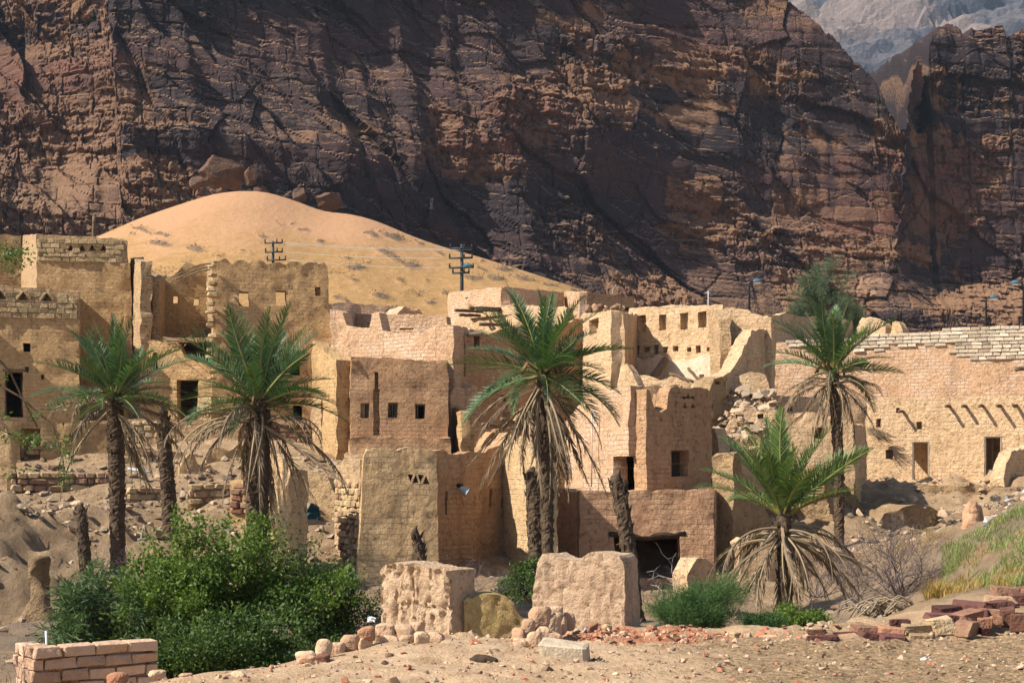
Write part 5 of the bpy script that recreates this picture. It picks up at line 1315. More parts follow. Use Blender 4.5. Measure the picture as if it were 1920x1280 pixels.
def palm_trunk(parent, pts, r0, r1, seed, stubs=True, name='trunk'):
    pts = np.asarray(pts, float); rr = np.random.default_rng(seed)
    L = np.linalg.norm(np.diff(pts, axis=0), axis=1).sum()
    m = max(24, int(L / 0.055)); n = 16
    t0 = np.linspace(0, 1, len(pts)); t1 = np.linspace(0, 1, m)
    Pn = np.stack([np.interp(t1, t0, pts[:, k]) for k in range(3)], 1)
    rad = np.interp(t1, [0, .06, .15, .9, 1], [r0 * 1.25, r0 * 1.05, r0, r1, r1 * .8])
    V, Fq, Tr = tube_np(Pn, rad, n)
    A = np.tile(np.arange(n), m) / n; Zi = np.repeat(t1 * L, n)
    # spiral of old leaf bases
    ph = Zi / 0.17 + A * 3; row = np.floor(ph); fr = ph - row
    col = A * 5 + row * .5; fc = np.abs(col - np.floor(col) - .5) * 2
    k = 1 + 0.22 * fr * (1 - .7 * fc) + rr.normal(0, .05, len(A))
    c = np.repeat(Pn, n, 0)
    body = len(A)
    V[:body] = c + (V[:body] - c) * k[:, None]
    Vs, Fqs, Ts = [V], [Fq], [Tr]; off = len(V)
    if stubs:
        for q in range(int(L * 26)):
            tq = rr.uniform(0.25, 1.0); a = rr.uniform(0, 6.28); pc = np.array([np.interp(tq, t0, pts[:, k]) for k in range(3)]); rq = np.interp(tq, [0, 1], [r0, r1])
            o = np.array([math.cos(a), math.sin(a), 0]); sd_ = np.array([-o[1], o[0], 0]); ln = rr.uniform(.03, .10) * (0.5 + tq); w = rr.uniform(.025, .05)
            b = pc + o * rq * .95; tip = b + o * ln * .7 + np.array([0, 0, ln])
            P4 = np.array([b - sd_ * w, b + sd_ * w, tip + sd_ * w * .6, tip - sd_ * w * .6, b + o * .04 - np.array([0, 0, .06])])
            Vs.append(P4); Fqs.append(np.array([[0, 1, 2, 3]]) + off); Ts.append(np.array([[0, 4, 1], [0, 3, 4], [4, 2, 1], [4, 3, 2]]) + off); off += 5
    me = mesh_np(name, np.concatenate(Vs) - np.array(parent.location), [np.concatenate(Fqs), np.concatenate(Ts)], M['palm_bark'])
    return link(name, me, parent=parent)

def palm(label, Y, base, crown, tw, n_green, L, n_dead, Ld, seed, els, lean=0.0, mat='frond', dead_els=DEAD_EL, up=0.25, fruit=True):
    rr = np.random.default_rng(seed)
    b = W(base[0], base[1], Y); c = W(crown[0], crown[1], Y + lean)
    b[2] -= 0.3
    o = empty('palm_tree', tuple(b)); tag(o, label, 'palm', 'date palms among the ruins')
    r = tw / 2 / F_PX * Y
    mid = (b + c) / 2 + np.array([rr.normal(0, .06), 0, 0])
    palm_trunk(o, [b, mid, c], r * .95, r * 1.05, seed)
    Lm, Ldm = L / F_PX * Y, Ld / F_PX * Y
    bl = np.array(o.location)
    for k in range(n_green):
        f = k / max(1, n_green - 1)
        e = np.interp(f, np.linspace(0, 1, len(els)), els) + rr.normal(0, 5)
        eb = min(GREEN_EL, key=lambda q: abs(q - e))
        az = k * 2.39996 + rr.normal(0, .15)
        ob = bpy.data.objects.new('frond', FRONDS[(mat, eb)][int(rr.integers(0, 2))]); COL.objects.link(ob); ob.parent = o
        cz = c - bl + np.array([math.cos(az), math.sin(az), 0]) * r * .35 + np.array([0, 0, .05 - up * f])
        ob.location = cz; s_ = Lm * rr.uniform(.72, 1.10) * (0.92 + .08 * math.sin(f * 3.1))
        ob.scale = (s_, s_, s_); ob.rotation_euler = (rr.normal(0, .25), np.radians(eb - e) * .6, az)
    for k in range(n_dead):
        eb = dead_els[int(rr.integers(0, len(dead_els)))]
        az = k * 2.39996 + rr.normal(0, .4)
        ob = bpy.data.objects.new('dead_frond', DEAD[eb][int(rr.integers(0, 2))]); COL.objects.link(ob); ob.parent = o
        ob.location = c - bl + np.array([math.cos(az), math.sin(az), 0]) * r * .6 + np.array([0, 0, -.05 - up - rr.uniform(0, .3)])
        s_ = Ldm * rr.uniform(.7, 1.1); ob.scale = (s_, s_, s_); ob.rotation_euler = (rr.normal(0, .4), 0, az)
    if fruit:   # dry fruit stalks between the fronds
        for k in range(9):
            az = rr.uniform(0, 6.28); p0 = c + np.array([math.cos(az), math.sin(az), -.2]) * r; p1 = p0 + np.array([math.cos(az) * .35, math.sin(az) * .35, rr.uniform(0, .3)]) * Lm * .35; p2 = p1 + np.array([math.cos(az) * .1, math.sin(az) * .1, -.18]) * Lm * .5
            tube(o, 'fruit_stalk', [p0, p1, p2], [.03, .022, .04], 'frond_dead_bark', 5)
    return o
M['frond_dead_bark'] = simple_mat('dry_stalk', (0.15, 0.085, 0.045), (0.26, 0.15, 0.08), 8, 0)

FAN = [84, 80, 74, 68, 60, 52, 44, 34, 24, 14, 4]
palm('date palm with drooping dead fronds, leftmost, in front of the tower houses', 37, (221, 1055), (215, 736), 27, 32, 165, 18, 190, 21, [84, 76, 68, 58, 46, 34, 22, 10, 0], dead_els=[25, 5, -20, -45, -65])
palm('date palm with a thick shaggy trunk in front of the scalloped house', 33, (490, 1085), (486, 748), 40, 40, 190, 32, 210, 22, [85, 78, 70, 60, 48, 36, 22, 10, 0], dead_els=[25, 5, 5, -20, -65, -65])
palm('tall date palm in the middle with long hanging dead fronds', 33, (1028, 1085), (1016, 692), 22, 46, 172, 26, 225, 23, [84, 76, 66, 54, 42, 30, 16, 2, -10, -14], dead_els=[-45, -65, -65, -65, -20])
palm('tall thin-trunked date palm before the long brick wall', 44, (1574, 1030), (1562, 690), 18, 30, 146, 32, 140, 24, [84, 78, 70, 60, 50, 38, 20, 4], dead_els=[25, 5, -20, -45, -65])
palm('young fan-shaped date palm standing on the road bank', 23.5, (1474, 1205), (1468, 958), 25, 30, 205, 40, 190, 25, [86, 80, 72, 64, 56, 48, 40, 33], mat='frond_fresh', dead_els=[5, -20, -20, -45, -65], up=.15, fruit=False)

def stump(label, pts, w, Y, seed, name='dead_palm'):
    P = [W(a, b, Y + c) for a, b, c in pts]
    o = empty(name, tuple(P[0])); tag(o, label, 'dead palm', 'bare dead palm trunks')
    r = w / 2 / F_PX * Y
    palm_trunk(o, P, r, r * .85, seed)
    lumpy(o, 'broken_tip', [P[-1] - np.array([0, 0, .1]), P[-1] + np.array([0, 0, .05]), P[-1] + np.array([.03, 0, .2])], [r * .8, r * .8, .02], 'palm_bark', .06, 10, 8, seed, .2)
    return o
stump('bare crownless palm trunk leaning beside the leftmost palm', [(321, 1005, 0), (314, 900, .2), (304, 775, .3)], 27, 39.5, 31)
stump('short leaning dead palm stump on the left earth slope', [(164, 1095, 0), (158, 1030, 0), (150, 955, .1)], 22, 36.5, 32)
stump('dark broken palm stump close against the middle palm', [(1008, 1075, 0), (1003, 980, 0), (998, 890, .1)], 30, 33.6, 33)
stump('small burnt palm stump before the vented yellow wall', [(792, 1075, 0), (787, 1030, 0), (780, 1003, 0)], 18, 30, 34)
stump('leaning bare palm trunk before the red wall with the dark opening', [(1192, 1165, 0), (1180, 1040, 0), (1168, 960, 0), (1157, 900, .1)], 28, 27, 35)

# ------------------------------------------------------------------ shrubs
def grow(seed, n_stem, height, spread, levels=3, kids=3, curve=.25, gnarl=.16, up=.55):
    """a branching skeleton; returns segments (p0, p1, r0, r1) and the outer twig segments, all as arrays"""
    r = np.random.default_rng(seed)
    a = r.uniform(0, 6.28, n_stem); tl = r.uniform(.1, 1, n_stem) * spread
    d = np.stack([np.cos(a) * tl, np.sin(a) * tl, np.ones(n_stem)], 1); d /= np.linalg.norm(d, axis=1)[:, None]
    p = np.stack([np.cos(a), np.sin(a), 0 * a], 1) * (.12 * spread * r.random(n_stem))[:, None]
    ln = height * r.uniform(.30, .66, n_stem); rad = np.full(n_stem, height * .014)
    segs, tips = [], []
    for lev in range(levels + 1):
        nseg = 3; kp, kd, kl, kr = [], [], [], []
        for k in range(nseg):
            d = d + r.normal(0, gnarl, d.shape) + np.array([0, 0, .05]); d /= np.linalg.norm(d, axis=1)[:, None]
            q = p + d * (ln / nseg)[:, None]
            r0 = rad * (1 - .6 * k / nseg); r1 = np.maximum(rad * (1 - .6 * (k + 1) / nseg), .0015)
            segs.append((p, q, r0, r1))
            if lev >= levels - 1: tips.append((p, q))
            if lev < levels and (k > 0 or lev > 0):
                for _ in range(kids if k == nseg - 1 else 1):
                    e = d + r.normal(0, .62, d.shape) + np.array([0, 0, up * .3]); e /= np.linalg.norm(e, axis=1)[:, None]
                    kp.append(q); kd.append(e); kl.append(ln * r.uniform(.40, .72, len(ln))); kr.append(rad * .48)
            p = q
        if lev < levels:
            p, d, ln, rad = np.concatenate(kp), np.concatenate(kd), np.concatenate(kl), np.concatenate(kr)
    S4 = [np.concatenate([s[i] for s in segs]) for i in range(4)]
    return S4, [np.concatenate([t[i] for t in tips]) for i in range(2)]

def seg_mesh(segs, sides=3, rmul=1.0):
    p0, p1, r0, r1 = segs; r0 = r0 * rmul; r1 = r1 * rmul
    d = p1 - p0; d /= np.linalg.norm(d, axis=1)[:, None] + 1e-9
    n1 = np.cross(d, [0.3, 0.5, 0.8]); n1 /= np.linalg.norm(n1, axis=1)[:, None] + 1e-9; n2 = np.cross(d, n1)
    V = []
    for k in range(sides):
        a = 2 * np.pi * k / sides
        V.append(p0 + (n1 * math.cos(a) + n2 * math.sin(a)) * r0[:, None])
    for k in range(sides):
        a = 2 * np.pi * k / sides
        V.append(p1 + (n1 * math.cos(a) + n2 * math.sin(a)) * r1[:, None])
    V = np.stack(V, 1).reshape(-1, 3); b = np.arange(len(p0))[:, None] * 2 * sides
    F_ = np.concatenate([b + np.array([[k, (k + 1) % sides, sides + (k + 1) % sides, sides + k]]) for k in range(sides)])
    return V, F_

def leaves_on(tips, per, size, aspect, seed, droop=0.0, along=.6, jitter=.06):
    r = np.random.default_rng(seed)
    p0 = np.repeat(tips[0], per, 0); p1 = np.repeat(tips[1], per, 0)
    n = len(p0)
    c = p0 + (p1 - p0) * r.random((n, 1)) + r.normal(0, jitter, (n, 3))
    d = (p1 - p0); d /= np.linalg.norm(d, axis=1)[:, None] + 1e-9
    d = d * along + r.normal(0, .6, (n, 3)); d[:, 2] -= droop; d /= np.linalg.norm(d, axis=1)[:, None]
    w = np.cross(d, r.normal(0, 1, (n, 3))); w /= np.linalg.norm(w, axis=1)[:, None] + 1e-9
    s = size * r.uniform(.6, 1.3, n)[:, None]
    nrm = np.cross(d, w)
    m = c + d * s * .5
    V = np.stack([c, m + w * s * aspect * .5 + nrm * s * .06, c + d * s, m - w * s * aspect * .5 + nrm * s * .06], 1).reshape(-1, 3)
    F_ = np.arange(n)[:, None] * 4 + np.array([[0, 1, 2, 3]])
    sh = np.repeat(np.clip(r.normal(.45, .25, n), 0, 1), 4)
    return V, F_, sh

def shrub(name, label, cat, px, py, Y, size, seed, leafmat, stems=7, levels=3, kids=4, per=7, lsize=.05, aspect=.5, droop=0, along=.6, jitter=.05, spread=.9, group=None, barkmat='bark', gnarl=.16, rmul=1.0, crown='foliage', squash=(1, 1, 1)):
    p = W(px, py, Y)
    o = empty(name, tuple(p)); tag(o, label, cat, group)
    segs, tips = grow(seed, stems, 1.0, spread, levels, kids, gnarl=gnarl)
    S3 = np.array([size[0], size[1], size[2]])
    allp = segs[1]
    k = S3 / np.array([np.percentile(np.abs(allp[:, 0]), 98), np.percentile(np.abs(allp[:, 1]), 98), np.percentile(allp[:, 2], 99)])
    segs = (segs[0] * k, segs[1] * k, segs[2] * S3[2], segs[3] * S3[2]); tips = (tips[0] * k, tips[1] * k)
    if leafmat:
        kk = segs[2] > np.quantile(segs[2], .62); segs = tuple(q[kk] for q in segs)
    V, F_ = seg_mesh(segs, 3, rmul)
    me = mesh_np('branches', V, F_, M[barkmat]); add_attr(me, 'shade', np.clip(np.random.default_rng(seed).normal(.5, .25, len(V)), 0, 1))
    link('branches', me, parent=o)
    if leafmat:
        V, F_, sh = leaves_on(tips, per, lsize, aspect, seed + 1, droop, along, jitter)
        me = mesh_np(crown, V, F_, M[leafmat]); add_attr(me, 'shade', sh)
        link(crown, me, parent=o)
    return o, len(tips[0])

shrub('shrub', 'big bright green leafy shrub in the gully below the left palms', 'shrub', 425, 1275, 22, (1.65, 1.2, 2.45), 61, 'leaf_green', 16, 3, 3, 5, .072, .55, jitter=.05, spread=.75, gnarl=.2)
shrub('shrub', 'dark green round shrub filling the gully in front of the bright one', 'shrub', 480, 1300, 20, (1.25, .9, 1.25), 62, 'leaf_dark', 12, 3, 3, 3, .062, .55, jitter=.05, spread=1.0, gnarl=.22)
shrub('shrub', 'loose green shrub with wiry shoots before the yellow vented wall', 'shrub', 615, 1265, 22.5, (0.85, 0.8, 1.95), 63, 'leaf_dark', 11, 3, 3, 4, .055, .5, jitter=.07, spread=.7)
shrub('shrub', 'bluish oleander shrub with long narrow leaves at the foot of the left bank', 'shrub', 200, 1265, 22, (0.90, .8, 1.55), 64, 'leaf_blue', 13, 3, 3, 3, .18, .12, droop=.25, along=.9, jitter=.06, spread=.8)
shrub('shrub', 'low dark leafy shrub at the end of the foreground brick wall', 'shrub', 330, 1300, 18.5, (0.8, .6, .85), 65, 'leaf_dark', 9, 3, 3, 5, .055, .5, jitter=.07, spread=1.0)
shrub('shrub', 'rounded feathery green tamarisk bush beside the leaning bare trunk', 'shrub', 1300, 1200, 20.5, (0.64, .6, .86), 66, 'leaf_tamarisk', 15, 3, 3, 7, .07, .09, along=1.0, jitter=.05, spread=1.0)
shrub('shrub', 'small green bush at the foot of the young palm', 'shrub', 1510, 1208, 22, (.38, .35, .55), 67, 'leaf_green', 8, 2, 4, 14, .05, .4, jitter=.05, spread=1.0)
shrub('shrub', 'tiny green bush left of the young palm trunk', 'shrub', 1440, 1205, 21.5, (.32, .3, .40), 68, 'leaf_tamarisk', 8, 2, 4, 14, .05, .3, jitter=.05, spread=1.0)
shrub('shrub', 'small dark shrub in the shade behind the yellow ruin', 'shrub', 1000, 1130, 26, (.6, .5, .7), 69, 'leaf_dark', 8, 2, 4, 10, .06, .5, jitter=.06, spread=1.0)
shrub('tree', 'feathery grey-green tamarisk tree above the long brick wall', 'tree', 1545, 640, 82, (1.7, 1.5, 4.5), 70, 'leaf_far', 6, 3, 3, 7, .20, .12, along=.9, jitter=.09, spread=.55, crown='crown', rmul=1.3)
shrub('tree', 'small grey-green tree top right of the tamarisk tree', 'tree', 1598, 650, 84, (.9, .9, 2.7), 71, 'leaf_far', 4, 3, 3, 6, .18, .16, along=.9, jitter=.12, spread=.6, crown='crown')
shrub('tree', 'dusty grey-green shrub top left of the tamarisk tree', 'tree', 1510, 640, 83, (.9, .9, 2.2), 72, 'leaf_far', 4, 3, 3, 5, .18, .16, along=.9, jitter=.12, spread=.6, crown='crown')
# leafless scrub
DG = 'leafless dry bushes in the gully'
for i, (lab, px, py, Y, sz, stems) in enumerate((
        ('wide purplish leafless bush below the sunlit slope', 1690, 1125, 30, (1.35, 1.1, 1.75), 30),
        ('purplish leafless bush just right of the young palm', 1600, 1130, 28, (.85, .8, 1.2), 20),
        ('grey leafless bush between the tamarisk bush and the young palm', 1400, 1180, 25, (.8, .7, .85), 12),
        ('grey leafless bush in front of the dark opening of the red wall', 1250, 1160, 27, (1.0, .8, 1.1), 12),
        ('tangle of dry branches behind the yellow ruin', 930, 1150, 24, (.85, .7, .75), 12),
        ('dry straw-coloured bush on the sunlit right slope', 1750, 1035, 38, (.95, .8, .85), 14),
        ('grey twiggy bush left of the foreground brick wall', 5, 1330, 14, (.50, .4, 1.0), 12),
        ('dry grey bush at the foot of the earth pillar', 60, 1260, 30, (1.0, .8, .7), 10),
        ('dry bush at the foot of the narrow wall stump', 560, 1090, 36, (1.1, .8, .9), 10),
        ('dense purplish leafless bush behind the trunk of the young palm', 1530, 1120, 29, (1.1, .8, 1.2), 20),
        ('low purplish leafless bush before the mud bank', 1630, 1150, 25, (.8, .6, .75), 16),
        ('purplish leafless bush under the broken mud wall', 1760, 1085, 34, (1.0, .8, 1.2), 18),
        ('dark leafless bush in the gully before the crumbled low wall', 1360, 1130, 31, (1.0, .8, 1.0), 16),
        ('grey dry bush below the lamp on the shaded wall', 880, 1110, 33, (1.1, .8, .9), 14),
        ('dry twigs on the left bank beside the short leaning stump', 230, 1090, 35, (.9, .7, .9), 12))):
    shrub('dry_bush', lab, 'bush', px, py, Y, sz, 80 + i, None if i != 5 else 'grass_dry', int(stems * .8), 3, 2 if i > 1 else 3, 3, .05, .1, spread=1.1, group=DG, barkmat='dry_branch', gnarl=.28, rmul=.75 if i not in (6,) else .45)
shrub('dead_tree', 'small bleached white leafless tree before the dark opening', 'tree', 1250, 1150, 25.5, (.45, .4, 1.2), 95, None, 2, 2, 2, 0, .05, spread=.7, barkmat='pale_branch', gnarl=.2, rmul=1.0)

# grass on the right slope
def grass_patch(name, label, n, poly, hgt, mat, seed, lean=.35):
    r = np.random.default_rng(seed)
    xs, ys = [], []
    x0, x1, y0, y1 = poly
    px = r.uniform(x0, x1, n); Yd = r.uniform(y0, y1, n)
    x = px2x(px, Yd)
    clump = vnoise(x / .5, Yd / .9, None, seed) + .5 * vnoise(x / .2, Yd / .3, None, seed + 1)
    keep = clump > 0.22
    x, Yd, clump = x[keep], Yd[keep], clump[keep]
    z = ground_z(x, Yd) + ground_detail(x, Yd) - .03
    m = len(x)
    a = r.uniform(0, 6.28, m); h_ = hgt * r.uniform(.5, 1.2, m) * (0.7 + .5 * np.clip(clump, 0, 1)); w = .007
    sd_ = np.stack([np.cos(a), np.sin(a), 0 * a], 1) * w
    ld = np.stack([np.cos(a + 1.4), np.sin(a + 1.4), 0 * a], 1) * (h_ * lean * r.uniform(.2, 1.3, m))[:, None]
    b = np.stack([x, Yd, z], 1); up = np.array([0, 0, 1.0])
    V = np.stack([b - sd_, b + sd_, b + ld * .4 + up * (h_ * .6)[:, None] + sd_ * .7, b + ld * .4 + up * (h_ * .6)[:, None] - sd_ * .7, b + ld + up * h_[:, None]], 1).reshape(-1, 3)
    q = np.arange(m)[:, None] * 5
    me = mesh_np(name, V, [q + np.array([[0, 1, 2, 3]]), q + np.array([[3, 2, 4]])], M[mat])
    add_attr(me, 'shade', np.repeat(np.clip(r.normal(.5, .25, m), 0, 1), 5))
    return tag(link(name, me), label, 'grass', kind='stuff')
grass_patch('grass', 'tall green grass on the slope at the right', 20000, (1765, 2060, 20.5, 34), .22, 'grass', 301, .9)
grass_patch('dry_grass', 'golden dry grass tuft below the green grass', 6000, (1738, 1812, 20.5, 25), .32, 'grass_dry', 302, .8)
grass_patch('dry_grass', 'straw-coloured dry blades among the green grass', 9000, (1765, 2060, 20.0, 36), .20, 'grass_dry', 303, .9)

# heap of cut palm fronds
o = empty('dead_frond_heap', tuple(W(1655, 1165, 21))); tag(o, 'heap of cut dried palm stalks behind the red slabs', 'frond heap')
for k in range(46):
    c = np.array([rng.normal(0, .16), rng.normal(0, .15), rng.uniform(0, .22)]) + np.array(o.location)
    a = rng.normal(2.9, .5) if k % 2 else rng.normal(0.2, .5); L_ = rng.uniform(.3, .62)
    d = np.array([math.cos(a), math.sin(a) * .6, 0])
    tube(o, 'dead_stalk', [c - d * L_ * .3, c + d * L_ * .25 + np.array([0, 0, .16]), c + d * L_ * .65 + np.array([0, 0, .10]), c + d * L_ * .95 - np.array([0, 0, .10])], [.014, .012, .009, .005], 'wood_grey' if k % 3 else 'twig', 4)

# acacia branch reaching in from a tree that stands left of the picture
o = empty('acacia_branch', tuple(W(-60, 640, 10))); tag(o, 'thin acacia branch with dark leaflets hanging in at the left edge', 'branch')
def twig(pts, r0, r1): tube(o, 'twig', [W(a, b, 10 + c) for a, b, c in pts], np.linspace(r0, r1, len(pts)), 'bark', 5)
twig([(-60, 640, 0), (0, 676, 0), (20, 700, .05), (48, 758, .1), (70, 800, .1)], .010, .006)
twig([(-60, 700, 0), (0, 722, 0), (40, 745, 0), (65, 768, 0), (98, 795, 0), (118, 860, 0), (122, 905, 0)], .010, .003)
twig([(65, 765, 0), (100, 768, 0), (140, 752, .1), (170, 738, .1)], .005, .002)
twig([(-60, 790, 0), (0, 805, 0), (40, 822, 0), (90, 845, 0)], .006, .002)
twig([(-60, 470, 0), (0, 485, 0), (40, 470, 0)], .005, .002)
rr = np.random.default_rng(5); Vl, Fl, Sl = [], [], []
off = 0
for (cx, cy, n, sx, sy) in ((18, 482, 260, 20, 14), (38, 470, 60, 8, 5), (125, 852, 130, 8, 26), (110, 835, 60, 14, 8), (60, 826, 120, 26, 9), (22, 815, 80, 18, 8), (100, 765, 40, 16, 5), (150, 750, 60, 16, 6), (62, 828, 40, 8, 8), (68, 780, 26, 5, 5), (-5, 700, 50, 9, 12), (8, 775, 30, 7, 7), (30, 885, 40, 14, 6), (120, 895, 60, 7, 8)):
    for k in range(n):
        c = W(rr.normal(cx, sx), rr.normal(cy, sy), 10 + rr.normal(0, .1)); d = rr.normal(0, 1, 3); d /= np.linalg.norm(d); w = np.cross(d, rr.normal(0, 1, 3)); w /= np.linalg.norm(w); s = rr.uniform(.02, .042)
        Vl += [c, c + d * s * .5 + w * s * .2, c + d * s, c + d * s * .5 - w * s * .2]; Fl.append([off, off + 1, off + 2, off + 3]); off += 4; Sl += [rr.random()] * 4
me = mesh_np('foliage', np.array(Vl) - np.array(o.location), np.array(Fl), M['leaf_dark']); add_attr(me, 'shade', Sl); link('foliage', me, parent=o)

# scrub tufts on the dune
rr = np.random.default_rng(9)
cand = np.argwhere((scr > 0.34) & (T < .97) & (T > .12)); pick = cand[rr.choice(len(cand), min(2600, len(cand)), replace=False)]
P0 = np.stack([DX[pick[:, 0], pick[:, 1]], DY[pick[:, 0], pick[:, 1]], DZ[pick[:, 0], pick[:, 1]]], 1) + rr.normal(0, .12, (len(pick), 3)) * [1, 1, 0]
tips = (P0, P0 + np.stack([rr.normal(0, .16, len(P0)), rr.normal(0, .16, len(P0)), rr.uniform(.05, .24, len(P0))], 1))
V, F_, sh = leaves_on(tips, 5, .20, .3, 10, jitter=.10)
me = mesh_np('scrub', V, F_, M['dry_scrub'] if 'dry_scrub' in M else M['dry_branch']); add_attr(me, 'shade', sh)
tag(link('scrub', me), 'low dry scrub tufts scattered over the dune', 'scrub', kind='stuff')
# ------------------------------------------------------------------ foreground ruins
M['mud_pink_fg'] = mud('mud_pink_front', (0.47, 0.315, 0.20), (0.58, 0.42, 0.285), lump=.55, crack=.0, stain=.2, ns=11)
M['mud_yellow_fg'] = mud('mud_yellow_front', (0.44, 0.31, 0.13), (0.56, 0.41, 0.19), lump=.6, crack=.0, stain=.2, ns=11)
M['mud_net'] = mud('mud_cracked_front', (0.45, 0.305, 0.20), (0.56, 0.40, 0.275), lump=.5, crack=.85, stain=.5, ns=11, cs=3.2)
def fgwall(parent, *a, **k): k.setdefault('res', .035); k.setdefault('rough', .035); k.setdefault('topr', .035); return wall(parent, *a, **k)
h = house('ruined_wall', 'pink mud wall block with deeply furrowed sunlit face', 'wall', 790, 1195, 17)
fgwall(h, (711, 17.4), (842, 16.6), [(711, 1072), (716, 1060), (730, 1054), (762, 1056), (772, 1052), (800, 1060), (815, 1066), (830, 1060), (842, 1064)], ('z', -.6), .40, [], 'mud_pink_fg', rough=.05, lump=.2, furrow=.06, res=.022)
fgwall(h, (842, 16.6), (874, 17.3), [(842, 1064), (855, 1060), (862, 1068), (868, 1085), (872, 1110), (874, 1130)], ('z', -.6), .40, [(846, 1120, 868, 1124, .04), (845, 1148, 870, 1152, .04)], 'mud_pink_fg', rough=.06, lump=.2, furrow=.05, res=.022)
h = house('ruined_wall', 'low yellow mud wall between the two pink blocks', 'wall', 925, 1205, 17.5)
fgwall(h, (868, 16.70), (1000, 16.85), [(868, 1122), (878, 1114), (884, 1118), (905, 1110), (932, 1112), (950, 1118), (962, 1128), (970, 1150), (985, 1160), (1000, 1178)], ('z', -.6), .35, [], 'mud_yellow_fg', rough=.03, furrow=.018)
h = house('ruined_wall', 'thick pink mud wall block cracked in a net pattern', 'wall', 1090, 1170, 18.2)
fgwall(h, (1002, 18.6), (1172, 18.0), [(1002, 1090), (1006, 1058), (1015, 1040), (1030, 1036), (1055, 1043), (1085, 1046), (1110, 1036), (1140, 1038), (1164, 1042), (1172, 1056)], ('z', -.6), .45, [], 'mud_net', rough=.05, bl=.04, br=.03, lump=.2, furrow=.028)

# low unplastered brick wall, lower left
h = house('brick_wall', 'low wall of large pink mud bricks in the lower left corner', 'wall', 160, 1275, 14.6)
Pf = Plane((60, 14.2), (297, 14.9)); Pl = Plane((60, 14.2), (28, 14.7))
link('core', mesh_np('core', np.array([p - np.array(h.location) for w_ in (.05, .16) for p in (Pf.p(.03, w_, -.75), Pf.p(Pf.L - .12, w_, -.75), Pf.p(Pf.L - .12, w_, Pf.z(297, 1212)), Pf.p(.03, w_, Pf.z(60, 1216)))]),
     np.array([[0, 1, 2, 3], [7, 6, 5, 4], [0, 4, 5, 1], [1, 5, 6, 2], [2, 6, 7, 3], [3, 7, 4, 0]]), M['brown']), parent=h)
courses(h, Pf, (0, Pf.L, Pf.z(60, 1330), Pf.z(60, 1205)), .30, .125, 'brick_pink', proud=0, depth=.22, seed=31, gap=.016, jit=.55, inside=lambda px, py: px < 297 - max(0, (py - 1235)) * .45)
courses(h, Pl, (.02, Pl.L, Pl.z(60, 1330), Pl.z(60, 1209)), .22, .125, 'brick_pink', proud=0, depth=.2, seed=32, gap=.016, jit=.55)

# ------------------------------------------------------------------ loose stones on the bank, each one a thing
ORD = ['first', 'second', 'third', 'fourth', 'fifth', 'sixth', 'seventh', 'eighth', 'ninth', 'tenth', 'eleventh', 'twelfth', 'thirteenth', 'fourteenth', 'fifteenth', 'sixteenth', 'seventeenth', 'eighteenth', 'nineteenth', 'twentieth',
       'twenty-first', 'twenty-second', 'twenty-third', 'twenty-fourth', 'twenty-fifth', 'twenty-sixth', 'twenty-seventh', 'twenty-eighth', 'twenty-ninth', 'thirtieth']
_rocks = {}
def rock_mesh(kind, k, mat):
    key = (kind, k, mat)
    if key in _rocks: return _rocks[key]
    r = np.random.default_rng(k * 7 + len(kind))
    bm = bmesh.new()
    if kind == 'boulder':
        bmesh.ops.create_icosphere(bm, subdivisions=5, radius=.5)
        co = np.array([v.co[:] for v in bm.verts]); co = np.sign(co) * np.abs(co * 2) ** .42 / 2
        nr = r.normal(0, 1, (14, 3)); nr /= np.linalg.norm(nr, axis=1)[:, None]
        for n_, d_ in zip(nr, r.uniform(.28, .44, 14)):
            ex = np.clip(co @ n_ - d_, 0, None); co -= ex[:, None] * n_
        co *= (1 + .10 * fbm(co[:, 0] * 3 + k, co[:, 1] * 3, co[:, 2] * 8, oct=4, seed=k))[:, None]
        for v, c in zip(bm.verts, co): v.co = Vector(c)
    elif kind == 'lump':
        bmesh.ops.create_icosphere(bm, subdivisions=3, radius=.5)
        for v in bm.verts:
            c = np.array(v.co); c = np.sign(c) * np.abs(c * 2) ** .62 / 2
            n_ = float(fbm(c[0:1] * 2.2 + k, c[1:2] * 2.2, c[2:3] * 2.2, oct=3, seed=k)[0]); v.co = Vector(c * (1.08 + .34 * n_))
    elif kind == 'slab':
        bm.free(); me = soft_box('rock', 500 + k, .085, .055); me.materials.append(M[mat]); _rocks[key] = me; return me
    elif kind == 'slab_round':
        pts = []
        m = 9
        for lay in (-.5, .5):
            for q in range(m):
                a = 6.28 * q / m + r.normal(0, .18); rad = .5 * (1 + r.normal(0, .10))
                x, y = math.cos(a), math.sin(a); p_ = 1.6
                kx = (abs(x) ** p_ * 1.0 + abs(y) ** p_) ** (-1 / p_)
                bm.verts.new((x * rad * kx * (1 + lay * r.normal(0, .1)), y * rad * kx, lay * (1 + r.normal(0, .12)) + .15 * x * r.normal(0, 1)))
        bmesh.ops.convex_hull(bm, input=bm.verts)
        bmesh.ops.delete(bm, geom=[v for v in bm.verts if not v.link_faces], context='VERTS')
        bmesh.ops.bevel(bm, geom=list(bm.edges), offset=.035, segments=1, affect='EDGES', clamp_overlap=True)
    else:
        me = hull_rock('rock', 300 + k, 22); me.materials.append(M[mat]); bm.free(); _rocks[key] = me; return me
    me = bpy.data.meshes.new('rock'); bm.to_mesh(me); bm.free()
    if kind == 'lump': me.polygons.foreach_set('use_smooth', np.full(len(me.polygons), True))
    me.materials.append(M[mat]); _rocks[key] = me
    return me
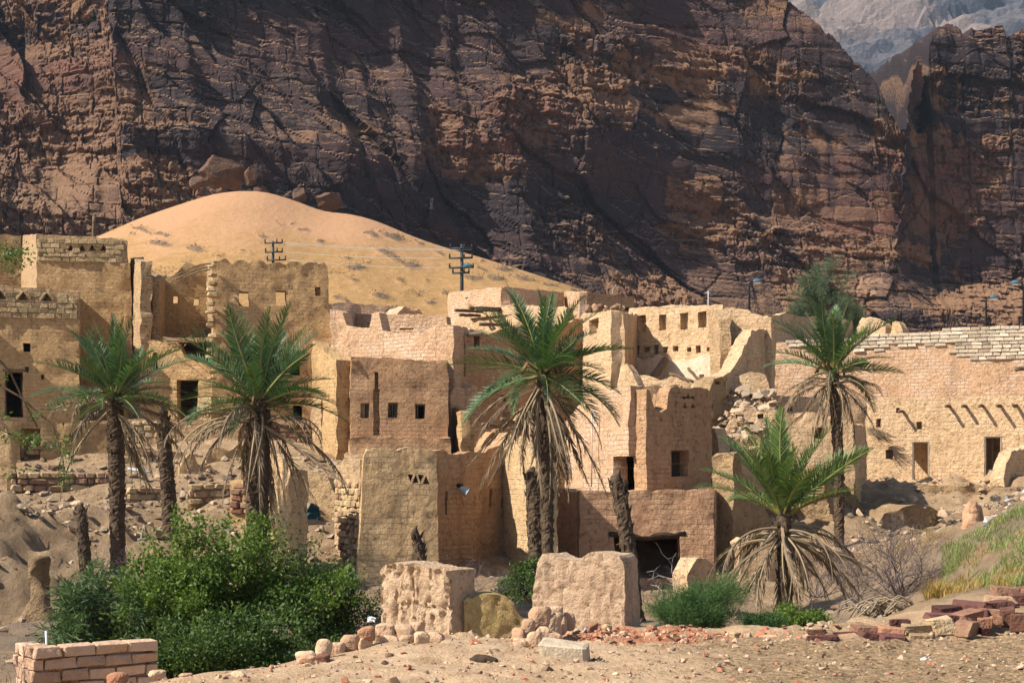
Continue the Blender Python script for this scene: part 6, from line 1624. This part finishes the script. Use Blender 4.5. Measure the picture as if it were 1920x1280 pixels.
def rock(label, group, kind, px0, py0, px1, py1, Y, mat, k, rot=0.0, dep=1.0, cat='rock', name='rock', tilt=0.0):
    """a stone that covers the picture box px0..px1, py0..py1"""
    c = W((px0 + px1) / 2, (py0 + py1) / 2, Y); w = (px1 - px0) / F_PX * Y; hh = (py1 - py0) / F_PX * Y
    o = bpy.data.objects.new(name, rock_mesh(kind, k % 9, mat)); COL.objects.link(o)
    o.location = tuple(c); o.scale = (w, w * dep * .75, hh); o.rotation_euler = (rng.normal(0, .06), tilt, rot)
    return tag(o, label, cat, group, 'thing')

def stone_row(what, group, boxes, kind, Y, mats, cat='stone', name='stone', dep=1.0):
    n = len(boxes)
    for i, b in enumerate(sorted(boxes, key=lambda q: q[0])):
        m = mats if isinstance(mats, str) else mats[i % len(mats)]
        if len(b) > 5 and b[5]: m = b[5]
        lab = what.replace('#', ORD[i])
        rock(lab, group, kind, b[0], b[1], b[2], b[3], Y if len(b) < 5 or b[4] is None else b[4], m, i + len(what), rng.normal(0, .3), dep, cat, name, b[6] if len(b) > 6 else rng.normal(0, .05))
stone_row('pinkish mud lump, # from the left in the heap below the furrowed block', 'mud lumps below the furrowed block',
    [(556, 1220, 592, 1248, 14.2), (592, 1200, 622, 1232, 14.4), (618, 1204, 646, 1228, 14.7), (640, 1192, 674, 1222, 14.8), (670, 1194, 697, 1222, 14.8), (672, 1174, 702, 1200, 14.8, 'stone_orange'), (698, 1180, 722, 1222, 15.2),
     (706, 1168, 742, 1196, 15.2), (718, 1192, 748, 1222, 14.9), (740, 1170, 778, 1196, 15.2), (748, 1190, 776, 1218, 14.9), (774, 1166, 796, 1190, 15.2), (776, 1186, 804, 1218, 14.9), (776, 1210, 808, 1230, 14.8), (802, 1186, 832, 1216, 15.1), (826, 1200, 854, 1222, 14.9), (850, 1206, 878, 1222, 14.8),
     (740, 1214, 776, 1230, 14.7)],
    'lump', 15.6, 'lump_pink', 'mud lump', 'mud_lump')
stone_row('pinkish mud lump, # from the left in the heap below the cracked block', 'mud lumps below the cracked block',
    [(960, 1178, 992, 1204, 15.4), (962, 1196, 992, 1214, 15.2), (978, 1162, 1004, 1192, 15.4), (994, 1140, 1032, 1180, 15.6), (990, 1184, 1016, 1212, 15.2), (1004, 1176, 1030, 1204, 15.4), (1026, 1150, 1052, 1192, 15.6), (1030, 1136, 1056, 1156, 15.8), (1044, 1152, 1062, 1188, 15.8), (1056, 1148, 1078, 1180, 15.9), (1028, 1186, 1052, 1204, 15.4)],
    'lump', 16.2, 'lump_pink', 'mud lump', 'mud_lump')
stone_row('small pale mud clod, # from the left along the yellow wall foot', 'clods along the yellow wall',
    [(880, 1206, 902, 1220, 16.2), (902, 1204, 926, 1218, 16.3), (928, 1206, 956, 1220, 16.2), (946, 1202, 966, 1216, 16.3)], 'lump', 16.2, 'stone_tan', 'clod', 'mud_clod')
stone_row('orange-brown stone, # from the left along the bank edge beside the tamarisk bush', 'stones along the bank edge',
    [(1125, 1168, 1150, 1190, 16.8), (1066, 1186, 1086, 1200, 16.4), (1098, 1162, 1122, 1186, 16.8, 'stone_red'), (1214, 1170, 1238, 1184, 17.0), (1244, 1172, 1276, 1200, 16.6), (1270, 1182, 1300, 1198, 16.6), (1296, 1180, 1322, 1194, 16.7), (1366, 1184, 1398, 1198, 16.6), (1398, 1190, 1420, 1200, 16.5), (1420, 1188, 1462, 1202, 16.4), (1460, 1196, 1482, 1206, 16.2), (1330, 1184, 1352, 1196, 16.8)],
    'hull', 16.6, ('stone_orange', 'stone_orange', 'stone_tan'), 'stone', 'stone')
stone_row('rounded reddish stone, # from the left at the lower edge of the picture', 'stones at the lower edge',
    [(200, 1262, 238, 1284, 11.9), (282, 1256, 310, 1270, 12.4), (428, 1260, 462, 1284, 11.9), (436, 1272, 470, 1290, 11.7), (338, 1262, 360, 1274, 12.2), (590, 1226, 618, 1246, 14.0, 'stone_red'), (566, 1226, 592, 1246, 14.0)], 'lump', 12, ('stone_orange', 'lump_pink'), 'stone', 'stone')
# red slab wall
SL = [
 (1513, 1190, 1575, 1208, 15.6), (1514, 1178, 1545, 1194, 15.9), (1540, 1196, 1574, 1210, 15.5), (1560, 1192, 1608, 1210, 15.6), (1566, 1184, 1608, 1196, 15.8), (1600, 1174, 1668, 1190, 15.9), (1608, 1186, 1652, 1204, 15.6), (1650, 1190, 1696, 1211, 15.5, 'slab_red'),
 (1648, 1176, 1692, 1194, 15.7, 'stone_orange'), (1668, 1160, 1708, 1176, 16.1, 'slab_red'), (1694, 1168, 1742, 1190, 15.9, 'stone_tan'), (1700, 1188, 1754, 1206, 15.6, 'stone_tan'), (1742, 1158, 1786, 1190, 15.9, 'stone_tan'), (1740, 1150, 1800, 1162, 16.3), (1752, 1136, 1802, 1156, 16.6), (1784, 1164, 1838, 1192, 15.9),
 (1786, 1130, 1842, 1146, 16.8), (1790, 1146, 1840, 1168, 16.3, None, -.12), (1834, 1156, 1858, 1178, 16.2, 'stone_orange'), (1836, 1176, 1858, 1190, 15.9), (1800, 1142, 1856, 1154, 16.6), (1848, 1126, 1898, 1140, 17.0), (1856, 1154, 1880, 1172, 16.3, 'stone_orange'), (1840, 1142, 1880, 1156, 16.6), (1878, 1140, 1902, 1174, 16.4, 'stone_red'),
 (1862, 1100, 1906, 1120, 17.6), (1850, 1118, 1900, 1130, 17.2), (1896, 1150, 1936, 1182, 16.3, 'stone_red'), (1900, 1110, 1940, 1134, 17.2), (1904, 1098, 1945, 1112, 17.6)]
stone_row('flat dark red slab or block, # from the left in the low dry wall', 'stones of the red slab wall', SL, 'slab', 15.8, ('slab_red', 'stone_red', 'slab_red', 'stone_mix'), 'slab', 'stone_slab', .9)

# pale dressed block
b0 = empty('stone_block', tuple(W(1062, 1240, 13.5))); tag(b0, 'pale dressed stone block lying on the bank', 'block')
me = soft_box('block_body', 77, .05, .07); o = link('block_body', me, None, b0); me.materials.append(simple_mat('pale_limestone', (0.40, 0.31, 0.215), (0.60, 0.50, 0.38), 9, .7, .04))
o.location = (0, .05, .08); o.scale = (.45, .30, .19); o.rotation_euler = (.10, .06, -.18)
o = empty('charred_log', tuple(W(905, 1246, 13.2))); tag(o, 'short charred log lying on the pale dirt', 'log')
lumpy(o, 'log_body', [W(880, 1240, 13.3), W(890, 1238, 13.3), W(915, 1238, 13.25), W(930, 1240, 13.2)], [.03, .05, .05, .025], 'wood_dark', .02, 12, 16, 4, .08)
o = empty('bottle', tuple(W(747, 1228, 14.6))); tag(o, 'green glass bottle half buried in front of the mud lumps', 'bottle')
gm = simple_mat('green_glass', (0.01, 0.22, 0.08), (0.02, 0.30, 0.12), 3, 0, rough=.15)
M['green_glass'] = gm
c = W(747, 1226, 14.6); tube(o, 'bottle_body', [c + (-.07, 0, 0), c + (-.065, 0, 0), c + (.03, 0, 0), c + (.05, .0, 0), c + (.075, 0, 0)], [.005, .022, .022, .010, .009], 'green_glass', 10)
M['cloth_grey'] = simple_mat('grey_plastic', (0.16, 0.19, 0.23), (0.45, 0.48, 0.52), 12, .4, .02, rough=.5)
M['cloth_teal'] = simple_mat('teal_plastic', (0.03, 0.10, 0.13), (0.06, 0.18, 0.22), 12, .4, .02, rough=.4)
M['cloth_white'] = simple_mat('white_plastic', (0.6, 0.66, 0.72), (0.75, 0.8, 0.84), 12, .2, .02, rough=.4)
def scrap(name, label, px, py, Y, w, hgt, mat, seed):
    o = empty(name, tuple(W(px, py, Y))); tag(o, label, 'litter')
    r = np.random.default_rng(seed); n = 9
    u, v = np.meshgrid(np.linspace(-1, 1, n), np.linspace(-1, 1, n), indexing='ij')
    x = u * w / 2 + .2 * w * fbm(u * 1.3, v * 1.3, oct=2, seed=seed); z = (v + 1) * hgt / 2 * (1 - .3 * np.abs(u)) + .25 * hgt * fbm(u * 1.5, v * 1.5, oct=2, seed=seed + 1); y = .4 * w * fbm(u * 1.2, v * 1.2, oct=3, seed=seed + 2)
    me = mesh_np('sheet', np.stack([x, y, z], 2).reshape(-1, 3), grid_faces(n, n), M[mat], smooth=True); s = link('sheet', me, parent=o)
    md = s.modifiers.new('thickness', 'SOLIDIFY'); md.thickness = .006
scrap('plastic_sheet', 'crumpled grey sheet at the foot of the cracked block', 1108, 1186, 16.9, .17, .13, 'cloth_grey', 3)
scrap('plastic_sheet', 'torn teal plastic caught on the mud slope by the yellow wall', 586, 972, 41, .36, .45, 'cloth_teal', 4)
scrap('plastic_sheet', 'white plastic litter hidden beside the loose green shrub', 697, 1166, 19, .10, .09, 'cloth_white', 5)
scrap('plastic_sheet', 'dark blue plastic litter on the stony slope at the right', 1868, 990, 33, .55, .12, 'cloth_teal', 6)
scrap('plastic_sheet', 'small white plastic scrap on the dirt road at the right', 1736, 1236, 13.4, .09, .02, 'cloth_white', 7)
o = empty('pipe', tuple(W(88, 1216, 17))); tag(o, 'thin white pipe standing behind the foreground brick wall', 'pipe'); tube(o, 'pipe_body', [W(89, 1240, 17), W(86, 1182, 17)], .013, 'cloth_white')
o = empty('pipe', tuple(W(262, 884, 50))); tag(o, 'pale pipe lying on the slope by the leftmost palm', 'pipe'); tube(o, 'pipe_body', [W(240, 878, 50.5), W(282, 885, 50)], .05, 'metal_pale')
o = empty('stick', tuple(W(1208, 1190, 16.2))); tag(o, 'thin dry stick lying on the red brick dust', 'stick'); tube(o, 'stick_body', [W(1190, 1196, 16), W(1250, 1203, 15.8)], .008, 'twig', 5)
o = empty('wooden_crate', tuple(W(272, 1020, 42))); tag(o, 'broken wooden frame lying on the left slope', 'frame')
for (a, b, c_, d_) in ((262, 1022, 270, 985), (270, 985, 284, 1020), (258, 1012, 290, 1008), (256, 1024, 292, 1018)): log(o, 'slat', W(a, b, 42), W(c_, d_, 42.2), .045, 'wood_grey', 5)

# ------------------------------------------------------------------ pebbles and rubble (uncountable)
def pebbles(name, label, n, px, Yr, size, mats, seed, dens=None, zfun=None):
    r = np.random.default_rng(seed)
    Yd = r.uniform(Yr[0], Yr[1], n); x = px2x(r.uniform(px[0], px[1], n), Yd)
    if dens is not None:
        k = r.random(n) < dens(x, Yd); x, Yd = x[k], Yd[k]
    z = ground_z(x, Yd) + ground_detail(x, Yd) if zfun is None else zfun(x, Yd)
    m = len(x); s = size[0] * (size[1] / size[0]) ** (r.random(m) ** 2.2)
    base = []
    for q in range(8):
        me = BASE_ROCK[q]; base.append(hull_simple(q))
    by = {}
    Vs, Fs, Ms = [], [], []; off = 0
    kk = r.integers(0, 8, m); mk = r.integers(0, len(mats), m)
    for q in range(8):
        sel = np.where(kk == q)[0]
        if not len(sel): continue
        bv, bf = base[q]
        a = r.uniform(0, 6.28, len(sel)); ca, sa = np.cos(a), np.sin(a)
        P = bv[None] * (s[sel, None, None] * r.uniform(.7, 1.3, (len(sel), 1, 3)) * np.array([1, 1, .7]))
        P = np.stack([P[..., 0] * ca[:, None] - P[..., 1] * sa[:, None], P[..., 0] * sa[:, None] + P[..., 1] * ca[:, None], P[..., 2]], -1)
        P = P + np.stack([x[sel], Yd[sel], z[sel] + s[sel] * .12], 1)[:, None, :]
        Vs.append(P.reshape(-1, 3)); Fs.append((np.arange(len(sel))[:, None, None] * len(bv) + bf[None] + off).reshape(-1, 3)); Ms.append(np.repeat(mk[sel], len(bf))); off += len(sel) * len(bv)
    me = mesh_np(name, np.concatenate(Vs), np.concatenate(Fs))
    for mt in mats: me.materials.append(M[mt])
    me.polygons.foreach_set('material_index', np.concatenate(Ms).astype(np.int32))
    return tag(link(name, me), label, 'rubble', kind='stuff')
def hull_simple(k):
    r = np.random.default_rng(400 + k); bm = bmesh.new()
    for _ in range(11):
        v = r.normal(0, 1, 3); v /= np.linalg.norm(v); bm.verts.new(v * .5 * (1 + r.normal(0, .1)))
    bmesh.ops.convex_hull(bm, input=bm.verts)
    bmesh.ops.delete(bm, geom=[v for v in bm.verts if not v.link_faces], context='VERTS')
    bm.verts.index_update(); bm.faces.ensure_lookup_table()
    V = np.array([v.co[:] for v in bm.verts]); F_ = np.array([[v.index for v in f.verts] for f in bm.faces]); bm.free()
    return V, F_
M['peb_a'] = simple_mat('pebble_tan', (0.30, 0.20, 0.13), (0.52, 0.38, 0.26), 8, 0)
M['peb_b'] = simple_mat('pebble_brown', (0.12, 0.075, 0.05), (0.24, 0.16, 0.10), 8, 0)
M['peb_c'] = simple_mat('pebble_red', (0.28, 0.10, 0.06), (0.42, 0.19, 0.11), 8, 0)
M['peb_d'] = simple_mat('pebble_grey', (0.20, 0.15, 0.11), (0.36, 0.28, 0.20), 8, 0)
pebbles('gravel', 'gravel and dung crumbs on the dirt road', 6500, (-60, 2000), (10.6, 17.5), (.008, .06), ('peb_a', 'peb_b', 'peb_b', 'peb_a', 'peb_d'), 1, lambda x, y: np.clip(.45 + .28 * (x + 1), .4, 1))
pebbles('rubble', 'earth clods and stones strewn over the near bank', 700, (150, 1950), (11.2, 16.8), (.03, .11), ('peb_a', 'peb_a', 'peb_c', 'peb_b'), 12)
pebbles('gravel', 'crushed red brick in front of the cracked block', 1500, (1060, 1330), (15.3, 17.6), (.012, .09), ('peb_c', 'peb_c', 'peb_a'), 2)
pebbles('rubble', 'broken mud and stone along the crumbling bank edge', 1300, (520, 1560), (14.6, 18.6), (.03, .16), ('peb_a', 'peb_a', 'peb_c'), 3, lambda x, y: np.exp(-((y - 16.3) / .9) ** 2))
pebbles('rubble', 'stones and rubble in the gully', 1100, (-50, 1750), (20, 40), (.05, .34), ('peb_a', 'peb_b', 'peb_d', 'peb_b'), 4)
pebbles('rubble', 'loose stones on the slope below the left terraces', 2000, (-20, 680), (40.5, 53), (.06, .42), ('peb_a', 'peb_d', 'peb_d', 'peb_b'), 5)
pebbles('rubble', 'fallen mud rubble below the houses on the right', 1500, (1330, 1960), (41, 58.5), (.06, .45), ('peb_a', 'peb_a', 'peb_d'), 6)
pebbles('rubble', 'litter and stones on the upper right slope', 700, (1840, 2000), (31, 48), (.05, .3), ('peb_d', 'peb_b', 'peb_a', 'metal_pale'), 7)

M['boulder_rock'] = simple_mat('boulder_rock', (0.095, 0.055, 0.042), (0.18, 0.108, 0.075), .9, .8, .5)
pebbles('rubble', 'heaped mud rubble on the collapsed rooms beside the sloping buttress', 420, (1300, 1450), (48.8, 53), (.12, .6), ('peb_a', 'peb_a', 'peb_d'), 8, zfun=lambda x, y: 3.3 + (y - 49) * .45 + .3 * fbm(x / .7, y / .7, seed=4) - .9 * sstep(18.0 * 0 + 8.2, 7.0, x))
pebbles('rubble', 'mud rubble lying along the ruined walls by the fallen beam', 220, (1190, 1340), (52.6, 55), (.10, .4), ('peb_a', 'peb_a'), 9, zfun=lambda x, y: 4.9 + .2 * fbm(x / .7, y / .7, seed=4))
# ------------------------------------------------------------------ boulders at the foot of the mountain
for i, (lab, x0, y0, x1, y1, Y, mat_) in enumerate((
        ('huge reddish boulder lying on the ledge above the dune crest', 358, 290, 455, 346, 168, None), ('rounded pale boulder left of the huge one', 352, 322, 388, 352, 163, None), ('dark angular boulder right of the huge one', 455, 305, 486, 340, 168, None),
        ('tilted boulder above the dune shoulder', 545, 345, 580, 372, 165, None), ('broad ledge boulder over the dune shoulder', 585, 348, 645, 385, 166, None), ('small boulder on the scree left of the dune crest', 262, 292, 284, 310, 172, None), ('flat boulder below the huge one', 470, 344, 512, 362, 163, None))):
    o = rock(lab, 'boulders above the dune', 'boulder', x0, y0 + 6, x1, y1 + 8, Y, 'boulder_rock', i, rng.normal(0, .4), 1.0, 'boulder', 'boulder', .22 if i == 0 else rng.normal(0, .12))
    if len(o.data.materials) and False: pass

# ------------------------------------------------------------------ poles and lamps
def power_pole(label, px, base_py, top_py, Y, arms, rr_):
    o = empty('power_pole', tuple(W(px, base_py, Y))); tag(o, label, 'power pole', 'power poles behind the village')
    tube(o, 'pole', [W(px, base_py, Y), W(px, top_py, Y)], [rr_ * 1.3, rr_], 'metal_green', 8)
    for (xa, xb, y) in arms:
        a = tube(o, 'cross_arm', [W(xa, y, Y - .1), W(xb, y - 1, Y - .1)], rr_ * .7, 'metal_green', 6)
        for x in (xa + 1, (xa + xb) / 2 + 6, xb - 1):
            V, Fq, Tr = tube_np([W(x, y, Y - .1), W(x, y - 3, Y - .1), W(x, y - 5, Y - .1), W(x, y - 8, Y - .1)], [rr_ * .5, rr_ * .8, rr_ * .45, rr_ * .8], 6)
            link('insulator', mesh_np('insulator', V - np.array(o.location), [Fq, Tr], M['metal_dark'], smooth=True), parent=a)
    return o
power_pole('green steel power pole rising behind the scalloped house', 512, 520, 452, 92, [(496, 530, 456), (497, 530, 473), (500, 536, 488)], .075)
power_pole('larger green steel power pole with an overhead lamp beside the highest house', 866, 600, 458, 88, [(844, 886, 466), (842, 886, 484), (842, 888, 502), (848, 880, 512)], .095)
o = tag(empty('street_lamp', tuple(W(880, 500, 87.5))), 'round lamp hood hung on the larger power pole', 'lamp')
lumpy(o, 'lamp_hood', [W(868, 500, 87.4), W(876, 497, 87.3), W(884, 499, 87.2)], [.05, .18, .12], 'lamp_blue', .02, 10, 10, 3)
for i, (a, b, c_, d_) in enumerate(((530, 455, 848, 466), (530, 472, 846, 484), (536, 487, 846, 502), (530, 458, 884, 468))):
    w_ = tag(empty('cable', tuple(W(a, b, 92))), ORD[i] + ' power cable from the top strung between the two power poles', 'cable', 'power cables')
    t_ = np.linspace(0, 1, 13); pts = [W(a + (c_ - a) * q, b + (d_ - b) * q + 4 * 4 * q * (1 - q), 92 - 4 * q) for q in t_]
    tube(w_, 'wire', pts, .012, 'metal_pale', 4)
def street_lamp(label, px, base_py, top_py, Y, side):
    o = empty('street_lamp', tuple(W(px, base_py, Y))); tag(o, label, 'street lamp', 'street lamps behind the walls')
    tube(o, 'pole', [W(px, base_py, Y), W(px, top_py + 6, Y), W(px, top_py + 3, Y)], [.07, .055, .05], 'metal_dark', 8)
    tube(o, 'arm', [W(px, top_py + 4, Y), W(px + side * 5, top_py, Y), W(px + side * 10, top_py, Y)], [.05, .04, .04], 'metal_dark', 6)
    c = W(px + side * 15, top_py + 1, Y); n = 10
    bm = bmesh.new(); bmesh.ops.create_uvsphere(bm, u_segments=14, v_segments=8, radius=.5)
    for v in bm.verts:
        if v.co.z < 0: v.co.z *= .25
    bmesh.ops.scale(bm, verts=bm.verts, vec=(.52, .36, .36)); me = bpy.data.meshes.new('lamp_head'); bm.to_mesh(me); bm.free()
    hd = link('lamp_head', me, M['lamp_blue'], o); hd.location = c - np.array(o.location)
    bm = bmesh.new(); bmesh.ops.create_uvsphere(bm, u_segments=12, v_segments=6, radius=.5); bmesh.ops.scale(bm, verts=bm.verts, vec=(.40, .28, .12)); me = bpy.data.meshes.new('lens'); bm.to_mesh(me); bm.free()
    ln_ = link('lens', me, M['lamp_white'], hd); ln_.location = (0, 0, -.05)
    return o
street_lamp('street lamp with blue hood right of the wall niches', 1405, 640, 527, 78, 1)
street_lamp('street lamp with blue hood above the white bricks', 1849, 660, 557, 80, 1)
street_lamp('tallest street lamp at the right edge of the picture', 1919, 660, 530, 76, -1)
o = tag(empty('power_pole', tuple(W(1328, 620, 110))), 'small distant pale pole behind the wall niches', 'power pole')
tube(o, 'pole', [W(1328, 620, 110), W(1328, 545, 110)], .045, 'metal_pale', 6); tube(o, 'cross_arm', [W(1323, 549, 110), W(1333, 549, 110)], .03, 'metal_pale', 5)
o = tag(empty('wooden_post', tuple(W(176, 470, 75))), 'short wooden post on the roof behind the vented tower', 'post'); log(o, 'post_body', W(176, 470, 75), W(176, 405, 75), .10, 'wood')

# ------------------------------------------------------------------ dusty air
hz = NT('haze_air')
hz.t.nodes.remove(hz.b)
pv = hz.n('ShaderNodeVolumePrincipled')
pv.inputs['Color'].default_value = (0.58, 0.76, 1.0, 1)
pv.inputs['Density'].default_value = 0.00011
pv.inputs['Anisotropy'].default_value = 0.2
hz.t.links.new(pv.outputs[0], hz.out.inputs['Volume'])
bm = bmesh.new(); bmesh.ops.create_cube(bm, size=1.0)
bmesh.ops.scale(bm, verts=bm.verts, vec=(5600, 5600, 1700)); bmesh.ops.translate(bm, verts=bm.verts, vec=(0, 2000, 840))
me = bpy.data.meshes.new('haze'); bm.to_mesh(me); bm.free()
tag(link('haze', me, hz.m), 'thin bluish dust haze in the air', 'haze', kind='stuff')
scene.cycles.volume_bounces = 0
